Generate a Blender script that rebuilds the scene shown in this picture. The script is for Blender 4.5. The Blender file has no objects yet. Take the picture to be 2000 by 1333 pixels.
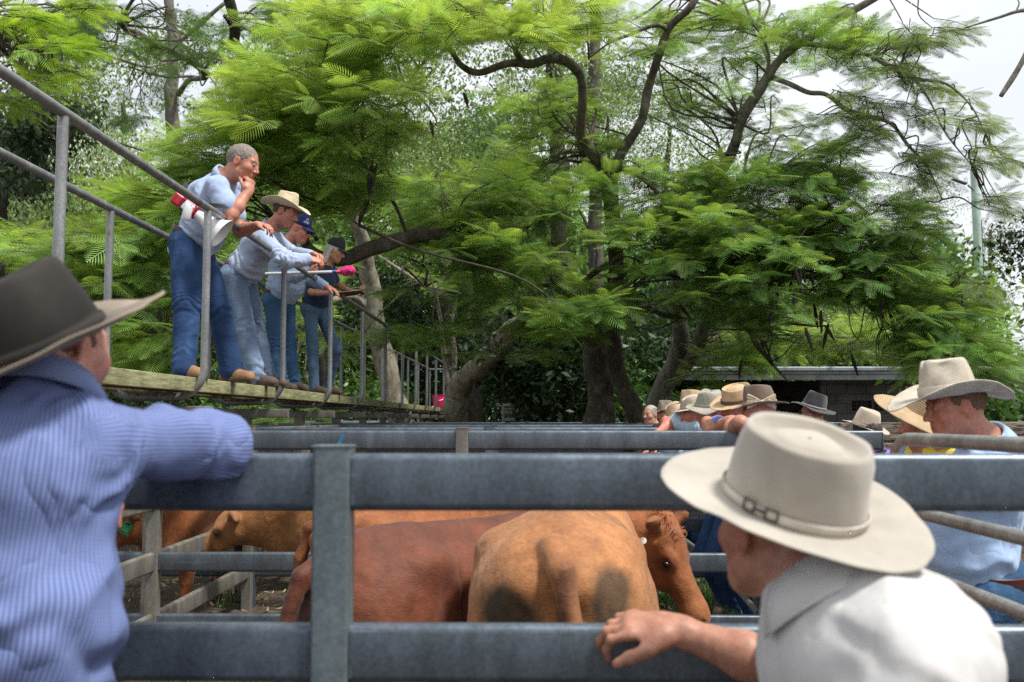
import bpy, math, random
import numpy as np
from mathutils import Vector, Matrix
S = bpy.context.scene
COL = S.collection
random.seed(7)
RNG = np.random.default_rng(7)
# ------------------------------------------------------------------ camera
FPX = 1944.4                    # focal length in pixels of the 2000 px wide photograph (35 mm lens)
EYE = np.array([0.0, 0.0, 1.5])
PITCH, YAW = math.radians(4.457), math.radians(0.884)
camd = bpy.data.cameras.new('camera'); cam = bpy.data.objects.new('camera', camd); COL.objects.link(cam)
camd.lens = 35.0; camd.sensor_width = 36.0; camd.sensor_fit = 'HORIZONTAL'
camd.clip_start = 0.05; camd.clip_end = 2000
cam.location = EYE; cam.rotation_euler = (math.pi / 2 + PITCH, 0, YAW)
camd.dof.use_dof = True; camd.dof.focus_distance = 7.2; camd.dof.aperture_fstop = 4.0
S.camera = cam
CR = np.array(cam.rotation_euler.to_matrix())
# ------------------------------------------------------------------ world: bright overcast sky
W = bpy.data.worlds.new('World'); S.world = W; W.use_nodes = True
nt = W.node_tree; nt.nodes.clear()
SUN_EL, SUN_AZ = math.radians(61), math.radians(118)    # azimuth clockwise from +Y
sky = nt.nodes.new('ShaderNodeTexSky'); sky.sky_type = 'NISHITA'; sky.sun_disc = False
sky.sun_elevation = SUN_EL; sky.sun_rotation = SUN_AZ; sky.air_density = 1.0; sky.dust_density = 3.0
tc = nt.nodes.new('ShaderNodeTexCoord'); mp = nt.nodes.new('ShaderNodeMapping'); mp.inputs['Scale'].default_value = (1, 1, 2.6)
nz = nt.nodes.new('ShaderNodeTexNoise'); nz.inputs['Scale'].default_value = 2.2; nz.inputs['Detail'].default_value = 6; nz.inputs['Roughness'].default_value = .55
cr = nt.nodes.new('ShaderNodeValToRGB'); cr.color_ramp.elements[0].position = .3; cr.color_ramp.elements[0].color = (7.3, 7.7, 8.2, 1)
cr.color_ramp.elements[1].position = .68; cr.color_ramp.elements[1].color = (9.3, 9.45, 9.6, 1)
mx = nt.nodes.new('ShaderNodeMix'); mx.data_type = 'RGBA'; mx.inputs['Factor'].default_value = .86
bg = nt.nodes.new('ShaderNodeBackground'); bg.inputs['Strength'].default_value = .1
wo = nt.nodes.new('ShaderNodeOutputWorld')
nt.links.new(tc.outputs['Generated'], mp.inputs['Vector']); nt.links.new(mp.outputs[0], nz.inputs['Vector'])
nt.links.new(nz.outputs['Fac'], cr.inputs['Fac']); nt.links.new(sky.outputs[0], mx.inputs['A']); nt.links.new(cr.outputs[0], mx.inputs['B'])
nt.links.new(mx.outputs['Result'], bg.inputs['Color']); nt.links.new(bg.outputs[0], wo.inputs['Surface'])
# ------------------------------------------------------------------ sun through thin cloud
sl = bpy.data.lights.new('sun', 'SUN'); sl.energy = 3.8; sl.angle = math.radians(9); sl.color = (1, .965, .9)
sun = bpy.data.objects.new('sun', sl); COL.objects.link(sun)
sd = Vector((math.sin(SUN_AZ) * math.cos(SUN_EL), math.cos(SUN_AZ) * math.cos(SUN_EL), math.sin(SUN_EL)))
sun.rotation_euler = (-sd).to_track_quat('-Z', 'Y').to_euler()
# ------------------------------------------------------------------ exposure
S.view_settings.view_transform = 'Standard'; S.view_settings.look = 'None'
S.view_settings.exposure = 0.36; S.view_settings.gamma = 1.0
S.cycles.use_denoising = False; S.cycles.max_bounces = 8; S.cycles.transparent_max_bounces = 4
S.cycles.sample_clamp_indirect = 6


def P(px, py, Y):
    """the point of the place at distance Y (metres along the yard) seen at photograph pixel px, py"""
    r = CR @ np.array([(px - 1000) / FPX, (666.5 - py) / FPX, -1.0])
    return EYE + r * (Y / r[1])


def V(*a): return np.array(a, float)
def unit(v):
    v = np.asarray(v, float); return v / (np.linalg.norm(v) + 1e-12)
def lerp(a, b, t): return np.asarray(a) * (1 - t) + np.asarray(b) * t
def sc(h, a=1.0):
    """sRGB hex -> linear"""
    v = [int(h[i:i + 2], 16) / 255 for i in (0, 2, 4)]
    return tuple(((c / 12.92) if c <= .04045 else ((c + .055) / 1.055) ** 2.4) * a for c in v)


# ------------------------------------------------------------------ objects
def link(name, data, parent=None):
    o = bpy.data.objects.new(name, data); COL.objects.link(o)
    if parent is not None: o.parent = parent
    return o


def tag(o, label=None, cat=None, group=None, kind=None):
    if label: o['label'] = label
    if cat: o['category'] = cat
    if group: o['group'] = group
    if kind: o['kind'] = kind
    return o


def thing(name, label, cat, loc=(0, 0, 0), group=None):
    o = bpy.data.objects.new(name, None); COL.objects.link(o); o.empty_display_size = .1
    o.location = loc
    return tag(o, label, cat, group)


def mesh(name, verts, faces, mat, parent=None, smooth=True, col=None, sharp=None, origin=None):
    """faces: an (n,3|4) array, or a list of index tuples; verts in world space"""
    me = bpy.data.meshes.new(name)
    verts = np.asarray(verts, np.float32)
    base = np.zeros(3, np.float32)
    if parent is not None:
        q = parent; 
        while q is not None: base += np.array(q.location, np.float32); q = q.parent
    verts = verts - base
    if isinstance(faces, np.ndarray):
        n, k = faces.shape
        me.vertices.add(len(verts)); me.vertices.foreach_set('co', verts.ravel())
        me.loops.add(n * k); me.loops.foreach_set('vertex_index', faces.astype(np.int32).ravel())
        me.polygons.add(n); me.polygons.foreach_set('loop_start', np.arange(0, n * k, k, dtype=np.int32))
        me.polygons.foreach_set('loop_total', np.full(n, k, np.int32))
        me.update(calc_edges=True)
    else:
        me.from_pydata([tuple(map(float, v)) for v in verts], [], [tuple(int(i) for i in f) for f in faces]); me.update()
    if smooth: me.polygons.foreach_set('use_smooth', np.ones(len(me.polygons), bool))
    if sharp is not None: me.set_sharp_from_angle(angle=math.radians(sharp))
    if col is not None:
        a = me.color_attributes.new('Col', 'FLOAT_COLOR', 'POINT')
        c = np.ones((len(verts), 4), np.float32); c[:, :col.shape[1]] = col
        a.data.foreach_set('color', c.ravel())
    if mat is not None:
        me.materials.append(mat)
    o = link(name, me, parent)
    return o


class MB:
    """collects shapes into one mesh"""
    def __init__(s): s.v = []; s.f = []; s.n = 0; s.c = []
    def add(s, v, f, c=None):
        v = np.asarray(v, float); s.v.append(v)
        s.f += [tuple(int(i) + s.n for i in q) for q in f]; s.n += len(v)
        if c is not None: s.c.append(np.tile(np.array(c, float)[:3], (len(v), 1)))
        return s
    def box(s, c, size, rot=None, bev=.004):
        """bevelled box"""
        hx, hy, hz = [d / 2 for d in size]; b = min(bev, hx * .9, hy * .9, hz * .9)
        pts = []
        for sx in (-1, 1):
            for sy in (-1, 1):
                for sz in (-1, 1):
                    pts += [(sx * hx, sy * (hy - b), sz * (hz - b)), (sx * (hx - b), sy * hy, sz * (hz - b)), (sx * (hx - b), sy * (hy - b), sz * hz)]
        idx = lambda sx, sy, sz, a: 3 * ((sx > 0) * 4 + (sy > 0) * 2 + (sz > 0)) + a
        f = []
        for sg in (-1, 1):
            q = [idx(sg, -1, -1, 0), idx(sg, 1, -1, 0), idx(sg, 1, 1, 0), idx(sg, -1, 1, 0)]; f.append(q if sg > 0 else q[::-1])
            q = [idx(-1, sg, -1, 1), idx(-1, sg, 1, 1), idx(1, sg, 1, 1), idx(1, sg, -1, 1)]; f.append(q if sg > 0 else q[::-1])
            q = [idx(-1, -1, sg, 2), idx(1, -1, sg, 2), idx(1, 1, sg, 2), idx(-1, 1, sg, 2)]; f.append(q if sg > 0 else q[::-1])
            for s2 in (-1, 1):
                f.append([idx(sg, s2, -1, 0), idx(sg, s2, 1, 0), idx(sg, s2, 1, 1), idx(sg, s2, -1, 1)])
                f.append([idx(sg, -1, s2, 0), idx(sg, 1, s2, 0), idx(sg, 1, s2, 2), idx(sg, -1, s2, 2)])
                f.append([idx(-1, sg, s2, 1), idx(1, sg, s2, 1), idx(1, sg, s2, 2), idx(-1, sg, s2, 2)])
                for s3 in (-1, 1): f.append([idx(sg, s2, s3, 0), idx(sg, s2, s3, 1), idx(sg, s2, s3, 2)])
        v = np.array(pts)
        # orient outward
        ff = []
        for q in f:
            a = v[q]; nrm = np.cross(a[1] - a[0], a[2] - a[0])
            ff.append(q if np.dot(nrm, a.mean(0)) > 0 else q[::-1])
        if rot is not None: v = v @ np.asarray(rot).T
        return s.add(v + np.asarray(c), ff)
    def bar(s, a, b, w, h, r=.008, up=(0, 0, 1), seg=4):
        """rounded rectangular hollow-section from a to b; w across, h along up"""
        a = np.asarray(a, float); b = np.asarray(b, float); t = unit(b - a)
        u = np.asarray(up, float); u = unit(u - t * np.dot(u, t)); x = np.cross(t, u)
        prof = []
        for q, (cx, cy) in enumerate([(1, 1), (-1, 1), (-1, -1), (1, -1)]):
            for k in range(seg + 1):
                an = math.pi / 2 * (q + k / seg)
                prof.append((cx * (w / 2 - r) + r * math.cos(an), cy * (h / 2 - r) + r * math.sin(an)))
        n = len(prof); v = []
        for e in (a, b):
            for (p, q) in prof: v.append(e + x * p + u * q)
        f = [(i, (i + 1) % n, n + (i + 1) % n, n + i) for i in range(n)]
        f = [tuple(q[::-1]) for q in f]
        v2 = v[:n]; v3 = v[n:]
        s.add(v, f); s.add(v2, [tuple(range(n))]); s.add(v3, [tuple(range(n))[::-1]])
        return s
    def tube(s, pts, r, seg=12, caps=True, c=None, up0=None):
        pts = np.asarray(pts, float); n = len(pts)
        r = np.broadcast_to(np.asarray(r, float), (n,))
        t = np.gradient(pts, axis=0); t /= np.linalg.norm(t, axis=1)[:, None] + 1e-12
        u = np.cross(t[0], (0, 0, 1) if abs(t[0][2]) < .9 else (0, 1, 0)); u = unit(u)
        ang = np.arange(seg) * 2 * math.pi / seg; v = []
        for i in range(n):
            u = unit(u - t[i] * np.dot(u, t[i])); w = np.cross(t[i], u)
            v.append(pts[i] + r[i] * (np.cos(ang)[:, None] * u + np.sin(ang)[:, None] * w))
        v = np.concatenate(v)
        f = [(i * seg + k, i * seg + (k + 1) % seg, (i + 1) * seg + (k + 1) % seg, (i + 1) * seg + k) for i in range(n - 1) for k in range(seg)]
        if caps: f += [tuple(range(seg))[::-1], tuple((n - 1) * seg + k for k in range(seg))]
        return s.add(v, f, c)
    def lathe(s, c, axis, prof, seg=32):
        """prof: (radius, height) pairs along axis"""
        t = unit(axis); u = unit(np.cross(t, (0, 0, 1) if abs(t[2]) < .9 else (0, 1, 0))); w = np.cross(t, u)
        ang = np.arange(seg) * 2 * math.pi / seg
        ring = np.cos(ang)[:, None] * u + np.sin(ang)[:, None] * w
        v = np.concatenate([np.asarray(c) + t * h + ring * r for r, h in prof])
        f = [(i * seg + k, i * seg + (k + 1) % seg, (i + 1) * seg + (k + 1) % seg, (i + 1) * seg + k) for i in range(len(prof) - 1) for k in range(seg)]
        return s.add(v, f)
    def build(s, name, mat, parent=None, smooth=True, sharp=35, **k):
        col = np.concatenate(s.c) if s.c else None
        return mesh(name, np.concatenate(s.v), s.f, mat, parent, smooth, sharp=sharp, col=col, **k)


def catmull(pts, n=8):
    p = np.asarray(pts, float)
    p = np.vstack([2 * p[0] - p[1], p, 2 * p[-1] - p[-2]]); out = []
    for i in range(1, len(p) - 2):
        for k in range(n):
            t = k / n
            out.append(.5 * ((2 * p[i]) + (-p[i - 1] + p[i + 1]) * t + (2 * p[i - 1] - 5 * p[i] + 4 * p[i + 1] - p[i + 2]) * t * t + (-p[i - 1] + 3 * p[i] - 3 * p[i + 1] + p[i + 2]) * t ** 3))
    out.append(p[-2]); return np.array(out)


# ------------------------------------------------------------------ noise
def _hash(i, j, k, seed=0):
    h = (i.astype(np.int64) * 374761393 + j.astype(np.int64) * 668265263 + k.astype(np.int64) * 2147483647 + seed * 974634777) & 0xffffffff
    h = ((h ^ (h >> 13)) * 1274126177) & 0xffffffff
    return ((h ^ (h >> 16)) & 0xffff) / 65535.0
def vnoise(p, seed=0):
    p = np.asarray(p, float); i = np.floor(p).astype(np.int64); f = p - i; f = f * f * (3 - 2 * f)
    x, y, z = i[:, 0], i[:, 1], i[:, 2]; r = 0
    for a in (0, 1):
        for b in (0, 1):
            for c in (0, 1):
                w = (f[:, 0] if a else 1 - f[:, 0]) * (f[:, 1] if b else 1 - f[:, 1]) * (f[:, 2] if c else 1 - f[:, 2])
                r = r + w * _hash(x + a, y + b, z + c, seed)
    return r * 2 - 1
def fbm(p, oct=3, seed=0):
    r = 0; a = 1
    for o in range(oct): r = r + a * vnoise(np.asarray(p) * 2 ** o, seed + o * 17); a *= .5
    return r


# ------------------------------------------------------------------ implicit bodies: blended limbs -> one continuous surface
def cone(a, b, ra, rb, k=.03, wide=None, asp=1.0): return ('c', np.asarray(a, float), np.asarray(b, float), ra, rb, k, None if wide is None else unit(wide), asp)
def ell(c, r, k=.03, R=None): return ('e', np.asarray(c, float), np.asarray(r, float), k, np.eye(3) if R is None else np.asarray(R, float))
def cut(prim): return ('-',) + prim
def plane_cut(c, n): return ('p', np.asarray(c, float), unit(n))


def _sdf(pr, X, Y, Z):
    if pr[0] == 'c':
        _, a, b, ra, rb, k, w, asp = pr
        ba = b - a; L = max(ba @ ba, 1e-9)
        px, py, pz = X - a[0], Y - a[1], Z - a[2]
        h = np.clip((px * ba[0] + py * ba[1] + pz * ba[2]) / L, 0, 1)
        px = px - h * ba[0]; py = py - h * ba[1]; pz = pz - h * ba[2]
        if w is not None and asp != 1:
            d = (px * w[0] + py * w[1] + pz * w[2]) * (1 - 1 / asp)
            px = px - d * w[0]; py = py - d * w[1]; pz = pz - d * w[2]
        return np.sqrt(px * px + py * py + pz * pz) - (ra + (rb - ra) * h)
    _, c, r, k, R = pr
    px, py, pz = X - c[0], Y - c[1], Z - c[2]
    q = [(px * R[0, i] + py * R[1, i] + pz * R[2, i]) for i in range(3)]
    k0 = np.sqrt(sum((q[i] / r[i]) ** 2 for i in range(3))) + 1e-9
    k1 = np.sqrt(sum((q[i] / r[i] ** 2) ** 2 for i in range(3))) + 1e-9
    return k0 * (k0 - 1) / k1


def _bbox(pr):
    if pr[0] == 'c':
        _, a, b, ra, rb, k, w, asp = pr; m = max(ra, rb) * max(asp, 1)
        return np.minimum(a, b) - m, np.maximum(a, b) + m
    m = np.abs(pr[4]) @ pr[2]
    return pr[1] - m, pr[1] + m


def surf(prims, h):
    """blend the primitives and extract the surface with naive surface nets -> verts, quads"""
    pos = [p for p in prims if p[0] in 'ce']
    lo = np.min([_bbox(p)[0] for p in pos], 0) - 3 * h - .01; hi = np.max([_bbox(p)[1] for p in pos], 0) + 3 * h + .01
    n = np.ceil((hi - lo) / h).astype(int) + 1
    F = np.full(n, 1.0, np.float32)
    ax = [(lo[i] + np.arange(n[i]) * h).astype(np.float32) for i in range(3)]
    for pr in prims:
        if pr[0] == 'p':
            d = (ax[0][:, None, None] - pr[1][0]) * pr[2][0] + (ax[1][None, :, None] - pr[1][1]) * pr[2][1] + (ax[2][None, None, :] - pr[1][2]) * pr[2][2]
            F = np.maximum(F, d.astype(np.float32)); continue
        neg = pr[0] == '-'
        if neg: pr = pr[1:]
        k = pr[5] if pr[0] == 'c' else pr[3]
        a, b = _bbox(pr); m = k + 3 * h
        i0 = np.clip(np.floor((a - m - lo) / h).astype(int), 0, n - 1); i1 = np.clip(np.ceil((b + m - lo) / h).astype(int) + 1, 1, n)
        if np.any(i1 <= i0): continue
        sl_ = tuple(slice(i0[i], i1[i]) for i in range(3))
        d = _sdf(pr, ax[0][sl_[0]][:, None, None], ax[1][sl_[1]][None, :, None], ax[2][sl_[2]][None, None, :])
        f = F[sl_]
        if neg: d = -d; f2 = -f; d2 = -d; hh = np.maximum(k - np.abs(f2 - d2), 0) / k; F[sl_] = -(np.minimum(f2, d2) - hh * hh * k / 4)
        else: hh = np.maximum(k - np.abs(f - d), 0) / k; F[sl_] = np.minimum(f, d) - hh * hh * k / 4
    s = F < 0
    c = np.zeros(n - 1, np.int8)
    for a in (0, 1):
        for b in (0, 1):
            for e in (0, 1): c += s[a:n[0] - 1 + a, b:n[1] - 1 + b, e:n[2] - 1 + e]
    act = (c > 0) & (c < 8); I, J, K = np.nonzero(act)
    idm = np.full(n - 1, -1, np.int32); idm[I, J, K] = np.arange(len(I))
    corners = [(a, b, e) for a in (0, 1) for b in (0, 1) for e in (0, 1)]
    Vv = {q: F[I + q[0], J + q[1], K + q[2]] for q in corners}
    acc = np.zeros((len(I), 3)); cnt = np.zeros(len(I))
    for q in corners:
        for d in range(3):
            if q[d] == 0:
                q2 = list(q); q2[d] = 1; q2 = tuple(q2)
                v0, v1 = Vv[q], Vv[q2]; m = (v0 < 0) != (v1 < 0)
                t = np.where(m, v0 / np.where(m, v0 - v1, 1), 0)
                p = np.tile(np.array(q, float), (len(I), 1)); p[:, d] += t
                acc += p * m[:, None]; cnt += m
    vert = lo + (np.stack([I, J, K], 1) + acc / cnt[:, None]) * h
    quads = []
    for d in range(3):
        o1, o2 = (d + 1) % 3, (d + 2) % 3
        a = [slice(None)] * 3; b = [slice(None)] * 3
        a[d] = slice(0, n[d] - 1); b[d] = slice(1, n[d])
        for o in (o1, o2): a[o] = slice(1, n[o] - 1); b[o] = slice(1, n[o] - 1)
        s0, s1 = s[tuple(a)], s[tuple(b)]
        for flag, mm in ((0, s0 & ~s1), (1, ~s0 & s1)):
            q = np.stack(np.nonzero(mm), 1); q[:, o1] += 1; q[:, o2] += 1
            def g(x, y):
                r = q.copy(); r[:, o1] -= x; r[:, o2] -= y
                return idm[r[:, 0], r[:, 1], r[:, 2]]
            qd = np.stack([g(1, 1), g(0, 1), g(0, 0), g(1, 0)], 1)
            quads.append(qd[:, ::-1] if flag else qd)
    Q = np.concatenate(quads); Q = Q[(Q >= 0).all(1)]
    return vert, Q


def normals(v, q):
    fn = np.cross(v[q[:, 2]] - v[q[:, 0]], v[q[:, 3]] - v[q[:, 1]])
    n = np.zeros_like(v)
    for k in range(4):
        for d in range(3): n[:, d] += np.bincount(q[:, k], fn[:, d], len(v))
    return n / (np.linalg.norm(n, axis=1)[:, None] + 1e-12)


def relax(v, q, it=1, w=.5):
    for _ in range(it):
        s = np.zeros_like(v); c = np.zeros(len(v))
        for k in range(4):
            for kk in (1, 3):
                a, b = q[:, k], q[:, (k + kk) % 4]
                for d in range(3): s[:, d] += np.bincount(a, v[b, d], len(v))
                c += np.bincount(a, minlength=len(v))
        v = v * (1 - w) + s / np.maximum(c, 1)[:, None] * w
    return v
# ------------------------------------------------------------------ materials
_M = {}
def nodes(name):
    m = bpy.data.materials.new(name); m.use_nodes = True; t = m.node_tree
    b = t.nodes['Principled BSDF']; return m, t, b
def N(t, kind, **k):
    n = t.nodes.new(kind)
    for a, v in k.items():
        if a in n.inputs.keys() if hasattr(n.inputs, 'keys') else False: n.inputs[a].default_value = v
        else: setattr(n, a, v)
    return n
def noise(t, scale, detail=4, rough=.55, vec=None, stretch=None, coord='Object'):
    tc = t.nodes.new('ShaderNodeTexCoord'); n = t.nodes.new('ShaderNodeTexNoise')
    n.inputs['Scale'].default_value = scale; n.inputs['Detail'].default_value = detail; n.inputs['Roughness'].default_value = rough
    src = tc.outputs[coord]
    if stretch:
        mp = t.nodes.new('ShaderNodeMapping'); mp.inputs['Scale'].default_value = stretch
        t.links.new(src, mp.inputs['Vector']); src = mp.outputs[0]
    t.links.new(src, n.inputs['Vector']); return n.outputs['Fac']
def ramp(t, fac, stops):
    r = t.nodes.new('ShaderNodeValToRGB'); e = r.color_ramp.elements
    while len(e) < len(stops): e.new(.5)
    for i, (p, c) in enumerate(stops): e[i].position = p; e[i].color = (*c[:3], 1)
    t.links.new(fac, r.inputs['Fac']); return r.outputs['Color']
def mix(t, a, b, fac, mode='MIX'):
    m = t.nodes.new('ShaderNodeMix'); m.data_type = 'RGBA'; m.blend_type = mode
    for key, v in (('A', a), ('B', b), ('Factor', fac)):
        i = [x for x in m.inputs if x.name == key and (x.type == 'RGBA' if key != 'Factor' else x.type == 'VALUE')][0]
        if hasattr(v, 'is_output'): t.links.new(v, i)
        elif key == 'Factor': i.default_value = v
        else: i.default_value = (*v[:3], 1)
    return [x for x in m.outputs if x.type == 'RGBA'][0]
def bump(t, b, h, strength=.3, dist=.01, prev=None):
    n = t.nodes.new('ShaderNodeBump'); n.inputs['Strength'].default_value = strength; n.inputs['Distance'].default_value = dist
    t.links.new(h, n.inputs['Height'])
    if prev is not None: t.links.new(prev, n.inputs['Normal'])
    t.links.new(n.outputs[0], b.inputs['Normal']); return n.outputs[0]
def attr(t, name='Col'):
    a = t.nodes.new('ShaderNodeAttribute'); a.attribute_name = name; return a.outputs['Color']

def simple(name, c, rough=.6, metal=0, var=.25, scale=20, bmp=.15, bscale=200, bdist=.002, spec=.5, stretch=None):
    if name in _M: return _M[name]
    m, t, b = nodes(name)
    n = noise(t, scale, stretch=stretch)
    lo = tuple(x * (1 - var) for x in c); hi = tuple(min(1, x * (1 + var)) for x in c)
    t.links.new(ramp(t, n, [(.3, lo), (.7, hi)]), b.inputs['Base Color'])
    b.inputs['Roughness'].default_value = rough; b.inputs['Metallic'].default_value = metal
    b.inputs['Specular IOR Level'].default_value = spec
    if bmp: bump(t, b, noise(t, bscale, 2), bmp, bdist)
    _M[name] = m; return m

def galv(name, c=(.17, .20, .235), metal=.55, rough=.42, rust=.0, lichen=0.0):
    """weathered galvanised steel"""
    if name in _M: return _M[name]
    m, t, b = nodes(name)
    n1 = noise(t, 9, 6, .65, stretch=(1, 1, .35)); n2 = noise(t, 90, 3, .6); n3 = noise(t, 3.1, 5, .7)
    base = ramp(t, n1, [(.25, tuple(x * .62 for x in c)), (.5, c), (.78, tuple(min(1, x * 1.55) for x in c))])
    base = mix(t, base, ramp(t, n2, [(.35, (.55, .55, .55)), (.7, (1.35, 1.35, 1.35))]), .45, 'MULTIPLY')
    if lichen: base = mix(t, base, (.21, .20, .11), ramp(t, n3, [(.5, (0, 0, 0)), (.68, (lichen,) * 3)]))
    if rust: base = mix(t, base, (.11, .045, .02), ramp(t, n3, [(.55, (0, 0, 0)), (.72, (rust,) * 3)]))
    base = mix(t, base, tuple(min(1, x * 2.6) for x in c), ramp(t, noise(t, 55, 3, .6, stretch=(.07, .07, 1)), [(.66, (0, 0, 0)), (.74, (.35,) * 3)]))      # scuffs along the rail
    base = mix(t, base, (.075, .055, .04), ramp(t, noise(t, 17, 6, .75), [(.60, (0, 0, 0)), (.72, (.55,) * 3)]))      # dried mud specks
    t.links.new(base, b.inputs['Base Color']); b.inputs['Metallic'].default_value = metal
    rr = t.nodes.new('ShaderNodeMapRange'); rr.inputs['To Min'].default_value = rough - .1; rr.inputs['To Max'].default_value = rough + .22
    t.links.new(n1, rr.inputs['Value']); t.links.new(rr.outputs[0], b.inputs['Roughness'])
    bump(t, b, n2, .08, .002)
    _M[name] = m; return m

def cloth(name, c, weave=900, var=.12, rough=.85, fold=.0):
    if name in _M: return _M[name]
    m, t, b = nodes(name)
    n = noise(t, 14, 4)
    t.links.new(ramp(t, n, [(.3, tuple(x * (1 - var) for x in c)), (.7, tuple(min(1, x * (1 + var)) for x in c))]), b.inputs['Base Color'])
    b.inputs['Roughness'].default_value = rough; b.inputs['Specular IOR Level'].default_value = .25
    b.inputs['Sheen Weight'].default_value = .15
    bp = bump(t, b, noise(t, weave, 1), .12, .0006)
    bp = bump(t, b, noise(t, 30, 3, .5, stretch=(1, 1, .6)), .35, .006, bp)
    crease(t, b, bp)
    _M[name] = m; return m

def crease(t, b, prev, dist=.03, strength=.25):
    """sharp-edged folds: distance of a warped noise from its middle value"""
    tc = t.nodes.new('ShaderNodeTexCoord'); n = t.nodes.new('ShaderNodeTexNoise'); n.inputs['Scale'].default_value = 7; n.inputs['Detail'].default_value = 1.5; n.inputs['Distortion'].default_value = 1.2
    mp = t.nodes.new('ShaderNodeMapping'); mp.inputs['Scale'].default_value = (1, 1, .6); mp.inputs['Rotation'].default_value = (.3, .5, 0)
    t.links.new(tc.outputs['Object'], mp.inputs[0]); t.links.new(mp.outputs[0], n.inputs['Vector'])
    s1 = t.nodes.new('ShaderNodeMath'); s1.operation = 'SUBTRACT'; s1.inputs[1].default_value = .5; t.links.new(n.outputs['Fac'], s1.inputs[0])
    s2 = t.nodes.new('ShaderNodeMath'); s2.operation = 'ABSOLUTE'; t.links.new(s1.outputs[0], s2.inputs[0])
    s3 = t.nodes.new('ShaderNodeMath'); s3.operation = 'POWER'; s3.inputs[1].default_value = .6; t.links.new(s2.outputs[0], s3.inputs[0])
    bump(t, b, s3.outputs[0], strength, dist, prev)

def check_cloth(name, c1, c2, period=.0062, rough=.85, horiz=.35):
    """fine woven check: stripes in object space plus a weaker cross stripe"""
    m, t, b = nodes(name)
    tc = t.nodes.new('ShaderNodeTexCoord'); sp = t.nodes.new('ShaderNodeSeparateXYZ')     # thread coordinates are stored on the cloth itself
    at = t.nodes.new('ShaderNodeAttribute'); at.attribute_name = 'Weave'
    wn = t.nodes.new('ShaderNodeTexNoise'); wn.inputs['Scale'].default_value = 5; wn.inputs['Detail'].default_value = 2
    va = t.nodes.new('ShaderNodeVectorMath'); va.operation = 'MULTIPLY_ADD'; va.inputs[1].default_value = (.006, .006, .006)
    t.links.new(tc.outputs['Object'], wn.inputs['Vector']); t.links.new(wn.outputs['Color'], va.inputs[0]); t.links.new(at.outputs['Vector'], va.inputs[2])
    t.links.new(va.outputs[0], sp.inputs[0])
    def wave(axis, per):
        a = t.nodes.new('ShaderNodeMath'); a.operation = 'MULTIPLY'; a.inputs[1].default_value = 2 * math.pi / per; t.links.new(sp.outputs[axis], a.inputs[0])
        s = t.nodes.new('ShaderNodeMath'); s.operation = 'SINE'; t.links.new(a.outputs[0], s.inputs[0])
        r = t.nodes.new('ShaderNodeMapRange'); r.inputs['From Min'].default_value = -.6; r.inputs['From Max'].default_value = .6; t.links.new(s.outputs[0], r.inputs['Value'])
        return r.outputs[0]
    base = mix(t, c1, c2, wave('X', period))
    h = t.nodes.new('ShaderNodeMath'); h.operation = 'MULTIPLY'; h.inputs[1].default_value = horiz; t.links.new(wave('Z', period), h.inputs[0])
    base = mix(t, base, tuple(min(1, x * 1.7) for x in c2), h.outputs[0])
    t.links.new(base, b.inputs['Base Color']); b.inputs['Roughness'].default_value = rough; b.inputs['Specular IOR Level'].default_value = .2
    bp = bump(t, b, noise(t, 22, 3, .5), .3, .006); crease(t, b, bp, .04, .32); return m

def denim(name, c, fade=1.9):
    if name in _M: return _M[name]
    m, t, b = nodes(name)
    n = noise(t, 5, 5, .6, stretch=(1, 1, .45)); n2 = noise(t, 260, 2, .7, stretch=(1, 1, 4))
    base = ramp(t, n, [(.32, tuple(x * .75 for x in c)), (.52, c), (.74, tuple(min(1, x * fade + .02) for x in c))])
    base = mix(t, base, ramp(t, n2, [(.3, (.6, .6, .6)), (.7, (1.4, 1.4, 1.4))]), .5, 'MULTIPLY')
    at = t.nodes.new('ShaderNodeAttribute'); at.attribute_name = 'Col'
    base = mix(t, base, tuple(min(1, x * 2.3 + .03) for x in c), at.outputs['Fac'])
    t.links.new(base, b.inputs['Base Color']); b.inputs['Roughness'].default_value = .9; b.inputs['Specular IOR Level'].default_value = .2
    bp = bump(t, b, n2, .3, .001); bump(t, b, noise(t, 28, 3, .55, stretch=(1, 1, 2.2)), .5, .008, bp)
    _M[name] = m; return m

def skin_mat():
    if 'skin' in _M: return _M['skin']
    m, t, b = nodes('skin')
    base = mix(t, attr(t), ramp(t, noise(t, 60, 5, .65), [(.3, (.72, .58, .52)), (.7, (1.2, 1.16, 1.12))]), .8, 'MULTIPLY')
    t.links.new(base, b.inputs['Base Color']); b.inputs['Roughness'].default_value = .5
    b.inputs['Subsurface Weight'].default_value = .12; b.inputs['Subsurface Radius'].default_value = (.012, .004, .002)
    bp = bump(t, b, noise(t, 420, 2), .12, .0012); bump(t, b, noise(t, 70, 3), .2, .003, bp)
    _M['skin'] = m; return m

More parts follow.
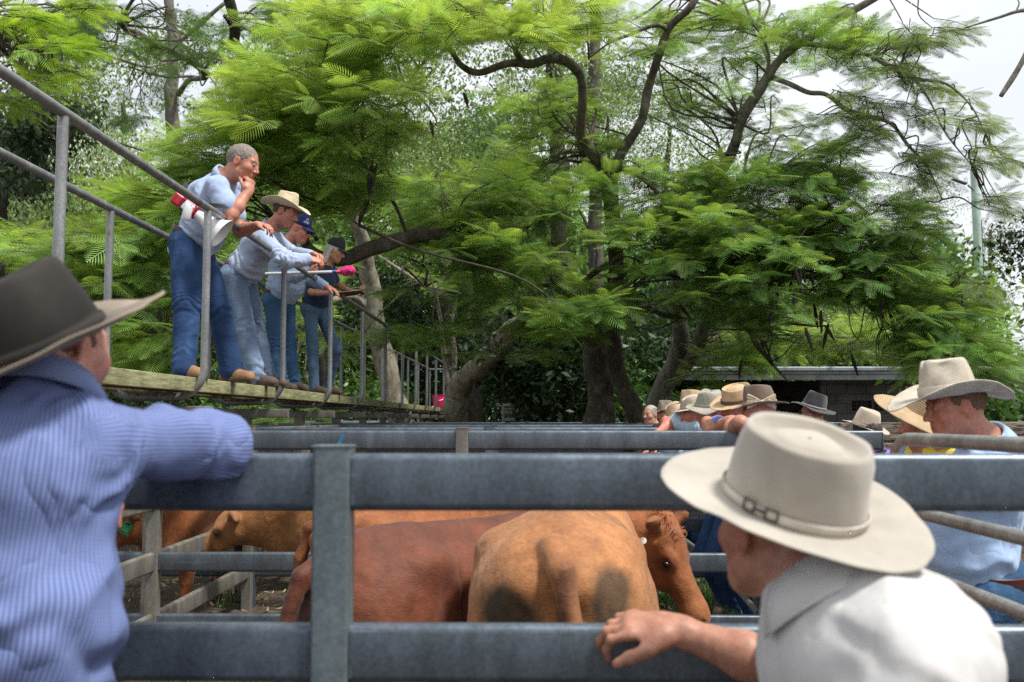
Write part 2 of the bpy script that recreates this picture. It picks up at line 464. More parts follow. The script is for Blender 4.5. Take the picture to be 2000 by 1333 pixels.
def hide_mat(name='hide'):
    if name in _M: return _M[name]
    m, t, b = nodes(name)
    n = noise(t, 6, 5, .6); n2 = noise(t, 170, 3, .7, stretch=(.35, .35, 1)); n3 = noise(t, 40, 4, .6, stretch=(1, 1, .5))
    base = mix(t, attr(t), ramp(t, n, [(.3, (.55, .48, .42)), (.7, (1.25, 1.22, 1.18))]), .85, 'MULTIPLY')
    base = mix(t, base, ramp(t, n2, [(.3, (.6, .55, .5)), (.7, (1.35, 1.35, 1.35))]), .5, 'MULTIPLY')
    base = mix(t, base, ramp(t, n3, [(.35, (.8, .78, .74)), (.7, (1.12, 1.12, 1.12))]), .6, 'MULTIPLY')
    t.links.new(base, b.inputs['Base Color']); b.inputs['Roughness'].default_value = .62; b.inputs['Specular IOR Level'].default_value = .3
    b.inputs['Sheen Weight'].default_value = .12
    bp = bump(t, b, n2, .5, .005); bump(t, b, n3, .3, .010, bp)
    _M[name] = m; return m

def leaf_mat(name, trans=.55, rough=.5):
    if name in _M: return _M[name]
    m, t, b = nodes(name)
    c = attr(t)
    c = mix(t, c, ramp(t, noise(t, 1.1, 3), [(.3, (.72, .8, .8)), (.7, (1.2, 1.12, 1.0))]), .8, 'MULTIPLY')
    t.links.new(c, b.inputs['Base Color']); b.inputs['Roughness'].default_value = rough; b.inputs['Specular IOR Level'].default_value = .35
    tr = t.nodes.new('ShaderNodeBsdfTranslucent'); ms = t.nodes.new('ShaderNodeMixShader'); ms.inputs[0].default_value = trans
    tc_ = mix(t, c, (1.5, 1.28, .7), 1.0, 'MULTIPLY')
    t.links.new(tc_, tr.inputs['Color'])
    out = [x for x in t.nodes if x.type == 'OUTPUT_MATERIAL'][0]
    t.links.new(b.outputs[0], ms.inputs[1]); t.links.new(tr.outputs[0], ms.inputs[2]); t.links.new(ms.outputs[0], out.inputs['Surface'])
    _M[name] = m; return m

def bark_mat(name, c, lichen=.35, dark=.4):
    if name in _M: return _M[name]
    m, t, b = nodes(name)
    n = noise(t, 14, 6, .7, stretch=(1, 1, .3)); n2 = noise(t, 3.3, 5, .7)
    base = ramp(t, n, [(.28, tuple(x * dark for x in c)), (.55, c), (.8, tuple(min(1, x * 1.5) for x in c))])
    base = mix(t, base, (.33, .34, .29), ramp(t, n2, [(.52, (0, 0, 0)), (.66, (lichen,) * 3)]))
    base = mix(t, base, (.03, .025, .02), ramp(t, noise(t, 5.7, 4, .7), [(.55, (0, 0, 0)), (.7, (.75,) * 3)]))
    t.links.new(base, b.inputs['Base Color']); b.inputs['Roughness'].default_value = .9; b.inputs['Specular IOR Level'].default_value = .2
    bump(t, b, n, .8, .03); _M[name] = m; return m

def straw_mat(name, c, rings=140, dark=.45):
    """woven straw: fine rings round the hat and a cross weave"""
    if name in _M: return _M[name]
    m, t, b = nodes(name)
    uv = t.nodes.new('ShaderNodeAttribute'); uv.attribute_name = 'Col'      # R: distance along the profile, G: angle
    sp = t.nodes.new('ShaderNodeSeparateColor'); t.links.new(uv.outputs['Color'], sp.inputs[0])
    def wave(o, f):
        a = t.nodes.new('ShaderNodeMath'); a.operation = 'MULTIPLY'; a.inputs[1].default_value = f; t.links.new(o, a.inputs[0])
        s = t.nodes.new('ShaderNodeMath'); s.operation = 'SINE'; t.links.new(a.outputs[0], s.inputs[0])
        r = t.nodes.new('ShaderNodeMapRange'); r.inputs['From Min'].default_value = -1; t.links.new(s.outputs[0], r.inputs['Value']); return r.outputs[0]
    w1 = wave(sp.outputs[0], rings); w2 = wave(sp.outputs[1], 700)
    base = mix(t, tuple(x * dark for x in c), c, ramp(t, w1, [(.05, (0, 0, 0)), (.45, (1, 1, 1))]))
    base = mix(t, base, tuple(x * .7 for x in c), ramp(t, w2, [(.5, (0, 0, 0)), (.95, (.5,) * 3)]))
    base = mix(t, base, ramp(t, noise(t, 25, 4), [(.3, (.75, .72, .68)), (.7, (1.15, 1.12, 1.1))]), .7, 'MULTIPLY')
    t.links.new(base, b.inputs['Base Color']); b.inputs['Roughness'].default_value = .7
    bump(t, b, w1, .35, .002); _M[name] = m; return m

def felt_mat(name, c, stain=(.5, .4, .3), sweat=0.0):
    if name in _M: return _M[name]
    m, t, b = nodes(name)
    base = ramp(t, noise(t, 7, 5, .6), [(.3, tuple(x * .82 for x in c)), (.7, tuple(min(1, x * 1.12) for x in c))])
    base = mix(t, base, stain, ramp(t, noise(t, 11, 6, .7), [(.58, (0, 0, 0)), (.75, (.35,) * 3)]))
    t.links.new(base, b.inputs['Base Color']); b.inputs['Roughness'].default_value = .95; b.inputs['Specular IOR Level'].default_value = .15
    b.inputs['Sheen Weight'].default_value = .3; b.inputs['Sheen Roughness'].default_value = .6
    bump(t, b, noise(t, 500, 2), .2, .001); _M[name] = m; return m
# ------------------------------------------------------------------ hats
def frame(f, u=(0, 0, 1), roll=0.0):
    f = unit(f); r = unit(np.cross(f, u)); u = np.cross(r, f)
    if roll:
        c, s = math.cos(roll), math.sin(roll); r, u = r * c + u * s, u * c - r * s
    return np.stack([r, f, u], 1)        # columns: right, forward, up

def hat(name, parent, H, R, mat, style='cattleman', crown=.115, brim=.10, curl=.05, dip=.015, a=(.083, .102), band=None, seed=0,
        taper=.12, brimmat=None, wave=.0, flat=0.0, res=96, bandh=.012, front=.0, edge=None, back_up=0.0):
    """H: centre of the head opening; R: columns right, forward, up. Brim and crown are one blocked shell"""
    th = np.arange(res) * 2 * math.pi / res; sn, cs = np.sin(th), np.cos(th)          # th=0 front
    ax, ay = a; rings = []
    nb = 16
    for i in range(nb + 1):                                  # brim from edge to base
        s = 1 - i / nb
        rr = ax * (abs(sn) > -1); bx = sn * (ax + brim * s * (1 - .12 * s)); by = cs * (ay + brim * s * (1 + front * (cs > 0)))
        z = curl * s ** 2.1 * np.abs(sn) ** 2.2 - dip * s ** 1.5 * np.where(cs > 0, cs, -cs * (1 - back_up)) ** 2
        if wave: z = z + wave * s ** 1.5 * np.sin(3 * th + seed) + wave * .6 * s * np.sin(5 * th + seed * 2.3)
        z = z + .004 * s * (1 - s)
        rings.append(np.stack([bx, by, z], 1))
    nbr = len(rings)
    prof = [(1, .03), (.995, .12), (.985, .25), (.97, .42), (.95, .6), (.925, .76), (.895, .88), (.86, .955), (.81, .99), (.74, 1.0), (.62, 1.0), (.48, 1.0), (.33, 1.0), (.17, 1.0), (.03, 1.0)]
    for (q, hf) in prof:
        tq = 1 - (1 - q) if hf >= .95 else q
        k = 1 - taper * hf
        x = sn * ax * q * (k / 1.0) if hf < 1 else sn * ax * q * k; y = cs * ay * q * k
        z = np.full(res, crown * hf)
        xn, yn = x / ax, y / ay
        m = max(0.0, (hf - .55) / .45)
        if style == 'cattleman':
            z = z - m * crown * .26 * np.exp(-(xn / .17) ** 2) * (1 - .35 * yn) + m * .05 * crown * yn
            z = z - m * crown * .10 * np.exp(-((np.abs(xn) - .62) / .2) ** 2) * np.exp(-((yn - .25) / .5) ** 2)
            x = x * (1 - .20 * m * np.clip(yn, 0, 1))
            dent = np.exp(-((hf - .82) / .2) ** 2) * np.exp(-((yn - .30) / .38) ** 2); x = x * (1 - .26 * dent)
        elif style == 'pinch':                                  # teardrop crown, pinched at the front
            z = z - m * crown * .24 * np.exp(-(xn / .45) ** 2 - ((yn + .08) / .62) ** 2) + m * crown * .08 * yn
            p_ = np.exp(-((yn - .62) / .34) ** 2) * max(0, hf - .25) / .75; x = x * (1 - .42 * p_)
        elif style == 'telescope':                              # raised rim round a domed top
            rr2 = xn ** 2 + yn ** 2
            z = z - m * crown * .24 * np.exp(-((np.sqrt(rr2) - .66) / .13) ** 2) * (rr2 < .62) - m * crown * .10 * (rr2 < .45)
        elif style == 'slouch':
            z = z - m * crown * .20 * np.exp(-((xn + .1) / .3) ** 2) + m * crown * .10 * np.sin(2 * th + 1 + seed) * q
        elif style == 'bucket':
            z = z * (1 - .06 * np.sin(3 * th + seed) * m)
        rings.append(np.stack([x, y, z], 1))
    v = np.concatenate(rings); nr = len(rings)
    d = np.linspace(0, 1, nr)
    col = np.zeros((len(v), 3)); cum = 0
    for i in range(nr):
        if i: cum += np.linalg.norm(rings[i] - rings[i - 1], axis=1).mean()
        col[i * res:(i + 1) * res, 0] = cum * 3; col[i * res:(i + 1) * res, 1] = np.minimum(th, 2 * math.pi - th) / 6.3
    v = v + .0022 * np.stack([vnoise(v * 30, seed + 3), vnoise(v * 30, seed + 5), 1.4 * vnoise(v * 22, seed + 9)], 1)
    f = []
    for i in range(nr - 1):
        for k in range(res):
            k2 = (k + 1) % res; f.append((i * res + k, (i + 1) * res + k, (i + 1) * res + k2, i * res + k2))
    n0 = len(v); vi = v.copy()
    # inner shell, 3 mm thick
    V_, Q = v, np.array(f); nn = normals(V_, Q)
    if nn[5 * res + 3, 2] < 0: Q = Q[:, ::-1]; nn = -nn
    vi = V_ - nn * .003
    Qi = Q[:, ::-1] + n0
    rim = np.array([(k, (k + 1) % res, n0 + (k + 1) % res, n0 + k) for k in range(res)])
    allv = np.concatenate([V_, vi]); allq = np.concatenate([Q, Qi, rim])
    allv = allv @ R.T + H; col = np.concatenate([col, col])
    o = mesh(name, allv, allq, mat, parent, col=col)
    if band is not None:
        bb = MB(); ra = [1.0, 1.012, 1.012, .99]; hz = [.004, .006, bandh + .006, bandh + .008]
        vv = []
        for q_, z_ in zip(ra, hz):
            k = 1 - taper * z_ / crown * .9
            vv.append(np.stack([sn * (ax * q_ * k + .0025), cs * (ay * q_ * k + .0025), np.full(res, z_ + .001)], 1))
        vv = np.concatenate(vv) @ R.T + H
        bb.add(vv, [(i * res + k, i * res + (k + 1) % res, (i + 1) * res + (k + 1) % res, (i + 1) * res + k) for i in range(3) for k in range(res)])
        bo = bb.build('hat_band', band, o, sharp=50)
    if edge is not None:
        e = V_[:res] @ R.T + H; e = np.vstack([e, e[:1]])
        MB().tube(e, .0035, 6, caps=False).build('brim_binding', edge, o)
    return o

def cap(name, parent, H, R, mat, visor_mat, logo=None):
    sn = []; res = 40; th = np.arange(res) * 2 * math.pi / res
    v = []; nr = 9
    for i in range(nr):
        a = i / (nr - 1) * math.pi / 2 * .98
        v.append(np.stack([np.sin(th) * .086 * math.cos(a) ** .8, np.cos(th) * .103 * math.cos(a) ** .8, np.full(res, .112 * math.sin(a)) + .012 * np.cos(th) * math.sin(a)], 1))
    v = np.concatenate(v); q = np.array([(i * res + k, i * res + (k + 1) % res, (i + 1) * res + (k + 1) % res, (i + 1) * res + k) for i in range(nr - 1) for k in range(res)])
    o = mesh(name, v @ R.T + H, q, mat, parent)
    o.modifiers.new('thick', 'SOLIDIFY').thickness = .003
    t = np.linspace(-1, 1, 15); b = MB(); vv = []
    for s in np.linspace(0, 1, 6):
        x = t * .078 * (1 - .1 * s); y = .103 * np.sqrt(np.clip(1 - (x / .086) ** 2, .05, 1)) * 1.0 + s * .072 * np.sqrt(np.clip(1 - (t * .93) ** 2, 0, 1))
        z = .006 - .02 * s - .014 * t ** 2 * 1.2
        vv.append(np.stack([x, y, z], 1))
    vv = np.concatenate(vv) @ R.T + H
    vo = mesh('visor', vv, np.array([(i * 15 + k, i * 15 + k + 1, (i + 1) * 15 + k + 1, (i + 1) * 15 + k) for i in range(5) for k in range(14)]), visor_mat, o)
    vo.modifiers.new('thick', 'SOLIDIFY').thickness = .004
    return o

# ------------------------------------------------------------------ head and hands as blended primitives
def head_prims(H, R, s=1.0, jaw=1.0, nose=1.0, hair_r=0):
    g = lambda x, y, z: H + R @ (np.array([x, y, z]) * s)
    pr = [ell(g(0, -.012, .036), (.076 * s, .097 * s, .084 * s), .02, R),
          ell(g(0, .030, -.028), (.058 * s * jaw, .062 * s, .082 * s), .03, R),
          ell(g(0, .055, -.088), (.026 * s * jaw, .024 * s, .020 * s), .03, R),
          cone(g(-.05, -.005, -.052), g(-.015, .055, -.09), .018 * s * jaw, .016 * s, .03), cone(g(.05, -.005, -.052), g(.015, .055, -.09), .018 * s * jaw, .016 * s, .03),
          cone(g(-.036, .076, .029), g(.036, .076, .029), .012 * s, .012 * s, .016),
          ell(g(-.040, .058, -.016), (.022 * s, .024 * s, .022 * s), .025, R), ell(g(.040, .058, -.016), (.022 * s, .024 * s, .022 * s), .025, R),
          cut(ell(g(-.031, .096, .010), (.016 * s, .012 * s, .011 * s), .014, R)), cut(ell(g(.031, .096, .010), (.016 * s, .012 * s, .011 * s), .014, R)),
          cone(g(0, .084, .022), g(0, .104 + .006 * nose, -.024), .0075 * s, .0115 * s * nose, .012),
          ell(g(-.012, .095, -.028), (.008 * s, .010 * s, .007 * s), .008, R), ell(g(.012, .095, -.028), (.008 * s, .010 * s, .007 * s), .008, R),
          ell(g(-.030, .084, .011), (.0125 * s, .0105 * s, .0095 * s), .004, R), ell(g(.030, .084, .011), (.0125 * s, .0105 * s, .0095 * s), .004, R),
          cone(g(-.019, .082, -.052), g(.019, .082, -.052), .0065 * s, .0065 * s, .009), cone(g(-.016, .081, -.062), g(.016, .081, -.062), .007 * s, .007 * s, .009),
          cut(cone(g(-.022, .094, -.057), g(.022, .094, -.057), .0035 * s, .0035 * s, .005))]
    for sg in (-1, 1):
        er = R @ np.array(Matrix.Rotation(.25 * sg, 3, 'Z')) @ np.array(Matrix.Rotation(-.2, 3, 'X'))
        pr += [ell(g(sg * .078, -.008, .002), (.008 * s, .019 * s, .031 * s), .008, er), cut(ell(g(sg * .088, -.004, .004), (.007 * s, .010 * s, .017 * s), .006, er))]
    return pr

def skin_colors(v, H, R, s=1.0, base=(.55, .27, .19), stubble=0.0, brow=(.09, .06, .04), red=.35, stub_col=None, eye=True):
    l = (v - H) @ R / s; x, y, z = l[:, 0], l[:, 1], l[:, 2]
    c = np.tile(np.array(base), (len(v), 1)); head = (np.abs(l) < .16).all(1)
    c *= (1 + .10 * vnoise(v * 40, 3)[:, None])
    def blend(m, col): m = np.clip(m, 0, 1)[:, None] * head[:, None]; c[:] = c * (1 - m) + np.array(col) * m
    g = lambda cx, cy, cz, rx, ry, rz: np.exp(-(((x - cx) / rx) ** 2 + ((y - cy) / ry) ** 2 + ((z - cz) / rz) ** 2))
    rc = (base[0] * 1.02, base[1] * .68, base[2] * .62)
    blend(red * 1.6 * (g(-.045, .06, -.02, .025, .04, .025) + g(.045, .06, -.02, .025, .04, .025) + g(0, .11, -.02, .018, .03, .02)), rc)
    blend(red * 1.5 * (g(-.085, -.005, 0, .02, .03, .04) + g(.085, -.005, 0, .02, .03, .04)), rc)
    blend(.9 * g(0, .09, -.057, .022, .02, .0075), (base[0] * .72, base[1] * .42, base[2] * .42))
    blend(1.3 * (g(-.034, .09, .032, .019, .03, .006) + g(.034, .09, .032, .019, .03, .006)), brow)
    if eye:
        blend(1.0 * (g(-.030, .093, .011, .011, .01, .0062) + g(.030, .093, .011, .011, .01, .0062)), (.5, .45, .42))
        blend(1.6 * (g(-.030, .095, .011, .0055, .01, .0058) + g(.030, .095, .011, .0055, .01, .0058)), (.03, .03, .035))
    if stubble:
        m = np.clip((-.03 - z) / .025, 0, 1) * np.clip((y + .03) / .04, 0, 1) * (1 - 1.2 * g(0, .09, -.057, .024, .03, .009))
        m = m + g(0, .09, -.043, .03, .03, .006)
        blend(stubble * m * (.75 + .35 * vnoise(v * 300, 5)), stub_col or brow)
    return c

def hand_prims(w, d, n, side, curl=(.3, .4, .3), s=1.0, spread=.05, thumb=(.75, .55, .35), k=.012):
    """w wrist, d direction of the fingers, n out of the palm, side +1/-1: which way the thumb lies"""
    d = unit(d); n = unit(n - d * np.dot(n, d)); e = np.cross(d, n) * side
    pr = [cone(w - d * .01, w + d * .03 * s, .024 * s, .024 * s, .02, e, 1.25),
          cone(w + d * .025 * s, w + d * .085 * s, .0165 * s, .0155 * s, .02, e, 2.45)]
    L = [.072, .082, .076, .060]
    for i in range(4):
        off = (.031 - .0205 * i) * s; b = w + d * (.086 - .004 * abs(i - 1)) * s + e * off
        fd = unit(d + e * spread * (1.5 - i)); ang = 0; p = b; r = [.0095, .0088, .0080, .0070][0:4]
        cj = curl if not isinstance(curl[0], (tuple, list)) else curl[i]
        for j, fr in enumerate((.45, .30, .25)):
            ang += cj[j]; q = p + (fd * math.cos(ang) + n * math.sin(ang)) * L[i] * s * fr * 1.12
            pr.append(cone(p, q, r[j] * s * (1.0 if i < 3 else .88), r[j + 1] * s * (1.0 if i < 3 else .88), k * .45)); p = q
    b = w + d * .025 * s + e * .026 * s; t1 = unit(d * thumb[0] + e * thumb[1] + n * thumb[2])
    q = b + t1 * .042 * s; t2 = unit(d * (thumb[0] + .35) + e * thumb[1] * .55 + n * thumb[2]); q2 = q + t2 * .033 * s; q3 = q2 + unit(t2 + n * .15) * .026 * s
    pr += [cone(b, q, .017 * s, .0125 * s, .02), cone(q, q2, .0125 * s, .0115 * s, .006), cone(q2, q3, .0115 * s, .0085 * s, .006)]
    return pr

def fold_disp(v, n, amp, freq=14, seed=0, stretch=(1, 1, 1)):
    p = v * np.array(stretch)
    wv = p + .05 * np.stack([vnoise(p * 6, seed), vnoise(p * 6, seed + 1), vnoise(p * 6, seed + 2)], 1)
    r = 1 - np.abs(vnoise(wv * freq, seed + 4)) * 2; r2 = vnoise(wv * freq * .45, seed + 9)
    return v + n * (amp * (.25 + .8 * r * np.clip(.6 + r2, 0, 1) + .5 * r2))[:, None]

def folds_along(v, n, a, b, amp, per=.03, reach=.16, seed=0):
    """creases running round a limb a-b, strongest at b"""
    t = unit(b - a); L = np.linalg.norm(b - a); h = (v - a) @ t
    d = np.linalg.norm(v - a - h[:, None] * t, axis=1)
    m = np.clip(1 - np.abs(h - L) / reach, 0, 1) * np.clip(1.6 - d / .1, 0, 1)
    ph = 2 * math.pi * (h / per * .8 + 1.9 * vnoise(v * 7, seed) + .5 * vnoise(v * 19, seed + 4))
    g = np.clip(.5 + 1.1 * vnoise(v * 8 + 5, seed + 12), .05, 1.2)
    return v + n * (amp * m * g * (.35 + np.sign(np.sin(ph)) * np.abs(np.sin(ph)) ** .8))[:, None]

def ring_band(name, parent, c, up, wide, ra, rb, h, mat, th=.004, seg=48):
    up = unit(up); wide = unit(wide - up * np.dot(wide, up)); f = np.cross(up, wide); an = np.arange(seg) * 2 * math.pi / seg
    v = []
    for dr, dz in ((0, -h / 2), (th, -h / 2 + .003), (th, h / 2 - .003), (0, h / 2)):
        v.append(c + up * dz + np.cos(an)[:, None] * wide * (ra + dr) + np.sin(an)[:, None] * f * (rb + dr))
    q = [(i * seg + k, i * seg + (k + 1) % seg, (i + 1) * seg + (k + 1) % seg, (i + 1) * seg + k) for i in range(3) for k in range(seg)]
    return MB().add(np.concatenate(v), q).build(name, mat, parent, sharp=50)


def person(label, J, f_head, u_head=(0, 0, 1), *, group=None, origin=None, res=.009, skin=(.55, .27, .19), shirt=None, sleeve='long', jeans=None, boots=None,
           belt=None, head_s=1.0, hair=None, hairlen=0.0, stubble=0, stub_col=None, red=.35, brow=(.09, .06, .04), roll=0, girth=1.0, chest_w=1.0, hands=None, fold=1.0,
           collar=True, collar_s=1.0, legs=True, jaw=1.0, nose=1.0, seed=0, shirt_res=None, hem=.0, neck_r=.056, sleeve_r=1.0, eye=True, leg_r=1.0, hem_drop=0.03, beard=0, upper_res=None, arm_r=1.0):
    J = {k: np.asarray(v, float) for k, v in J.items()}
    R = frame(f_head, u_head, roll); H = J['head']
    base = origin if origin is not None else V(J['pel'][0], J['pel'][1], min(J['toeL'][2], J['toeR'][2]) - .03)
    root = thing('person', label, 'person', tuple(base), group)
    ax = unit(J['shL'] - J['shR']); hx = unit(J['hipL'] - J['hipR'])
    pel, ch, nk = J['pel'], J['chest'], J['neck']; spine = unit(ch - pel); wst = lerp(pel, ch, .42); front = unit(np.cross(ax, spine)) * -1
    if np.dot(front, np.asarray(f_head)) < 0 and False: front = -front
    fwd = unit(np.cross(ax, spine))
    if 'fwd' in J: fwd = unit(J['fwd'])
    # ---- skin: head, neck, arms, hands and the trunk beneath the clothes, one surface
    pr = head_prims(H, R, head_s, jaw, nose)
    hb = H + R @ np.array([0, -.025, -.045]) * head_s
    pr += [cone(hb, nk, neck_r, neck_r * 1.08, .03), cone(nk, ch, .075, .11, .04, ax, 1.35), cone(ch, pel, .105, .095 * girth, .05, ax, 1.35),
           cone(J['shR'], J['shL'], .05, .05, .04)]
    for sd_ in 'LR':
        sh, el, wr = J['sh' + sd_], J['el' + sd_], J['wr' + sd_]
        a_ = arm_r
        pr += [cone(sh, el, .050 * a_, .040 * a_, .03), cone(lerp(sh, el, .25), lerp(sh, el, .75), .044 * a_, .040 * a_, .03), cone(el, lerp(el, wr, .35), .040 * a_, .043 * a_, .02), cone(lerp(el, wr, .35), wr, .043 * a_, .0265 * a_, .02)]
        hd = (hands or {}).get(sd_)
        if hd: pr += hand_prims(wr, **hd)
        else: pr += hand_prims(wr, d=unit(wr - el), n=-np.array([0, 0, 1.0]) + .1 * fwd, side=1 if sd_ == 'R' else -1, curl=(.4, .5, .4))
    v, q = surf(pr, res)
    c = skin_colors(v, H, R, head_s, skin, stubble, brow, red, stub_col, eye)
    mesh('body', v, q, skin_mat(), root, col=c)
    # ---- shirt
    if shirt is not None:
        sr = shirt_res or max(res * 1.15, .008); g = girth; ps = []
        bel = lerp(pel, ch, .3) + fwd * (.02 + .22 * max(0, g - 1))
        bot = pel - spine * hem_drop + fwd * .12 * max(0, g - 1)
        ps += [cone(bot, bel, (.114 if hem_drop < .3 else .15) * g ** .6, .128 * g, .05, hx, 1.34), cone(bel, ch, .128 * g, .125 * chest_w, .06, ax, 1.36 * chest_w ** .3),
               cone(ch, lerp(ch, nk, .55), .122 * chest_w, .085, .05, ax, 1.45), cone(J['shR'], J['shL'], .062, .062, .05),
               cone(nk, lerp(ch, nk, .5), neck_r + .012, .085, .04, ax, 1.2)]
        for sd_ in 'LR':
            sh, el, wr = J['sh' + sd_], J['el' + sd_], J['wr' + sd_]; rr = sleeve_r
            if sleeve == 'short':
                e2 = lerp(sh, el, .66)
                ps += [cone(sh, e2, .064 * rr, .068 * rr, .04)]
            elif sleeve == 'rolled':
                ps += [cone(sh, el, .066 * rr, .054 * rr, .04), cone(el, lerp(el, wr, .3), .054 * rr, .052 * rr, .03)]
            elif sleeve == 'long':
                ps += [cone(sh, el, .066 * rr, .056 * rr, .04), cone(el, lerp(el, wr, .88), .056 * rr, .041 * rr, .03)]
        if hem_drop > .01: ps.append(cut(ell(bot - spine * .20, (.34, .34, .17), .02, frame(fwd, spine))))
        ps.append(cut(cone(nk + spine * .03, nk + spine * .12 , neck_r + .006, neck_r + .05, .01)))
        v, q = surf(ps, sr); n = normals(v, q)
        v = fold_disp(v, n, .004 * fold, 13, seed, (1, 1, .8)); v = v + n * (.006 * fold * (1 - 2 * np.abs(vnoise(v * np.array([7, 7, 3.2]) + .8 * vnoise(v * 4, seed)[:, None], seed + 50))))[:, None]
        for sd_ in 'LR':
            sh, el, wr = J['sh' + sd_], J['el' + sd_], J['wr' + sd_]
            if sleeve != 'short': v = folds_along(v, n, sh, el, .0055 * fold, .045, .17, seed + 2); v = folds_along(v, n, wr, el, .005 * fold, .04, .16, seed + 3)
            v = folds_along(v, n, el, sh, .0045 * fold, .06, .15, seed + 5)
        v = folds_along_torso(v, n, pel, ch, spine, .008 * fold, seed)
        v = relax(v, q, 1, .35)
        so = mesh('shirt', v, q, shirt, root)
        if 'check' in shirt.name:               # stripes follow the body and the sleeves
            best = np.full(len(v), 9.0); uvw = np.zeros((len(v), 3))
            for (a_, b_, rr_, ref) in ((pel, nk, .17, -fwd), (J['shL'], J['elL'], .062, -spine), (J['elL'], J['wrL'], .055, -spine), (J['shR'], J['elR'], .062, -spine), (J['elR'], J['wrR'], .055, -spine)):
                t_ = unit(b_ - a_); L_ = np.linalg.norm(b_ - a_); h_ = (v - a_) @ t_; hc_ = np.clip(h_, 0, L_); d_ = v - a_ - hc_[:, None] * t_; dd = np.linalg.norm(d_, axis=1) / rr_
                e1 = unit(ref - t_ * np.dot(ref, t_)); e2 = np.cross(t_, e1); an_ = np.arctan2(d_ @ e2, d_ @ -e1); m_ = dd < best
                best[m_] = dd[m_]; uvw[m_, 0] = an_[m_] * rr_; uvw[m_, 2] = h_[m_]
            wa = so.data.attributes.new('Weave', 'FLOAT_VECTOR', 'POINT'); wa.data.foreach_set('vector', uvw.astype(np.float32).ravel())
        if collar:
            an = np.linspace(.42, 2 * math.pi - .42, 44); up = unit(H - nk + R[:, 2] * .05); w_ = unit(ax - up * np.dot(ax, up)); f_ = unit(fwd - up * np.dot(fwd, up))
            base_ = nk + spine * .008; vv = []
            for dr, dz in ((.006, -.004), (.012 , .030), (.019, .035), (.029 * collar_s, .008), (.037 * collar_s ** 2, -.022 * collar_s ** 2)):
                k_ = 1 + .0 * an; zz = dz + (.010 if dz > 0 else -.012) * (np.cos(an) * -1) * -1 * (1 if dz < 0 else -1)
                vv.append(base_ + up * (dz - .012 * np.cos(an))[:, None] * 1.0 + (np.sin(an)[:, None] * w_ * (neck_r * 1.1 + dr) + np.cos(an)[:, None] * f_ * (neck_r * 1.14 + dr)))
            m_ = len(an); o = mesh('collar', np.concatenate(vv), np.array([(i * m_ + k, i * m_ + k + 1, (i + 1) * m_ + k + 1, (i + 1) * m_ + k) for i in range(4) for k in range(m_ - 1)]), shirt, root)
            md = o.modifiers.new('thick', 'SOLIDIFY'); md.thickness = .003
    # ---- trousers
    if legs and jeans is not None:
        lr = leg_r; pj = [cone(pel - spine * .02, pel + spine * .035, .118 * girth ** .6, .112 * girth ** .7, .05, hx, 1.32), cone(J['hipR'], J['hipL'], .098, .098, .05)]
        for sd_ in 'LR':
            hp, kn, an_ = J['hip' + sd_], J['kn' + sd_], J['an' + sd_]
            pj += [cone(hp, kn, .093 * lr, .068 * lr, .035), cone(kn, lerp(kn, an_, .4), .066 * lr, .064 * lr, .02), cone(lerp(kn, an_, .4), lerp(kn, an_, 1.0), .064 * lr, .061 * lr, .02)]
        v, q = surf(pj, max(res * 1.2, .009)); n = normals(v, q); col = np.zeros((len(v), 3))
        v = fold_disp(v, n, .005 * fold, 9, seed + 7)
        for sd_ in 'LR':
            hp, kn, an_ = J['hip' + sd_], J['kn' + sd_], J['an' + sd_]
            v = folds_along(v, n, hp, kn, .005 * fold, .05, .14, seed + 8); v = folds_along(v, n, an_, kn, .005 * fold, .05, .12, seed + 9)
            v = folds_along(v, n, kn, an_, .009 * fold, .055, .17, seed + 10); v = folds_along(v, n, kn, hp, .005 * fold, .07, .14, seed + 11)
            # faded fronts of the thighs
            t_ = unit(kn - hp); h_ = (v - hp) @ t_; near = np.clip(1 - np.abs(h_ - .22) / .2, 0, 1) * np.clip(n @ fwd, 0, 1) ** 2
            col[:, 0] = np.maximum(col[:, 0], .3 * near)
        col[:, 1] = col[:, 2] = col[:, 0]
        jo = mesh('jeans', v, q, jeans, root, col=col)
        if boots is not None:
            for sd_ in 'LR':
                an_, toe = J['an' + sd_], J['toe' + sd_]; dr = toe - an_; dr[2] = 0; dr = unit(dr); z0 = toe[2] - .03
                hl = V(an_[0], an_[1], z0 + .035) - dr * .055
                pb = [cone(an_ + V(0, 0, .06), V(an_[0], an_[1], z0 + .07), .044, .042, .03), cone(hl, V(toe[0], toe[1], z0 + .028) - dr * .03, .036, .036, .03, np.cross(dr, (0, 0, 1)), 1.12), cone(V(an_[0], an_[1], z0 + .075), V(toe[0], toe[1], z0 + .04) - dr * .03, .04, .028, .03),
                      plane_cut(V(0, 0, z0 + .012), (0, 0, -1))]
                v, q = surf(pb, .007); bo = mesh('boot', v, q, boots, root)
                sole = MB(); pts = []
                for t_ in np.linspace(0, 2 * math.pi, 24, endpoint=False):
                    c_, s_ = math.cos(t_), math.sin(t_); w_ = .042 if c_ > -.2 else .034
                    pts.append(lerp(hl, toe, .5)[:2] + dr[:2] * c_ * .148 + np.array([-dr[1], dr[0]]) * s_ * w_)
                pts = np.array(pts); vv = np.concatenate([np.c_[pts, np.full(24, z0)], np.c_[pts, np.full(24, z0 + .02)]])
                sole.add(vv, [tuple(range(24))[::-1], tuple(range(24, 48))] + [(i, (i + 1) % 24, 24 + (i + 1) % 24, 24 + i) for i in range(24)])
                sole.build('sole', simple('boot_sole', (.06, .04, .03), .8), bo)
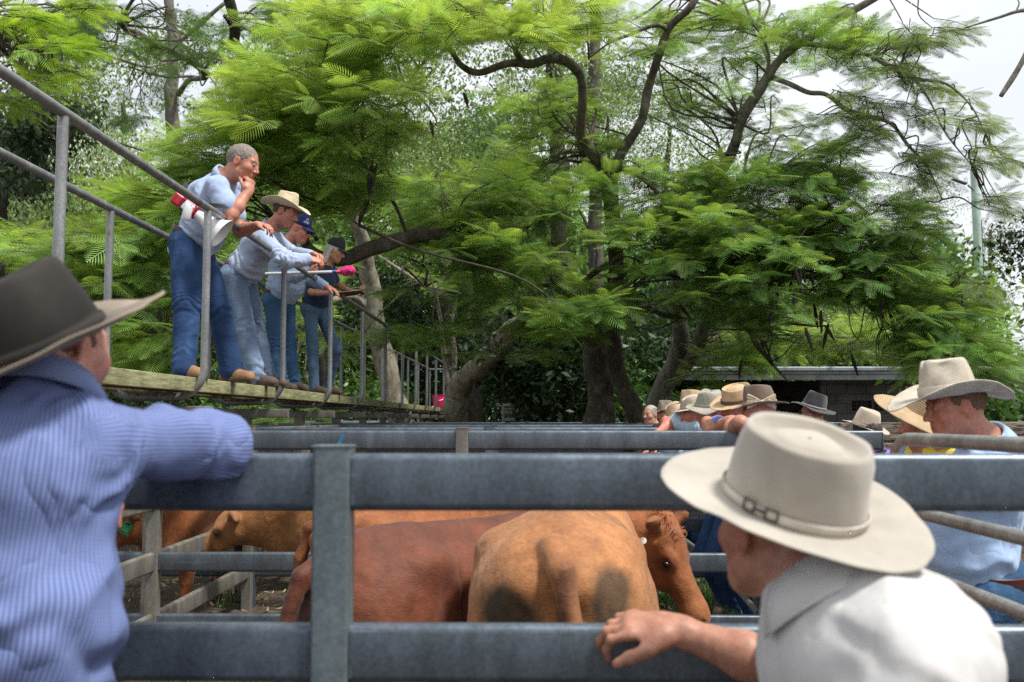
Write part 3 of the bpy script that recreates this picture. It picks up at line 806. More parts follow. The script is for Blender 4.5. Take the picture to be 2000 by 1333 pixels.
    if belt is not None:
        bo = ring_band('belt', root, pel + spine * .045, spine, hx, .118 * girth ** .7 * 1.32 + .012, .118 * girth ** .7 + .012 , .036, belt)
        bc = pel + spine * .045 + unit(np.cross(spine, hx)) * 0 + fwd * (.118 * girth ** .7 + .020)
        MB().box(bc, (.06, .008, .042), frame(fwd, spine), .003).build('buckle', simple('buckle_metal', (.5, .45, .36), .3, .9), bo)
    # ---- hair
    if hair is not None:
        hc, mode = hair
        g = lambda x, y, z: H + R @ (np.array([x, y, z]) * head_s)
        if mode == 'short':
            ph = [ell(g(0, -.015, .038), (.0785 * head_s, .0985 * head_s, .0865 * head_s), .01, R), cut(ell(g(0, .115, -.012), (.09, .085, .085), .03, R)), cut(cone(g(-.2, -.03, -.11), g(.2, -.03, -.11), .07, .07, .02)),
                  cut(ell(g(-.085, .0, -.004), (.016, .026, .034), .008, R)), cut(ell(g(.085, .0, -.004), (.016, .026, .034), .008, R))]
        else:
            ph = [ell(g(0, -.016, .040), (.084 * head_s, .102 * head_s, .09 * head_s), .01, R), cone(g(-.064, -.045, .0), g(-.07, -.05, -.14), .026, .024, .03), cone(g(.064, -.045, .0), g(.07, -.05, -.14), .026, .024, .03),
                  cone(g(0, -.075, .0), g(0, -.09, -.16), .045, .04, .05), cut(ell(g(0, .10, -.03), (.078, .10, .13), .015, R)), cut(cone(g(-.05, .06, -.12), g(.05, .06, -.12), .06, .06, .02))]
        v, q = surf(ph, min(res, .006)); n = normals(v, q)
        v = v + n * (.0028 * vnoise(v * np.array([160, 160, 90]), 4) + .0022 * vnoise(v * 60, 9) + .0005)[:, None]
        mesh('hair', v, q, hc, root)
    root_R[root.name] = (H, R)
    return root, H, R
root_R = {}

def folds_along_torso(v, n, pel, ch, spine, amp, seed):
    h = (v - pel) @ spine; L = np.linalg.norm(ch - pel)
    m = np.clip(1 - np.abs(h - L * .25) / (L * .5), 0, 1); rad = np.linalg.norm(v - pel - h[:, None] * spine, axis=1)
    m = m * np.clip(2.2 - rad / .14, 0, 1)
    ph = 2 * math.pi * (h / .075 + 1.6 * vnoise(v * 4.5, seed + 31) + .4 * vnoise(v * 13, seed + 37))
    return v + n * (amp * m * np.sin(ph) * (.5 + .5 * vnoise(v * 5, seed + 41)))[:, None]

def hat_seat(H, R, z=.058, tilt=0.0, back=0.012):
    """where a hat sits: on the brow; tilt tips it back"""
    c, s = math.cos(tilt), math.sin(tilt); r, f, u = R[:, 0], R[:, 1], R[:, 2]
    f2 = f * c + u * s; u2 = u * c - f * s
    return H + u * z - f * back, np.stack([r, f2, u2], 1)

def stand_pose(H, f, ground, lean=.25, side=None, arms='rail', rail_z=None, spread=.22, twist=0, height_leg=.86, reach=.30):
    """a standing, slightly leaning figure worked out from the head position"""
    f = unit(V(f[0], f[1], 0)); up = V(0, 0, 1); r = np.cross(f, up)            # right of the body
    sp = unit(up * math.cos(lean) + f * math.sin(lean))
    nk = H - up * .135 - f * .045; ch = nk - sp * .17; pel = ch - sp * .36
    J = dict(head=H, neck=nk, chest=ch, pel=pel, fwd=f)
    for s, k in ((1, 'R'), (-1, 'L')):
        J['sh' + k] = nk - sp * .055 + r * s * .175; J['hip' + k] = pel - up * .05 + r * s * .095
        an = V(*(pel[:2] + (r * s * .12 - f * .02)[:2]), ground + .09)
        d = J['hip' + k] - an; L = np.linalg.norm(d); b = math.sqrt(max(0, (.43) ** 2 - (L / 2) ** 2))
        J['an' + k] = an; J['kn' + k] = lerp(J['hip' + k], an, .5) + f * (b + .01); J['toe' + k] = V(an[0], an[1], ground + .03) + f * .17
        sh = J['sh' + k]
        if arms == 'rail':
            J['el' + k] = sh - up * .20 + f * .16 + r * s * .08; J['wr' + k] = V(*(J['el' + k] + f * .16 - r * s * .16)[:2], J['el' + k][2] + .03)
        elif arms == 'fold':
            z = rail_z + .045
            J['el' + k] = V(*(sh + f * .20 + r * s * .07)[:2], z); J['wr' + k] = J['el' + k] + f * .03 - r * s * .225 - up * (.10 if s > 0 else .05)
        else:
            J['el' + k] = sh - up * .28 + r * s * .05 - f * .02; J['wr' + k] = J['el' + k] - up * .24 + f * .08
    return J
# ------------------------------------------------------------------ ground
m, t, b = nodes('yard_dirt')
n1 = noise(t, 1.3, 8, .65); n2 = noise(t, 14, 6, .7)
base = ramp(t, n2, [(.25, (.022, .015, .010)), (.5, (.062, .044, .030)), (.78, (.16, .12, .08))])
base = mix(t, base, ramp(t, n1, [(.3, (.5, .5, .5)), (.7, (1.3, 1.25, 1.15))]), .8, 'MULTIPLY')
t.links.new(base, b.inputs['Base Color']); b.inputs['Roughness'].default_value = .9
bump(t, b, n2, .9, .04)
gx, gy = np.meshgrid(np.linspace(-7, 7, 141), np.linspace(-1, 19, 201)); g0 = np.stack([gx.ravel(), gy.ravel(), 0 * gx.ravel()], 1)
g0[:, 2] = .022 * fbm(g0 * 2.3, 3, 2) + .012 * fbm(g0 * 9, 2, 5)
edge = np.minimum(np.minimum(g0[:, 0] + 7, 7 - g0[:, 0]), np.minimum(g0[:, 1] + 1, 19 - g0[:, 1])); g0[:, 2] *= np.clip(edge, 0, 1)
gq = np.array([(j * 141 + i, j * 141 + i + 1, (j + 1) * 141 + i + 1, (j + 1) * 141 + i) for j in range(200) for i in range(140)])
far = [(-700, -700, 0), (-7, -700, 0), (7, -700, 0), (700, -700, 0), (-700, -1, 0), (700, -1, 0), (-700, 19, 0), (700, 19, 0), (-700, 900, 0), (-7, 900, 0), (7, 900, 0), (700, 900, 0), (-7, -1, 0), (7, -1, 0), (-7, 19, 0), (7, 19, 0)]
k = len(g0); gv = np.vstack([g0, np.array(far, float)])
gq = np.vstack([gq, np.array([(0, 1, 12, 4), (1, 2, 13, 12), (2, 3, 5, 13), (4, 12, 14, 6), (13, 5, 7, 15), (6, 14, 9, 8), (14, 15, 10, 9), (15, 7, 11, 10)]) + k])
tag(mesh('ground', gv, gq, m), kind='structure')

# straw and grass on the yard floor
def litter():
    b = MB(); rr = random.Random(3)
    v = []; f = []; c = []
    for i in range(9000):
        x, y = rr.uniform(-4.5, 4.5), rr.uniform(3.2, 13); a = rr.uniform(0, math.pi); l = rr.uniform(.02, .09); w = rr.uniform(.0015, .004)
        dx, dy = math.cos(a) * l, math.sin(a) * l; z = .02 + rr.uniform(0, .03); k = len(v)
        v += [(x - dy * w / l, y + dx * w / l, z), (x + dy * w / l, y - dx * w / l, z), (x + dx + dy * w / l, y + dy - dx * w / l, z + rr.uniform(-.01, .03)), (x + dx - dy * w / l, y + dy + dx * w / l, z + rr.uniform(-.01, .03))]
        f.append((k, k + 1, k + 2, k + 3)); g = rr.uniform(.5, 1.2); c += [(.34 * g, .26 * g, .14 * g)] * 4
    return np.array(v), np.array(f), np.array(c)
v, f, c = litter()
mc, t, b = nodes('coloured_matt'); t.links.new(attr(t), b.inputs['Base Color']); b.inputs['Roughness'].default_value = .8
tag(mesh('straw', v, f, mc, col=c, smooth=False), kind='stuff', label='dry straw and bark littered over the dirt of the pens')
def grass():
    rr = random.Random(5); v = []; f = []; c = []
    spots = [(rr.uniform(1.5, 2.4), rr.uniform(5.6, 9.5)) for _ in range(70)] + [(rr.uniform(.9, 1.7), rr.uniform(6.2, 9.0)) for _ in range(40)] + [(rr.uniform(-2.6, 0), rr.uniform(5.4, 6.4)) for _ in range(26)] + [(rr.uniform(-4.5, 4.5), rr.uniform(5, 14)) for _ in range(90)] + [(rr.uniform(.2, 1.5), rr.uniform(4.6, 5.8)) for _ in range(26)]
    for (x, y) in spots:
        for _ in range(28):
            px, py = x + rr.gauss(0, .07), y + rr.gauss(0, .07); a = rr.uniform(0, 6.28); h = rr.uniform(.04, .15); w = .004; k = len(v)
            ox, oy = math.cos(a) * h * .6, math.sin(a) * h * .6; s, q = -math.sin(a) * w, math.cos(a) * w
            v += [(px - s, py - q, 0.0), (px + s, py + q, 0.0), (px + ox * .4 + s * .8, py + oy * .4 + q * .8, h * .7), (px + ox * .4 - s * .8, py + oy * .4 - q * .8, h * .7), (px + ox + s * .1, py + oy + q * .1, h), (px + ox - s * .1, py + oy - q * .1, h)]
            f += [(k, k + 1, k + 2, k + 3), (k + 3, k + 2, k + 4, k + 5)]; g = rr.uniform(.6, 1.4); c += [(.07 * g, .16 * g, .03 * g)] * 6
    return np.array(v), np.array(f), np.array(c)
v, f, c = grass()
tag(mesh('grass', v, f, leaf_mat('grass_blades', .3), col=c), kind='stuff', label='green grass tufts growing through the dirt of the pens')

# ------------------------------------------------------------------ cattle yard fences
GALV = galv('galvanised_rail', (.118, .146, .178), .6, .33)
GALV_OLD = galv('galvanised_old', (.17, .175, .165), .4, .5, rust=.25, lichen=.5)
GALV_POST = galv('galvanised_post', (.15, .19, .205), .5, .45)
GALV_DIRTY = galv('galvanised_dirty', (.19, .18, .16), .35, .55, rust=.35, lichen=.4)
TOP = 1.43; PITCH_R = .355; RH, RW = .115, .042
def fence(label, y, x0, x1, posts, rails=4, mat=GALV, postmat=None, top=TOP, wid=.075, tilt=0.0, marks=None, group=None, along='x', X=None, y0=None, y1=None, pz=.012, pitch=None):
    if along == 'x': t_ = thing('rail_fence', label, 'fence', ((x0 + x1) / 2, y, 0), group)
    else: t_ = thing('rail_fence', label, 'fence', (X, (y0 + y1) / 2, 0), group)
    for p in posts:
        q = (p, y) if along == 'x' else (X, p)
        b = MB().bar((q[0], q[1], 0), (q[0], q[1], top + pz), wid, wid, .006, up=(0, 1, 0))
        b.box((q[0], q[1], top + pz + .0025), (wid + .004, wid + .004, .005), None, .001)
        b.build('post', postmat or mat, t_)
    ends = sorted(posts); lo, hi = (x0, x1) if along == 'x' else (y0, y1)
    cuts = [lo] + ends + [hi]
    for r in range(rails):
        z = top - RH / 2 - r * (pitch or PITCH_R); b = MB()
        for a, c in zip(cuts[:-1], cuts[1:]):
            a2 = a + (wid / 2 + .001 if a in ends else 0); c2 = c - (wid / 2 + .001 if c in ends else 0)
            if c2 - a2 < .02: continue
            if along == 'x':
                b.bar((a2, y, z), (c2, y, z), RW, RH, .016)
                for e, s in ((a2, 1), (c2, -1)):
                    if (e - s * (wid / 2 + .001)) in ends or True:
                        b.tube([(e + s * .002, y - RW / 2, z - RH / 2 + .012), (e + s * .003, y - RW / 2 - .001, z), (e + s * .002, y - RW / 2, z + RH / 2 - .012)], .004, 6)
            else: b.bar((X, a2, z), (X, c2, z), RW, RH, .016)
        b.build('rail', mat, t_)
    return t_
f1 = fence('thick blue-grey rail fence with two men leaning on it, largest of the pen fences', 2.03, -4.4, 3.6, [-2.2, -.392, 1.42, 3.25], wid=.074, postmat=GALV_POST, pitch=.338)
f2 = fence('rail fence behind the red and tan cows, with a blue paint mark on top', 5.9, -5.8, 2.08, [-4.0, -2.2, -.385, 1.45], mat=galv('galvanised_rail_b', (.122, .143, .168), .6, .33), postmat=GALV_DIRTY)
# a smear of blue marking paint on the top rail of the second fence
pm = simple('marking_paint', (.03, .16, .30), .6, var=.3)
a = [P(655, 872, 5.875), P(664, 874, 5.875), P(673, 848, 5.875), P(669, 846, 5.875)]
v_ = np.array(a); v_[:, 1] = 5.9 - RW / 2 - .0015
pv = np.vstack([v_, v_ + V(0, .001, 0)])
rail_top = [c for c in f2.children if c.name.startswith('rail')][0]
mesh('paint_mark', pv, [(0, 1, 2, 3), (7, 6, 5, 4), (0, 4, 5, 1), (1, 5, 6, 2), (2, 6, 7, 3), (3, 7, 4, 0)], pm, rail_top, smooth=False)
fence('third rail fence back, thin grey line with one post cap showing above the second', 8.0, -6, 2.1, [-4.1, -2.2, -.30, 1.5])
fence('fourth rail fence back, seen end to end just under the catwalk supports', 11.6, -7.5, 2.4, [-5.8, -4.0, -2.2, -.38, 1.5])
fence('far rail fence in front of the dark tree trunk', 15.2, -8, 4.4, [-6, -4, -2.2, -.3, 1.5, 3.3])
fence('last rail fence of the yard by the foot of the trees', 19.0, -8, 6, [-6.5, -4.4, -2.2, .0, 1.9, 3.9])
fence('lengthwise rail fence dividing the pens, in line with the catwalk', None, None, None, [3.9, 7.9, 9.9], along='y', X=-2.2, y0=2.08, y1=11.55, mat=GALV_DIRTY)
fence('lengthwise rail fence that the row of hatted men leans on', None, None, None, [7.9, 9.9, 13.4], along='y', X=1.5, y0=5.95, y1=15.1, mat=GALV_OLD)
# brace tube low on the right fence
t_ = thing('brace_pipe', 'thin grey brace pipe sloping to the ground beside the fence post with the boots', 'pipe', (1.62, 6.2, .3))
MB().tube([P(1420, 1128, 7.4), P(1482, 1200, 6.1)], .020, 10).build('pipe', GALV_OLD, t_)

# tube gate at the right, round the pen corner
gt = thing('tube_gate', 'rounded galvanised tube gate in front of the pale blue shirted man at the corner', 'gate', (1.25, 2.6, 0))
GM = galv('gate_tube', (.30, .29, .27), .45, .4, rust=.3)
gx_ = 1.25
def gp(px, py):                   # a point of the gate plane x = gx_
    r = CR @ np.array([(px - 1000) / FPX, (666.5 - py) / FPX, -1.0]); return EYE + r * (gx_ / r[0])
far_y = gp(1742, 900)[1]; tz = gp(1850, 862)[2]
frame_pts = [(gx_, .5, tz), (gx_, far_y - .16, tz)] + [(gx_, far_y - .16 + .16 * math.sin(a), tz - .16 + .16 * math.cos(a)) for a in np.linspace(.15, math.pi / 2, 8)] + [(gx_, far_y, .35)] + [(gx_, far_y - .12 + .12 * math.cos(a), .35 - .12 * math.sin(a)) for a in np.linspace(.15, math.pi / 2, 6)] + [(gx_, .5, .23)]
MB().tube(frame_pts, .0215, 14).build('frame', GM, gt)
for (px, py) in ((1900, 1028), (1890, 1156), (1850, 1275), (1850, 1420)):
    z = gp(px, py)[2]
    MB().tube([(gx_, .5, z), (gx_, far_y - .02, z)], .0200, 12).build('rail', GM, gt)

# ------------------------------------------------------------------ raised catwalk
NX, FX = -2.05, -2.68                  # near and far handrail lines
PLAT = 1.76; HRZ = 2.85
TUBE = galv('catwalk_tube', (.25, .255, .26), .5, .36, rust=.12)
cw = thing('catwalk', 'long raised catwalk with bent tube handrails over the pens, four people standing on it', 'catwalk', (-2.37, 15, 0))
FY = [2.2, 4.28, 6.28, 8.3, 10.3, 12.3, 14.3, 16.3, 18.3, 20.3, 22.3, 24.4, 27.3]
r_ = .18
for y in FY:
    xs = []
    arc = lambda cx, cz, a0, a1: [(cx + r_ * math.cos(a), y, cz + r_ * math.sin(a)) for a in np.linspace(a0, a1, 9)]
    bz = PLAT - .125
    pts = [(NX, y, HRZ - .02), (NX, y, 2.3)] + arc(NX - r_, bz + r_, 0, -math.pi / 2) + arc(FX + r_, bz + r_, -math.pi / 2, -math.pi) + [(FX, y, 2.3), (FX, y, HRZ - .02)]
    MB().tube(pts, .0245, 14).build('hoop', TUBE, cw)
for x, nm in ((NX, 'handrail'), (FX, 'handrail')):
    pts = [(x, yy, HRZ) for yy in np.linspace(1.2, 27.35, 40)]
    b = MB().tube(pts, .0245, 14)
    for yy in (3.3, 6.9, 9.3, 13.0, 19.0): b.tube([(x, yy, HRZ), (x, yy + .05, HRZ)], .0262, 14)
    b.build('handrail', TUBE, cw)
# deck: timber edge boards with lichen, steel mesh floor
m, t, b = nodes('lichen_timber')
na = noise(t, 18, 6, .7, stretch=(1, .25, 2.4)); nb_ = noise(t, 5, 5, .7)
base = ramp(t, na, [(.25, (.10, .10, .045)), (.5, (.27, .27, .13)), (.75, (.44, .42, .26))])
base = mix(t, base, (.06, .05, .03), ramp(t, nb_, [(.5, (0, 0, 0)), (.72, (.7,) * 3)]))
t.links.new(base, b.inputs['Base Color']); b.inputs['Roughness'].default_value = .9; bump(t, b, na, .6, .01); LT = m
for i, (y0, y1) in enumerate(zip([1.2, 6.0, 10.8, 15.6, 20.4], [6.0, 10.8, 15.6, 20.4, 27.3])):
    MB().bar((-2.125, y0 + .003, PLAT - .045), (-2.125, y1 - .003, PLAT - .045), .045, .09, .006).build('edge_board', LT, cw)
    MB().bar((-2.61, y0 + .003, PLAT - .045), (-2.61, y1 - .003, PLAT - .045), .045, .09, .006).build('edge_board', LT, cw)
b = MB()
for x in np.linspace(-2.15, -2.585, 9)[1:-1]: b.box((x, 14.25, PLAT - .018), (.046, 26.0, .024), None, .003)
b.build('deck', simple('deck_planks', (.13, .11, .07), .9, var=.4, scale=12), cw)
b = MB(); rm = simple('rusty_mesh', (.12, .05, .03), .9, var=.5, scale=60)
for y in np.arange(1.3, 27.2, .1): b.box((-2.367, y, PLAT - .062), (.44, .008, .006), None, .001)
for x in np.linspace(-2.2, -2.54, 5): b.box((x, 14.25, PLAT - .068), (.006, 25.9, .004), None, .001)
b.build('mesh_floor', rm, cw)
for y in FY:
    if y < 3: continue
    MB().bar((-2.78, y + .02, PLAT - .215), (-2.0, y + .02, PLAT - .215), .06, .07, .006).build('cross_beam', GALV_DIRTY, cw)
    px_ = -2.37
    MB().bar((px_, y + .05, 0), (px_, y + .05, PLAT - .252), .095, .095, .006, up=(0, 1, 0)).build('support_post', GALV_DIRTY, cw)
# end frame and ladder rails of the catwalk
b = MB()
for z in (1.12, .7): b.tube([(NX, 27.35, z), (FX, 27.35, z)], .02, 8)
b.tube([(NX, 27.35, 0), (NX, 27.35, HRZ)], .0245, 10).tube([(NX, 27.35, HRZ), (FX, 27.35, HRZ)], .0245, 10)
b.build('end_frame', TUBE, cw)

# pink and white bucket near the end of the catwalk
bk = thing('bucket', 'pink and white plastic bucket standing at the end of the catwalk', 'bucket', (-2.36, 24.0, PLAT))
c_ = P(857, 795, 24.2); c_[2] = PLAT
b = MB().lathe(c_, (0, 0, 1), [(.001, .004), (.13, .004), (.135, .012), (.155, .30), (.165, .302), (.165, .315), (.15, .315), (.13, .02), (.001, .015)], 28)
m, t, bb = nodes('bucket_plastic'); tc = t.nodes.new('ShaderNodeTexCoord'); sp = t.nodes.new('ShaderNodeSeparateXYZ'); t.links.new(tc.outputs['Object'], sp.inputs[0])
t.links.new(ramp(t, sp.outputs['X'], [(.0, (.85, .03, .18)), (.46, (.85, .03, .18)), (.5, (.8, .78, .78))]), bb.inputs['Base Color']); bb.inputs['Roughness'].default_value = .4
b.build('pail', m, bk)
MB().tube([c_ + V(-.16, 0, .28), c_ + V(-.1, -.12, .2), c_ + V(0, -.165, .17), c_ + V(.1, -.12, .2), c_ + V(.16, 0, .28)], .004, 6).build('handle', simple('wire', (.3, .3, .3), .4, .8), bk)

# ------------------------------------------------------------------ background structures
# low shed with block wall, vents and metal fascia
sh = thing('shed', 'low dark block shed with a pale metal fascia under the poinciana', 'shed', (8.5, 20.5, 0))
m, t, b = nodes('block_wall'); br = t.nodes.new('ShaderNodeTexBrick'); br.inputs['Scale'].default_value = 1.0
br.inputs['Brick Width'].default_value = .4; br.inputs['Row Height'].default_value = .2; br.inputs['Mortar Size'].default_value = .008
br.inputs['Color1'].default_value = (.15, .145, .14, 1); br.inputs['Color2'].default_value = (.19, .185, .18, 1); br.inputs['Mortar'].default_value = (.05, .05, .05, 1)
tc = t.nodes.new('ShaderNodeTexCoord'); mp = t.nodes.new('ShaderNodeMapping'); mp.inputs['Rotation'].default_value = (math.pi / 2, 0, 0); t.links.new(tc.outputs['Object'], mp.inputs[0]); t.links.new(mp.outputs[0], br.inputs['Vector'])
t.links.new(mix(t, br.outputs['Color'], ramp(t, noise(t, 3, 5), [(.3, (.6, .6, .6)), (.7, (1.3, 1.3, 1.3))]), .8, 'MULTIPLY'), b.inputs['Base Color']); b.inputs['Roughness'].default_value = .9; BW = m
zt = P(1600, 735, 20)[2]
x0, x1 = P(1330, 780, 20)[0], P(2100, 780, 20)[0]
xw = P(1615, 780, 20)[0]
b = MB()                                                # wall in pieces round the vent openings
vz0, vz1 = P(1700, 803, 20.4)[2], P(1700, 783, 20.4)[2]
vents = [P(p, 790, 20.4)[0] for p in (1664, 1703, 1707, 1745, 1749, 1788, 1792, 1830)]
b.box(((xw + x1) / 2, 20.5, vz0 / 2), (x1 - xw, .19, vz0), None, .004)
b.box(((xw + x1) / 2, 20.5, (vz1 + zt) / 2), (x1 - xw, .19, zt - vz1 - .004), None, .004)
xs = [xw] + vents + [x1]
for i in range(0, len(xs), 2): b.box(((xs[i] + xs[i + 1]) / 2, 20.5, (vz0 + vz1) / 2), (xs[i + 1] - xs[i], .186, vz1 - vz0), None, .002)
b.build('wall', BW, sh)
for i in range(0, 8, 2):
    v0, v1 = vents[i], vents[i + 1]; vb = MB()
    for q in range(1, 4): vb.box((v0 + (v1 - v0) * q / 4, 20.46, (vz0 + vz1) / 2), (.02, .05, vz1 - vz0), None, .003)
    for q in range(1, 3): vb.box(((v0 + v1) / 2, 20.46, vz0 + (vz1 - vz0) * q / 3), (v1 - v0, .05, .014), None, .003)
    vb.build('vent', simple('vent_block', (.06, .065, .07), .8), sh)
MB().box(((x0 + x1) / 2, 24, 1.2), (x1 - x0, .15, 2.4), None, .01).build('back_wall', simple('dark_boards', (.10, .09, .08), .9, var=.4, scale=6), sh)
RO = simple('roof_sheet', (.27, .29, .32), .6, .2, var=.3, scale=4)
MB().box(((x0 + x1) / 2 - .2, 21.8, zt + .11), (x1 - x0 + .4, 5.2, .05), Matrix.Rotation(.03, 3, 'X'), .006).build('roof', RO, sh)
MB().box(((x0 + x1) / 2 - .2, 19.26, zt + .02), (x1 - x0 + .4, .05, .26), None, .008).box(((x0 + x1) / 2 - .2, 19.20, zt + .10), (x1 - x0 + .4, .07, .07), None, .01).build('fascia', RO, sh)
# pole shelter beside the trunk: rough bark-edged slab roof on posts
ts = thing('low_shelter', 'low rough timber roof on posts left of the big dark trunk', 'shelter', (1.1, 24, 0))
RT = simple('rough_timber', (.085, .07, .05), .95, var=.5, scale=9)
p0, p1 = P(985, 798, 24), P(1290, 797, 24)
MB().box(((p0[0] + p1[0]) / 2, 25, p0[2] - .02), (p1[0] - p0[0], 2.6, .10), Matrix.Rotation(-.015, 3, 'Y'), .02).build('roof', RT, ts)
MB().box(((p0[0] + p1[0]) / 2, 23.75, p0[2] - .16), (p1[0] - p0[0] - .1, .06, .14), None, .01).build('beam', RT, ts)
for px in (1012, 1035, 1120, 1262): q = P(px, 810, 24.2); MB().tube([(q[0], 24.2, 0), (q[0], 24.2, p0[2] - .1)], .06, 8).build('post', RT, ts)
rk = thing('sandstone_rock', 'small pale rock lying on the rough timber shelter roof', 'rock', tuple(P(1072, 794, 24.2)))
v, q = surf([ell(P(1069, 791, 24.4), (.085, .08, .075), .03), ell(P(1077, 792, 24.4), (.06, .07, .05), .03)], .012)
v = v + normals(v, q) * .01 * vnoise(v * 14)[:, None]; mesh('stone', v, q, simple('sandstone', (.42, .27, .17), .9), rk)
tp = thing('turquoise_pot', 'small turquoise pot on the rough timber shelter roof', 'pot', tuple(P(1043, 796, 24.2)))
MB().lathe(P(1044, 797, 24.3), (0, 0, 1), [(.001, 0), (.045, 0), (.06, .06), (.055, .10), (.05, .10), (.05, .06), (.001, .02)], 16).build('pot', simple('turquoise', (.01, .30, .33), .4), tp)
# galvanised yard bits beyond: a small loading frame
lf = thing('loading_frame', 'pale metal loading frame standing beyond the last fence', 'frame', tuple(V(0, 0, 0) + P(990, 830, 23) * V(1, 1, 0)))
b = MB()
for (a_, c_) in (((983, 790), (983, 828)), ((1010, 790), (1010, 806)), ((968, 792), (1012, 792)), ((972, 808), (1000, 806)), ((985, 820), (1006, 820))):
    b.bar(P(*a_, 23), P(*c_, 23.02), .07, .06, .01, up=(0, 1, 0))
b.build('frame_bars', galv('pale_galv', (.34, .36, .38), .4, .4), lf)
# far railings at the left under the catwalk
fr = thing('far_railing', 'pale double rail fence far off beneath the catwalk', 'fence', tuple(P(620, 810, 24) * V(1, 1, 0)))
for py in (812, 826): MB().bar(P(425, py, 24), P(800, py, 24), .05, .09, .012).build('rail', galv('pale_galv'), fr)
for px in (470, 560, 650, 740): q = P(px, 812, 24); MB().bar((q[0], 24.05, 0), (q[0], 24.05, q[2] + .04), .07, .07, .01, up=(0, 1, 0)).build('post', galv('pale_galv'), fr)
fr2 = thing('far_loading_ramp', 'pale metal railing panel with posts seen between the catwalk supports', 'railing', tuple(P(560, 810, 20) * V(1, 1, 0)))
for py in (798, 816): MB().bar(P(432, py, 20), P(470, py, 20), .05, .06, .012).build('rail', galv('pale_galv'), fr2)
for px in (436, 466): q = P(px, 798, 20); MB().bar((q[0], 20, 0), (q[0], 20, q[2] + .04), .06, .06, .01, up=(0, 1, 0)).build('post', galv('pale_galv'), fr2)
# weathered timber rail fence on the right
wf = thing('timber_fence', 'weathered grey split timber fence behind the man at the tube gate', 'fence', (4.4, 9, 0))
m, t, b = nodes('weathered_timber'); na = noise(t, 5, 7, .72, stretch=(.35, 1, 5)); nb_ = noise(t, 22, 5, .7, stretch=(.4, 1, 3))
base = ramp(t, na, [(.3, (.05, .035, .025)), (.48, (.17, .13, .10)), (.72, (.36, .31, .27))]); base = mix(t, base, ramp(t, nb_, [(.42, (.12, .1, .09)), (.55, (1.1, 1.1, 1.1))]), .85, 'MULTIPLY')
t.links.new(base, b.inputs['Base Color']); b.inputs['Roughness'].default_value = .95; bump(t, b, nb_, .9, .02); WT = m
for (ya, yb, x0p, x1p) in ((826, 862, 1640, 2080), (866, 905, 1640, 2080), (912, 960, 1640, 2080)):
    v = []; 
    za, zb = P(1800, ya, 9)[2], P(1800, yb, 9)[2]; xa, xb = P(x0p, ya, 9)[0], P(x1p, ya, 9)[0]
    b = MB().bar((xa, 9, (za + zb) / 2), (xb, 9, (za + zb) / 2 + .012), .06, za - zb, .012)
    o = b.build('rail', WT, wf)
for px in (1668, 1850, 2030): q = P(px, 830, 9.07); MB().tube([(q[0], 9.13, 0), (q[0], 9.13, q[2] + .02)], .09, 10).build('post', WT, wf)
# street light pole
lp = thing('street_lamp', 'pale green concrete lamp pole with a grey lamp head above the trees', 'street lamp', tuple(P(1915, 818, 40) * V(1, 1, 0)))
pt, pb_ = P(1903, 332, 40), P(1921, 700, 40)
pbt = lerp(pt, pb_, (pt[2]) / (pt[2] - pb_[2]))
MB().tube([pbt, lerp(pbt, pt, .5), pt], [.22, .19, .16], 16).build('pole', simple('pole_concrete', (.42, .55, .48), .7, var=.2, scale=3), lp)
MB().tube([P(1902, 372, 39.8), P(1890, 362, 39.8)], .04, 8).box(P(1874, 355, 39.8), (.62, .22, .10), Matrix.Rotation(.35, 3, 'Y'), .04).build('lamp_head', simple('lamp_head_grey', (.10, .11, .13), .5), lp)
MB().tube([P(1917, 430, 39.7), P(1926, 640, 39.7), P(1928, 800, 39.7)], .02, 6).build('cable', simple('cable', (.05, .05, .05), .6), lp)
# pale buildings glimpsed through the trees
wb = thing('white_shed', 'white corrugated shed glimpsed behind the leaning trunks', 'building', tuple(P(1370, 790, 34) * V(1, 1, 0)))
z_ = P(1370, 690, 34)[2]; q0, q1 = P(1335, 700, 34)[0], P(1450, 700, 34)[0]
WH = simple('white_sheet', (.72, .74, .76), .5, var=.06)
MB().box(((q0 + q1) / 2, 36, z_ / 2), (q1 - q0, 4, z_), None, .02).build('wall', WH, wb)
MB().box(((q0 + q1) / 2, 36, z_ + .06), (q1 - q0 + .3, 4.4, .10), Matrix.Rotation(.05, 3, 'X'), .02).build('roof', RO, wb)
wp = thing('white_post', 'white painted pole beside the leaning trunk', 'pole', tuple(P(1338, 800, 21) * V(1, 1, 0)))
MB().tube([P(1338, 818, 21) * V(1, 1, 0), P(1338, 735, 21)], [.06, .055], 12).lathe(P(1338, 735, 21), (0, 0, 1), [(.07, 0), (.07, .03), (.0, .05)], 12).build('pole', WH, wp)
# distant hill with houses at the right edge
hv = []; hn = 60
for i in range(hn):
    a = math.radians(8 + i * 1.1); R0 = 260
    for j in range(8):
        rr = R0 + j * 30; h = (P(1900, 625, 1)[2] - 1.5) * 260 * math.sin(j / 7 * math.pi * .5) * (1 + .15 * math.sin(i * .7)) * min(1, .35 + i / 22)
        hv.append((math.sin(a) * rr, math.cos(a) * rr, h * (1 if j else 0) - (1 if j == 0 else 0)))
hq = np.array([(i * 8 + j, (i + 1) * 8 + j, (i + 1) * 8 + j + 1, i * 8 + j + 1) for i in range(hn - 1) for j in range(7)])
m, t, b = nodes('hill_green'); t.links.new(ramp(t, noise(t, .08, 8, .7), [(.35, (.12, .19, .10)), (.55, (.24, .32, .19)), (.7, (.40, .44, .34))]), b.inputs['Base Color']); b.inputs['Roughness'].default_value = 1
tag(mesh('hill', np.array(hv), hq[:, ::-1], m), kind='structure')
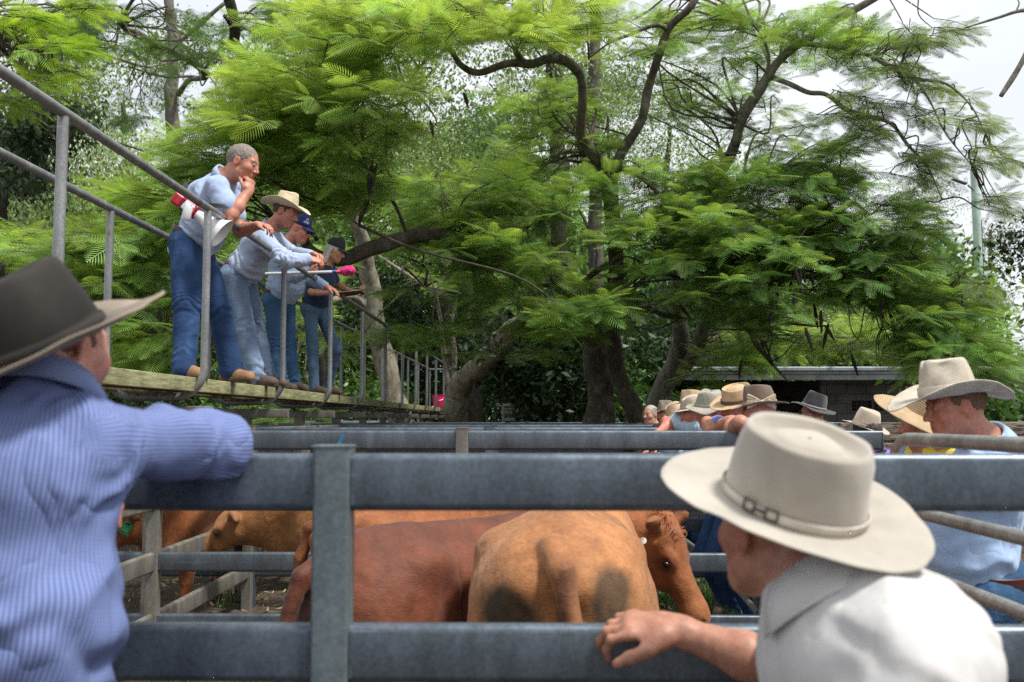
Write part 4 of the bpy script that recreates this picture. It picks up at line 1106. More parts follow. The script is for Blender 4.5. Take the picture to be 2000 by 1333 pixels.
fh = thing('far_house', 'pale roofed house on the distant hillside', 'house', tuple(P(1985, 690, 230) * V(1, 1, 0)))
hc = P(1990, 700, 240); hc2 = np.array(hc)
MB().box(V(hc[0], hc[1], hc[2] / 2), (13, 8, hc[2]), None, .1).build('wall', simple('cream_wall', (.5, .5, .46), .8), fh)
MB().box(V(hc[0], hc[1], hc[2] + .5), (15, 9.6, .8), Matrix.Rotation(.02, 3, 'Y'), .3).build('roof', simple('pale_roof', (.62, .66, .66), .6), fh)
# ------------------------------------------------------------------ cattle
def cow(label, x, y, heading, s=1.0, color=(.34, .13, .045), dark=(.15, .05, .02), head='level', neck_turn=0.0, res=.014, tail_swing=0.0, stains=(), legs=True, head_drop=0.0, seed=0, group='cattle in the pens',
        ear_tag=None, head_yaw=0.0, head_pitch=.62, hs=1.0, tuft=False, legdark=.5, fat=1.0, eyes=True, ear_up=0.0):
    """heading: angle of the body's forward direction from +X, anticlockwise"""
    ch, sh_ = math.cos(heading), math.sin(heading)
    T = lambda a, b, c: V(x + (a * ch - b * sh_) * s, y + (a * sh_ + b * ch) * s, c * s)
    RR = np.array([[ch, -sh_, 0], [sh_, ch, 0], [0, 0, 1]])
    up = V(0, 0, 1); E_ = lambda c, r, k=.05, yaw=0, pitch=0: ell(T(*c), np.array(r) * s, k * s, RR @ np.array(Matrix.Rotation(yaw, 3, 'Z')) @ np.array(Matrix.Rotation(pitch, 3, 'Y')))
    K = lambda a, b, ra, rb, k=.05, w=None, asp=1: cone(T(*a), T(*b), ra * s, rb * s, k * s, w if w is None else RR @ np.array(w, float), asp)
    f_ = fat
    pr = [K((-.42, 0, .80), (.38, 0, .77), .265 * f_, .255 * f_, .08, (0, 0, 1), 1.12), E_((-.1, 0, .70), (.42, .275 * f_, .26), .1),
          E_((-.55, 0, .90), (.25, .235 * f_, .21), .08), E_((-.68, 0, .84), (.17, .21 * f_, .22), .08), K((-.62, 0, 1.055), (.48, 0, 1.07), .055, .075, .09),
          E_((-.45, .19 * f_, 1.0), (.075, .055, .05), .08), E_((-.45, -.19 * f_, 1.0), (.075, .055, .05), .08), E_((-.80, .085, .93), (.05, .045, .045), .06), E_((-.80, -.085, .93), (.05, .045, .045), .06),
          E_((.46, .13, .84), (.17, .12, .27), .08, 0, -.2), E_((.46, -.13, .84), (.17, .12, .27), .08, 0, -.2), E_((.45, 0, 1.05), (.2, .085, .09), .08), E_((.62, 0, .66), (.16, .14, .18), .08),
          cut(E_((-.36, .30 * f_, .83), (.10, .055, .11), .08)), cut(E_((-.36, -.30 * f_, .83), (.10, .055, .11), .08)),
          E_((-.60, .155 * f_, .68), (.20, .125, .26), .07), E_((-.60, -.155 * f_, .68), (.20, .125, .26), .07), cut(K((-.90, 0, .70), (-.84, 0, .35), .035, .05, .05)),
          cut(K((-.33, .285 * f_, .86), (-.42, .27 * f_, .52), .022, .03, .06)), cut(K((-.33, -.285 * f_, .86), (-.42, -.27 * f_, .52), .022, .03, .06)), cut(K((.24, .30, .95), (.28, .29, .62), .02, .02, .06)), cut(K((.24, -.30, .95), (.28, -.29, .62), .02, .02, .06)),
          K((-.47, .16, 1.02), (-.78, .07, .96), .035, .03, .05), K((-.47, -.16, 1.02), (-.78, -.07, .96), .035, .03, .05)]
    if legs:
        for sg in (1, -1):
            pr += [K((-.62, sg * .16, .55), (-.60, sg * .155, .47), .125, .09, .06), K((-.60, sg * .155, .47), (-.74, sg * .145, .36), .085, .052, .04), K((-.74, sg * .145, .36), (-.70, sg * .14, .12), .043, .036, .02), K((-.70, sg * .14, .12), (-.65, sg * .14, .035), .042, .05, .02),
                   K((.44, sg * .15, .58), (.44, sg * .14, .36), .10, .055, .05), K((.44, sg * .14, .36), (.45, sg * .13, .12), .046, .037, .02), K((.45, sg * .13, .12), (.48, sg * .13, .035), .04, .05, .02)]
    # tail
    tl = [(-.77, 0, 1.045), (-.87, tail_swing * .25, .985), (-.93, tail_swing * .6, .82), (-.94, tail_swing, .55), (-.935, tail_swing * 1.15, .36)]
    for i in range(4): pr.append(K(tl[i], tl[i + 1], [.045, .036, .030, .028][i], [.036, .030, .028, .032][i], [.03, .02, .012, .012][i]))
    # neck and head
    nd = neck_turn; hd = unit(V(math.cos(nd), math.sin(nd), 0)); hz = 1.10 - head_drop
    n0 = V(.55, 0, .93); n1 = V(.62, 0, .95) + hd * .36 + V(0, 0, hz - .93 - .02)
    pr += [K(n0, n1, .185, .115, .08, (0, 0, 1), 1.25), K(V(.58, 0, .75), lerp(n0, n1, .7) - V(0, 0, .1), .13, .08, .08)]
    yaw = nd + head_yaw; hf = V(math.cos(yaw) * math.cos(head_pitch), math.sin(yaw) * math.cos(head_pitch), -math.sin(head_pitch)); hl = V(-math.sin(yaw), math.cos(yaw), 0); hu = np.cross(hf, hl)
    p0 = n1 + hf * .02 + V(0, 0, .04); HR = RR @ np.stack([hf, hl, hu], 1)
    Q = lambda a, b, c: T(*(p0 + (hf * a + hl * b + hu * c) * hs))
    HE = lambda c, r, k=.03, R2=np.eye(3): ell(Q(*c), np.array(r) * s * hs, k * s, HR @ R2)
    pr += [HE((.06, 0, .02), (.12, .095, .10), .05), cone(Q(.04, 0, .01), Q(.36, 0, -.015), .092 * s * hs, .062 * s * hs, .05 * s), HE((.40, 0, -.02), (.075, .072, .062), .03), HE((-.03, 0, .075), (.06, .07, .045), .04),
           HE((.14, .075, .035), (.05, .03, .035), .03), HE((.14, -.075, .035), (.05, .03, .035), .03), cone(Q(.05, .06, -.06), Q(.22, .04, -.075), .06 * s, .035 * s, .04 * s), cone(Q(.05, -.06, -.06), Q(.22, -.04, -.075), .06 * s, .035 * s, .04 * s),
           cut(HE((.45, .035, .0), (.018, .014, .014), .01)), cut(HE((.45, -.035, .0), (.018, .014, .014), .01)), cut(HE((.16, .105, .02), (.022, .02, .018), .012)), cut(HE((.16, -.105, .02), (.022, .02, .018), .012)),
           HE((.16, .086, .02), (.022, .022, .019), .004), HE((.16, -.086, .02), (.022, .022, .019), .004)]
    for sg in (1, -1):
        e0, e1, e2 = Q(.01, sg * .085, .045), Q(-.015, sg * .155, .045 + ear_up * .5), Q(-.02, sg * .225, .01 + ear_up)
        pr += [cone(e0, e1, .022 * s, .030 * s, .03 * s, HR[:, 2], 1.5), cone(e1, e2, .026 * s, .011 * s, .015 * s, HR[:, 2], 1.6), cut(cone(Q(.035, sg * .11, .05), Q(.02, sg * .20, .03), .018 * s, .010 * s, .012 * s, HR[:, 2], 1.7))]
    v, q = surf(pr, res * s); n = normals(v, q)
    lr = np.stack([((v[:, 0] - x) * ch + (v[:, 1] - y) * sh_) / s, (-(v[:, 0] - x) * sh_ + (v[:, 1] - y) * ch) / s, v[:, 2] / s], 1)
    trunk_ = np.clip((.55 - np.abs(lr[:, 0] + .05)) / .2, 0, 1) * np.clip((lr[:, 2] - .45) / .1, 0, 1) * np.clip((1.02 - lr[:, 2]) / .08, 0, 1)
    ribs = np.sin(2 * math.pi * (lr[:, 0] + .18 * (lr[:, 2] - .8)) / .062) * np.clip((.30 - np.abs(lr[:, 0] - .05)) / .1, 0, 1)
    wr_ = 1 - 2 * np.abs(vnoise(lr * np.array([9, 9, 3.0]) + .9 * vnoise(lr * 4, seed)[:, None], seed + 6))
    sy = np.clip((np.abs(lr[:, 1]) - .12) / .08, 0, 1); zc = lr[:, 2]
    dx1 = lr[:, 0] - (-.34 - .55 * (zc - .98) ** 2 + .16 * (.98 - zc)); m1 = np.clip((1.0 - zc) / .12, 0, 1) * np.clip((zc - .45) / .1, 0, 1) * sy
    dx2 = lr[:, 0] - (.20 + .10 * (.9 - zc)); m2 = np.clip((.98 - zc) / .15, 0, 1) * np.clip((zc - .55) / .1, 0, 1) * sy
    dx3 = lr[:, 0] - (-.62 + .12 * (zc - .7)); m3 = np.clip((.92 - zc) / .1, 0, 1) * np.clip((zc - .5) / .1, 0, 1) * sy
    v = v + n * (s * (m1 * (-.020 * np.exp(-(dx1 / .016) ** 2) + .014 * np.exp(-((dx1 + .05) / .04) ** 2)) + m2 * (-.013 * np.exp(-(dx2 / .02) ** 2) + .010 * np.exp(-((dx2 - .06) / .04) ** 2)) - .010 * m3 * np.exp(-(dx3 / .018) ** 2)))[:, None]
    v = v + n * (s * (.008 * fbm(lr * 5, 2, seed) + .0018 * vnoise(v * 45, seed + 1) + trunk_ * (.0022 * ribs + .005 * wr_)))[:, None]
    # local coordinates for the coat colours
    l = np.stack([((v[:, 0] - x) * ch + (v[:, 1] - y) * sh_) / s, (-(v[:, 0] - x) * sh_ + (v[:, 1] - y) * ch) / s, v[:, 2] / s], 1)
    c = np.tile(np.array(color), (len(v), 1)); dk = np.array(dark)
    def bl(mk, colr): mk = np.clip(mk, 0, 1)[:, None]; c[:] = c * (1 - mk) + np.array(colr) * mk
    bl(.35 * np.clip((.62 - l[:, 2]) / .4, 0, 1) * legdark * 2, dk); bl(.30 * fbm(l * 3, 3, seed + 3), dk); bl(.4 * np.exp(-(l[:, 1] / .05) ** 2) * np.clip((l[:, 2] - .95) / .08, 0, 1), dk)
    bl(.9 * np.clip((l[:, 2] < 1.0) * 1.0, 0, 1) * np.exp(-((l[:, 1] - tail_swing * .6 - .03) / .022) ** 2) * np.clip((-.80 - l[:, 0]) / .04, 0, 1), dk * .6); bl(.55 * np.exp(-((l[:, 1] - tail_swing * .5) / .045) ** 2) * np.clip((-.84 - l[:, 0]) / .04, 0, 1), dk)
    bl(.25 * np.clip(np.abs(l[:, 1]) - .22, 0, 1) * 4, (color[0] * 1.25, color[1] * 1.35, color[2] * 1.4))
    for (cx, cy, cz, rx, ry, rz, cc, st) in stains:
        d = np.sqrt(((l[:, 0] - cx) / rx) ** 2 + ((l[:, 1] - cy) / ry) ** 2 + ((l[:, 2] - cz) / rz) ** 2) + .22 * fbm(l * 9, 3, 9)
        bl(st * np.clip((1.2 - d) / .5, 0, 1) * (1 + .12 * vnoise(l * 38, 8)), cc)
    w = (v - T(*p0)) @ HR / s / hs
    hm = lambda cx, cy, cz, r: np.exp(-(((w[:, 0] - cx) ** 2 + (np.abs(w[:, 1]) - cy) ** 2 + (w[:, 2] - cz) ** 2) / r ** 2))
    bl(2.2 * hm(.16, .10, .02, .020), (.012, .008, .006)); bl(.6 * hm(.16, .10, .0, .045), dk); bl(.9 * hm(.45, .02, -.02, .045), (.18, .09, .07)); bl(.5 * hm(.25, .05, -.05, .05), dk)
    bl(1.2 * hm(.03, .17, .03, .035), (.10, .035, .025)); bl(.8 * hm(-.02, .235, .01, .03), dk)
    root = thing('cow', label, 'cow', (x, y, 0), group)
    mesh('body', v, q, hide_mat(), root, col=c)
    if ear_tag:
        sg, colr, txt, size = ear_tag
        tb = Q(.02, sg * .17, .01); 
        if size > .03:
            tr = np.array(Matrix.Rotation(.5, 3, 'Y')); nm = MB().box((0, 0, -size * .55), (size, .003, size * 1.1), None, .001).box((0, 0, 0), (size * .4, .003, size * .3), None, .001)
            vv = np.concatenate(nm.v) @ tr.T + tb + V(0, -.05 * s, 0); nm.v = [vv]
            to = nm.build('ear_tag', simple('tag_green', colr, .5, var=.1), root)
            cu = bpy.data.curves.new('tag_number', 'FONT'); cu.body = txt; cu.size = size * .62; cu.align_x = 'CENTER'; cu.align_y = 'CENTER'; cu.extrude = .0006; cu.offset = size * .012
            tmp = link('tmp', cu); bpy.context.view_layer.update(); me = bpy.data.meshes.new_from_object(tmp); bpy.data.objects.remove(tmp); co = link('tag_number', me, to)
            loc = tr @ V(0, -.0035, -size * .6) + tb + V(0, -.05 * s, 0); rm = Matrix.Rotation(.5, 4, 'Y') @ Matrix.Rotation(math.pi / 2, 4, 'X')
            co.matrix_local = Matrix.Translation(Vector(loc) - root.location) @ rm; me.materials.clear(); me.materials.append(simple('tag_ink', (.12, .55, .25), .5))
        else:
            MB().lathe(tb + (-.02) * HR[:, 0] * 0 + V(0, -.045 * s, .0), (0.15, -1, 0.2), [(0.001, .004), (size * .7, .004), (size, .002), (size, -.002), (.001, -.003)], 16).build('ear_tag', simple('tag_white', (.75, .72, .62), .5), root)
    if tuft:
        b = MB(); rr = random.Random(seed + 5)
        for i in range(260):
            a = rr.uniform(-.075, .075); c0 = Q(rr.uniform(-.08, .09), a, .10 + rr.uniform(-.02, .012)); d1 = HR @ V(rr.uniform(-.3, .8), rr.uniform(-.7, .7) + a * 4, rr.uniform(.4, 1)); L = rr.uniform(.015, .045) * s
            p1 = c0 + unit(d1) * L * .6; p2 = p1 + unit(HR @ V(rr.uniform(-.4, 1), rr.uniform(-1, 1), rr.uniform(-.7, .3))) * L * .55
            b.tube([c0, p1, p2], [.0028 * s, .0022 * s, .0005], 4, c=np.array(color) * rr.uniform(.8, 1.9))
        b.build('forelock', hide_mat(), root)
    if eyes:
        for sg in (1, -1):
            vv, qq = surf([HE((.16, sg * .094, .02), (.016, .014, .013), .004)], .004 * s); mesh('eye', vv, qq, simple('eye_dark', (.01, .007, .005), .08, bmp=0), root)
    # switch of the tail
    b = MB(); rr = random.Random(seed); e = V(*tl[-1])
    for i in range(70):
        o = V(rr.gauss(0, .012), rr.gauss(0, .014), 0)
        b.tube([T(*(e + o + V(0, 0, .06))), T(*(e + o * 2.2 + V(0, 0, -.06))), T(*(e + o * 1.6 + V(0, rr.gauss(0, .01), -.17 - rr.uniform(0, .05))))], [.006 * s, .006 * s, .001], 4, c=dk * rr.uniform(.7, 1.5))
    b.build('tail_switch', hide_mat(), root)
    return root

DUNG = (.035, .030, .018); TAN = (.40, .175, .062); RED = (.15, .042, .017); GINGER = (.29, .10, .030)
cow('tan cow seen from behind with two dark dung stains either side of its tail', .165, 3.97, math.radians(84), 1.05, TAN, (.16, .06, .025), tail_swing=-.12, res=.0095, neck_turn=-.2, head_drop=.45, seed=11, legdark=.2,
    stains=[(-.84, .10, .75, .2, .13, .09, (.06, .045, .03), .8), (-.84, -.18, .78, .2, .10, .09, (.10, .07, .04), .7), (-.7, .24, .95, .12, .08, .06, (.50, .26, .12), .5), (-.82, .125, .86, .2, .10, .085, DUNG, .9), (-.80, -.175, .90, .2, .075, .085, DUNG, .85)], fat=1.12)
cow('dark red-brown cow half hidden by the thick fence post, rump to the near corner', -.17, 4.02, math.radians(46), .98, RED, (.055, .017, .010), tail_swing=.02, res=.0105, head_drop=.5, neck_turn=.5, seed=23, legdark=.4)
cow('ginger cow with a white ear tag and curly forelock, muzzle low beside the tan cow', -.30, 5.08, math.radians(-8), .95, GINGER, (.085, .028, .015), res=.0095, neck_turn=-.30, head_yaw=-.08, head_pitch=1.0, hs=1.1, head_drop=.12, seed=41, tuft=True, ear_up=.09, ear_tag=(-1, (.8, .8, .7), '', .016))
cow('yellow tan cow side on beyond the second fence with one dark ear showing', -1.0, 6.85, math.radians(176), .97, (.36, .165, .06), (.13, .05, .025), res=.012, neck_turn=.15, head_drop=.30, seed=51)
cow('ginger cow with a green ear tag behind the slanting rail of the end pen', -2.52, 7.65, math.radians(262), .97, GINGER, (.10, .035, .018), res=.012, neck_turn=-.05, head_yaw=-.7, head_drop=.28, seed=61, ear_tag=(1, (.01, .22, .06), '36', .07))
cow('brown cow standing in shade behind the ginger cow with the green tag', P(560, 1050, 8.6)[0] - .35, 9.2, math.radians(150), 1.0, (.20, .075, .03), (.07, .025, .015), res=.016, seed=71, eyes=False)
# ------------------------------------------------------------------ people on the catwalk
BLUE = cloth('pale_blue_shirt', (.32, .41, .58), var=.1)
BLUE2 = cloth('pale_blue_shirt_b', (.35, .42, .57), var=.08)
BLUE3 = cloth('pale_blue_shirt_c', (.29, .38, .55), var=.1)
JEAN_D = denim('denim_dark', (.022, .052, .13)); JEAN_L = denim('denim_light', (.13, .18, .27), 1.5); JEAN_M = denim('denim_mid', (.035, .085, .17)); JEAN_W = denim('denim_soft', (.075, .13, .21), 1.6)
LEATH = simple('belt_leather', (.045, .018, .012), .5); TANB = simple('tan_boot', (.27, .145, .065), .75, var=.2); BRB = simple('brown_boot', (.09, .06, .045), .8)
BLACK = simple('black_strap', (.012, .012, .014), .6)
SK = (.52, .25, .17)
J = dict(head=P(474, 322, 6.8), neck=P(436, 352, 6.86), chest=P(412, 386, 6.88), pel=P(370, 470, 6.9), shR=P(424, 366, 6.68), shL=P(446, 366, 7.06), elR=P(452, 420, 6.62), wrR=P(484, 376, 6.70), elL=P(468, 452, 7.0), wrL=P(503, 441, 6.84),
         hipR=P(364, 480, 6.80), hipL=P(380, 478, 7.02), knR=P(364, 598, 6.66), anR=P(360, 722, 6.55), toeR=P(398, 744, 6.5), knL=P(427, 600, 7.02), anL=P(450, 722, 7.08), toeL=P(494, 743, 7.0))
for k in ('toeR', 'toeL'): J[k][2] = PLAT + .03
p1, H1, R1 = person('grey haired man bending over the catwalk handrail with one hand at his mouth', J, (1, -.12, -.30), res=.0065, skin=(.50, .23, .16), shirt=BLUE, sleeve='short', jeans=JEAN_D, boots=TANB, belt=LEATH, girth=1.14, chest_w=1.14, head_s=1.14, leg_r=1.22, neck_r=.066,
       hair=(simple('grey_hair', (.20, .17, .145), .8, var=.4, scale=120, bmp=.6, bscale=300), 'short'), stubble=.12, brow=(.16, .12, .09), red=.28, fold=1.8, collar_s=.75, seed=3, hem_drop=.09, nose=.8, jaw=1.1, arm_r=1.12,
       hands=dict(R=dict(d=P(490, 352, 6.72) - P(484, 376, 6.70), n=V(-.6, .6, .2), side=1, curl=(.9, 1.0, .7), thumb=(.6, .4, .6)), L=dict(d=V(.8, -.35, -.1), n=V(-.1, .1, -1), side=-1, curl=(.55, .7, .5))))
J = dict(head=P(557, 417, 8.05), neck=P(527, 448, 8.12), chest=P(508, 474, 8.14), pel=P(463, 535, 8.2), shR=P(514, 466, 7.95), shL=P(530, 462, 8.32), elR=P(556, 508, 7.82), wrR=P(604, 507, 7.95), elL=P(566, 497, 8.36), wrL=P(612, 499, 8.12),
         hipR=P(456, 542, 8.1), hipL=P(474, 540, 8.3), knR=P(478, 642, 8.05), anR=P(500, 735, 8.02), toeR=P(540, 750, 7.95), knL=P(500, 640, 8.35), anL=P(522, 733, 8.36), toeL=P(560, 745, 8.3))
for k in ('toeR', 'toeL'): J[k][2] = PLAT + .03
CREAM = straw_mat('cream_straw', (.66, .56, .39), 900, .8)
p2, H2, R2 = person('man in a cream straw cowboy hat leaning his elbows on the catwalk rail', J, (1, -.18, -.34), res=.007, skin=(.50, .22, .15), shirt=BLUE2, sleeve='long', jeans=JEAN_L, boots=BRB, belt=LEATH, girth=1.04, chest_w=1.04, head_s=1.05, leg_r=1.12,
       hair=(simple('brown_hair', (.075, .045, .028), .8, var=.4, scale=120), 'short'), stubble=.35, brow=(.08, .05, .03), fold=1.6, collar_s=.75, seed=13, hem_drop=.06,
       hands=dict(R=dict(d=V(.9, .15, -.15), n=V(-.1, .5, -.8), side=1, curl=(.8, .8, .5)), L=dict(d=V(.85, -.4, -.2), n=V(0, -.4, -.9), side=-1, curl=(.7, .8, .5))))
hc, hR = hat_seat(H2, R2, .055, .06)
hat('cowboy_hat', p2, hc, hR, CREAM, 'cattleman', crown=.125, brim=.112, curl=.052, dip=.02, seed=2, band=straw_mat('cream_band', (.7, .58, .4), 900, .8))
# suspender strap of the second man
def strap(name, parent, pts, w, mat, n=(0, -1, 0)):
    p = catmull(pts, 8); b = MB(); n = unit(n); vv = []
    t_ = np.gradient(p, axis=0)
    for i in range(len(p)):
        e = unit(np.cross(t_[i], n)); vv += [p[i] - e * w / 2, p[i] + e * w / 2, p[i] + e * w / 2 + n * .004, p[i] - e * w / 2 + n * .004]
    f = [(i * 4 + k, i * 4 + (k + 1) % 4, (i + 1) * 4 + (k + 1) % 4, (i + 1) * 4 + k) for i in range(len(p) - 1) for k in range(4)]
    return b.add(np.array(vv), f).build(name, mat, parent, sharp=40)
J = dict(head=P(586, 450, 9.35), neck=P(562, 474, 9.42), chest=P(556, 503, 9.48), pel=P(543, 578, 9.55), shR=P(548, 492, 9.3), shL=P(570, 490, 9.66), elR=P(574, 538, 9.2), wrR=P(599, 533, 9.27), elL=P(604, 545, 9.62), wrL=P(638, 561, 9.5),
         hipR=P(536, 586, 9.46), hipL=P(554, 586, 9.66), knR=P(541, 674, 9.45), anR=P(547, 752, 9.45), toeR=P(578, 765, 9.4), knL=P(562, 674, 9.7), anL=P(573, 753, 9.7), toeL=P(600, 763, 9.6))
for k in ('toeR', 'toeL'): J[k][2] = PLAT + .03
p3, H3, R3 = person('heavy man in a navy cap and sunglasses gripping a stock prodder on the catwalk', J, (1, -.15, -.42), res=.008, skin=(.56, .25, .20), shirt=BLUE3, sleeve='long', jeans=JEAN_M, boots=BRB, belt=LEATH, girth=1.2, chest_w=1.12, leg_r=1.12, head_s=1.06, red=.6, fold=1.6, seed=23, jaw=1.15, hem_drop=.02,
       hands=dict(R=dict(d=V(.9, .1, .1), n=V(0, .5, .75), side=1, curl=(1.1, 1.2, .7)), L=dict(d=V(.9, -.2, -.35), n=V(0, 0, -1), side=-1, curl=(.3, .4, .3))))
NAVY = cloth('navy_cap_cloth', (.015, .025, .11)); hc, hR = hat_seat(H3, R3, .045, .0)
c3 = cap('cap', p3, hc, hR, NAVY, cloth('visor_navy', (.03, .045, .17)))
# pale embroidered mark on the cap: a small loop above two short rows
wm = simple('white_thread', (.7, .72, .8), .7, bmp=0); q = lambda a, z, o=.001: hc + hR @ V(math.sin(a) * (.0865 + o) * (1 - z * 2.5), math.cos(a) * (.1035 + o) * (1 - z * 2.5), z + .02)
b = MB(); b.tube([q(.75 + .12 * math.cos(t_), .052 + .011 * math.sin(t_), .002) for t_ in np.linspace(0, 6.3, 14)], .0022, 5)
for z in (.028, .018): b.tube([q(a, z + .003 * math.sin(a * 40), .003) for a in np.linspace(.5, 1.1, 16)], .0028, 5)
b.build('cap_mark', wm, c3)
def glasses(parent, H, R, s=1.0, mat=None, frame_only=False):
    b = MB(); g = lambda x, y, z: H + R @ (V(x, y, z) * s)
    for sg in (-1, 1):
        if frame_only: b.tube([g(sg * .031 + .021 * math.cos(a), .105, .010 + .016 * math.sin(a)) for a in np.linspace(0, 6.28, 18)], .0015 * s, 5)
        else:
            e = MB(); vv = [g(sg * .033, .112, .010)] + [g(sg * .033 + .025 * math.cos(a), .108 - .012 * abs(math.cos(a)), .010 + .018 * math.sin(a)) for a in np.linspace(0, 6.28, 18)[:-1]]
            b.add(vv, [(0, i + 1, (i + 1) % 17 + 1) for i in range(17)])
        b.tube([g(sg * .055, .095, .014), g(sg * .08, .04, .012), g(sg * .083, -.012, .014)], .0022 * s, 5)
    b.tube([g(-.01, .112, .014), g(.01, .112, .014)], .0018 * s, 5)
    return b.build('glasses' if frame_only else 'sunglasses', mat, parent)
glasses(p3, H3, R3, 1.05, simple('dark_lens', (.008, .008, .01), .12, bmp=0))
J = dict(head=P(655, 492, 10.8), neck=P(636, 519, 10.85), chest=P(629, 545, 10.88), pel=P(612, 597, 10.92), shR=P(622, 532, 10.72), shL=P(644, 530, 11.05), elR=P(608, 571, 10.62), wrR=P(648, 573, 10.68), elL=P(655, 556, 11.1), wrL=P(690, 571, 10.95),
         hipR=P(606, 604, 10.86), hipL=P(624, 604, 11.0), knR=P(611, 688, 10.8), anR=P(614, 760, 10.8), toeR=P(640, 773, 10.75), knL=P(657, 684, 11.0), anL=P(640, 757, 11.15), toeL=P(668, 768, 11.1))
for k in ('toeR', 'toeL'): J[k][2] = PLAT + .03
VEST = cloth('navy_polo', (.02, .035, .085))
p4, H4, R4 = person('white haired woman in a dark cap and navy top writing on a clipboard', J, (1, -.1, -.36), res=.0085, skin=(.52, .27, .19), shirt=VEST, sleeve='short', jeans=JEAN_W, boots=BRB, belt=LEATH, girth=.92, leg_r=.86, arm_r=.88, seed=33, hem_drop=-.02,
       hair=(simple('white_hair', (.55, .52, .48), .7, var=.3, scale=90, bmp=.6, bscale=120), 'long'), hands=dict(R=dict(d=V(.9, .2, .15), n=V(0, 0, -1), side=1, curl=(.6, .7, .4)), L=dict(d=V(.85, -.3, .1), n=V(0, 0, 1), side=-1, curl=(.5, .5, .4))))
hc, hR = hat_seat(H4, R4, .048, .0)
cap('cap', p4, hc, hR, cloth('charcoal_cap', (.035, .04, .045)), cloth('charcoal_visor', (.05, .055, .06)))
cb = thing('clipboard', 'clipboard with papers held out over the catwalk rail by the white haired woman', 'clipboard', tuple(P(688, 574, 10.75)))
rr = Matrix.Rotation(-.10, 3, 'Y')
MB().box(P(686, 574, 10.72), (.26, .30, .006), rr, .002).build('board', simple('clipboard_brown', (.05, .03, .025), .5), cb)
MB().box(P(686, 573, 10.72) + V(0, 0, .004), (.22, .27, .004), rr, .001).build('paper', simple('paper', (.6, .6, .58), .8), cb)
MB().box(P(702, 577, 10.70), (.03, .10, .018), rr, .004).build('clip', simple('clip_metal', (.5, .5, .5), .3, .8), cb)
pn = thing('keys', 'small bunch of keys dangling from the end of the clipboard', 'keys', tuple(P(711, 585, 10.6)))
b = MB().tube([P(708, 577, 10.6), P(711, 584, 10.6)], .003, 5)
for dx in (-3, 0, 3): b.box(P(711 + dx, 589, 10.6), (.012, .004, .05), Matrix.Rotation(dx * .08, 3, 'Y'), .002)
b.build('key_bunch', simple('key_metal', (.45, .47, .5), .3, .8), pn)
# prodder with the pink bag
pr_ = thing('stock_prodder', 'white pole with a blue collar and a pink plastic bag tied on its tip', 'pole', tuple(P(600, 533, 9.0)))
a0, a1 = P(516, 535, 8.95), P(655, 531, 9.2)
MB().tube([a0, lerp(a0, a1, .5), a1], .0135, 12).build('shaft', simple('white_pole', (.66, .68, .68), .35, var=.06), pr_)
MB().tube([lerp(a0, a1, .955), lerp(a0, a1, 1.0)], .019, 12).build('collar', simple('blue_plastic', (.01, .06, .30), .4), pr_)
MB().tube([a1, P(668, 530, 9.24)], [.012, .017], 8).build('neck', simple('pink_plastic', (.75, .03, .22), .45), pr_)
v, q_ = surf([ell(P(681, 530, 9.26), (.066, .04, .038), .02), ell(P(687, 529, 9.24), (.028, .04, .04), .02), cone(P(664, 530, 9.24), P(676, 530, 9.25), .02, .04, .02)], .006)
n = normals(v, q_); v = v + n * (.016 * (1 - np.abs(vnoise(v * 26, 2)) * 2) * .7)[:, None]
mesh('plastic_bag', v, q_, simple('pink_plastic', (.75, .03, .22), .45), pr_)
# megaphone hung at the first man's side
mg = thing('megaphone', 'white and red megaphone slung on a strap at the grey haired man\'s side', 'megaphone', tuple(P(385, 420, 6.55)))
A, B = P(345, 388, 6.50), P(434, 456, 6.53); ax_ = unit(B - A)
WHP = simple('white_plastic', (.72, .72, .74), .35, var=.04); REDP = simple('red_plastic', (.42, .008, .03), .35)
e0 = P(384, 418, 6.54)
prof = [(.030, 0), (.034, .02), (.038, .05), (.050, .09), (.066, .135), (.083, .175), (.100, .205), (.108, .213), (.109, .218), (.104, .218), (.095, .205), (.06, .13), (.03, .06), (.001, .05)]
MB().lathe(e0, ax_, prof, 40).build('horn', WHP, mg)
wd = unit(np.cross(ax_, V(0, 1, 0))); fr_ = np.stack([ax_, np.cross(wd, ax_), wd], 1)
MB().box(lerp(A, e0, .10), (.075, .075, .082), fr_, .012).box(e0 - ax_ * .012, (.018, .085, .09), fr_, .006).box(lerp(A, e0, .62) + wd * .032, (.08, .05, .02), fr_, .006).build('red_body', REDP, mg)
MB().box(lerp(A, e0, .60), (.085, .068, .066), fr_, .010).build('white_body', WHP, mg)
hs = P(369, 402, 6.50)
MB().lathe(hs, P(364, 425, 6.50) - hs, [(.001, 0), (.028, 0), (.032, .02), (.030, .085), (.024, .10), (.001, .10)], 20).build('handle', WHP, mg)
MB().box(P(347, 390, 6.505), (.028, .004, .028), fr_, .002).build('badge', simple('badge_grey', (.35, .33, .3), .4), mg)
MB().box(P(362, 393, 6.49), (.010, .005, .014), fr_, .001).box(P(373, 402, 6.49), (.010, .005, .014), fr_, .001).build('button', BLACK, mg)
st = thing('shoulder_strap', 'black shoulder strap holding the megaphone across the grey haired man\'s shirt', 'strap', tuple(P(395, 402, 6.5)))
strap('webbing', st, [P(351, 383, 6.58), P(357, 368, 6.62), P(366, 355, 6.70)], .03, BLACK)
strap('webbing', st, [P(383, 399, 6.53), P(408, 401, 6.50), P(432, 403, 6.52), P(446, 404, 6.6)], .028, BLACK)
strap('suspender', p2, [P(523, 446, 7.95), P(529, 460, 7.89), P(533, 480, 7.86)], .028, BLACK)

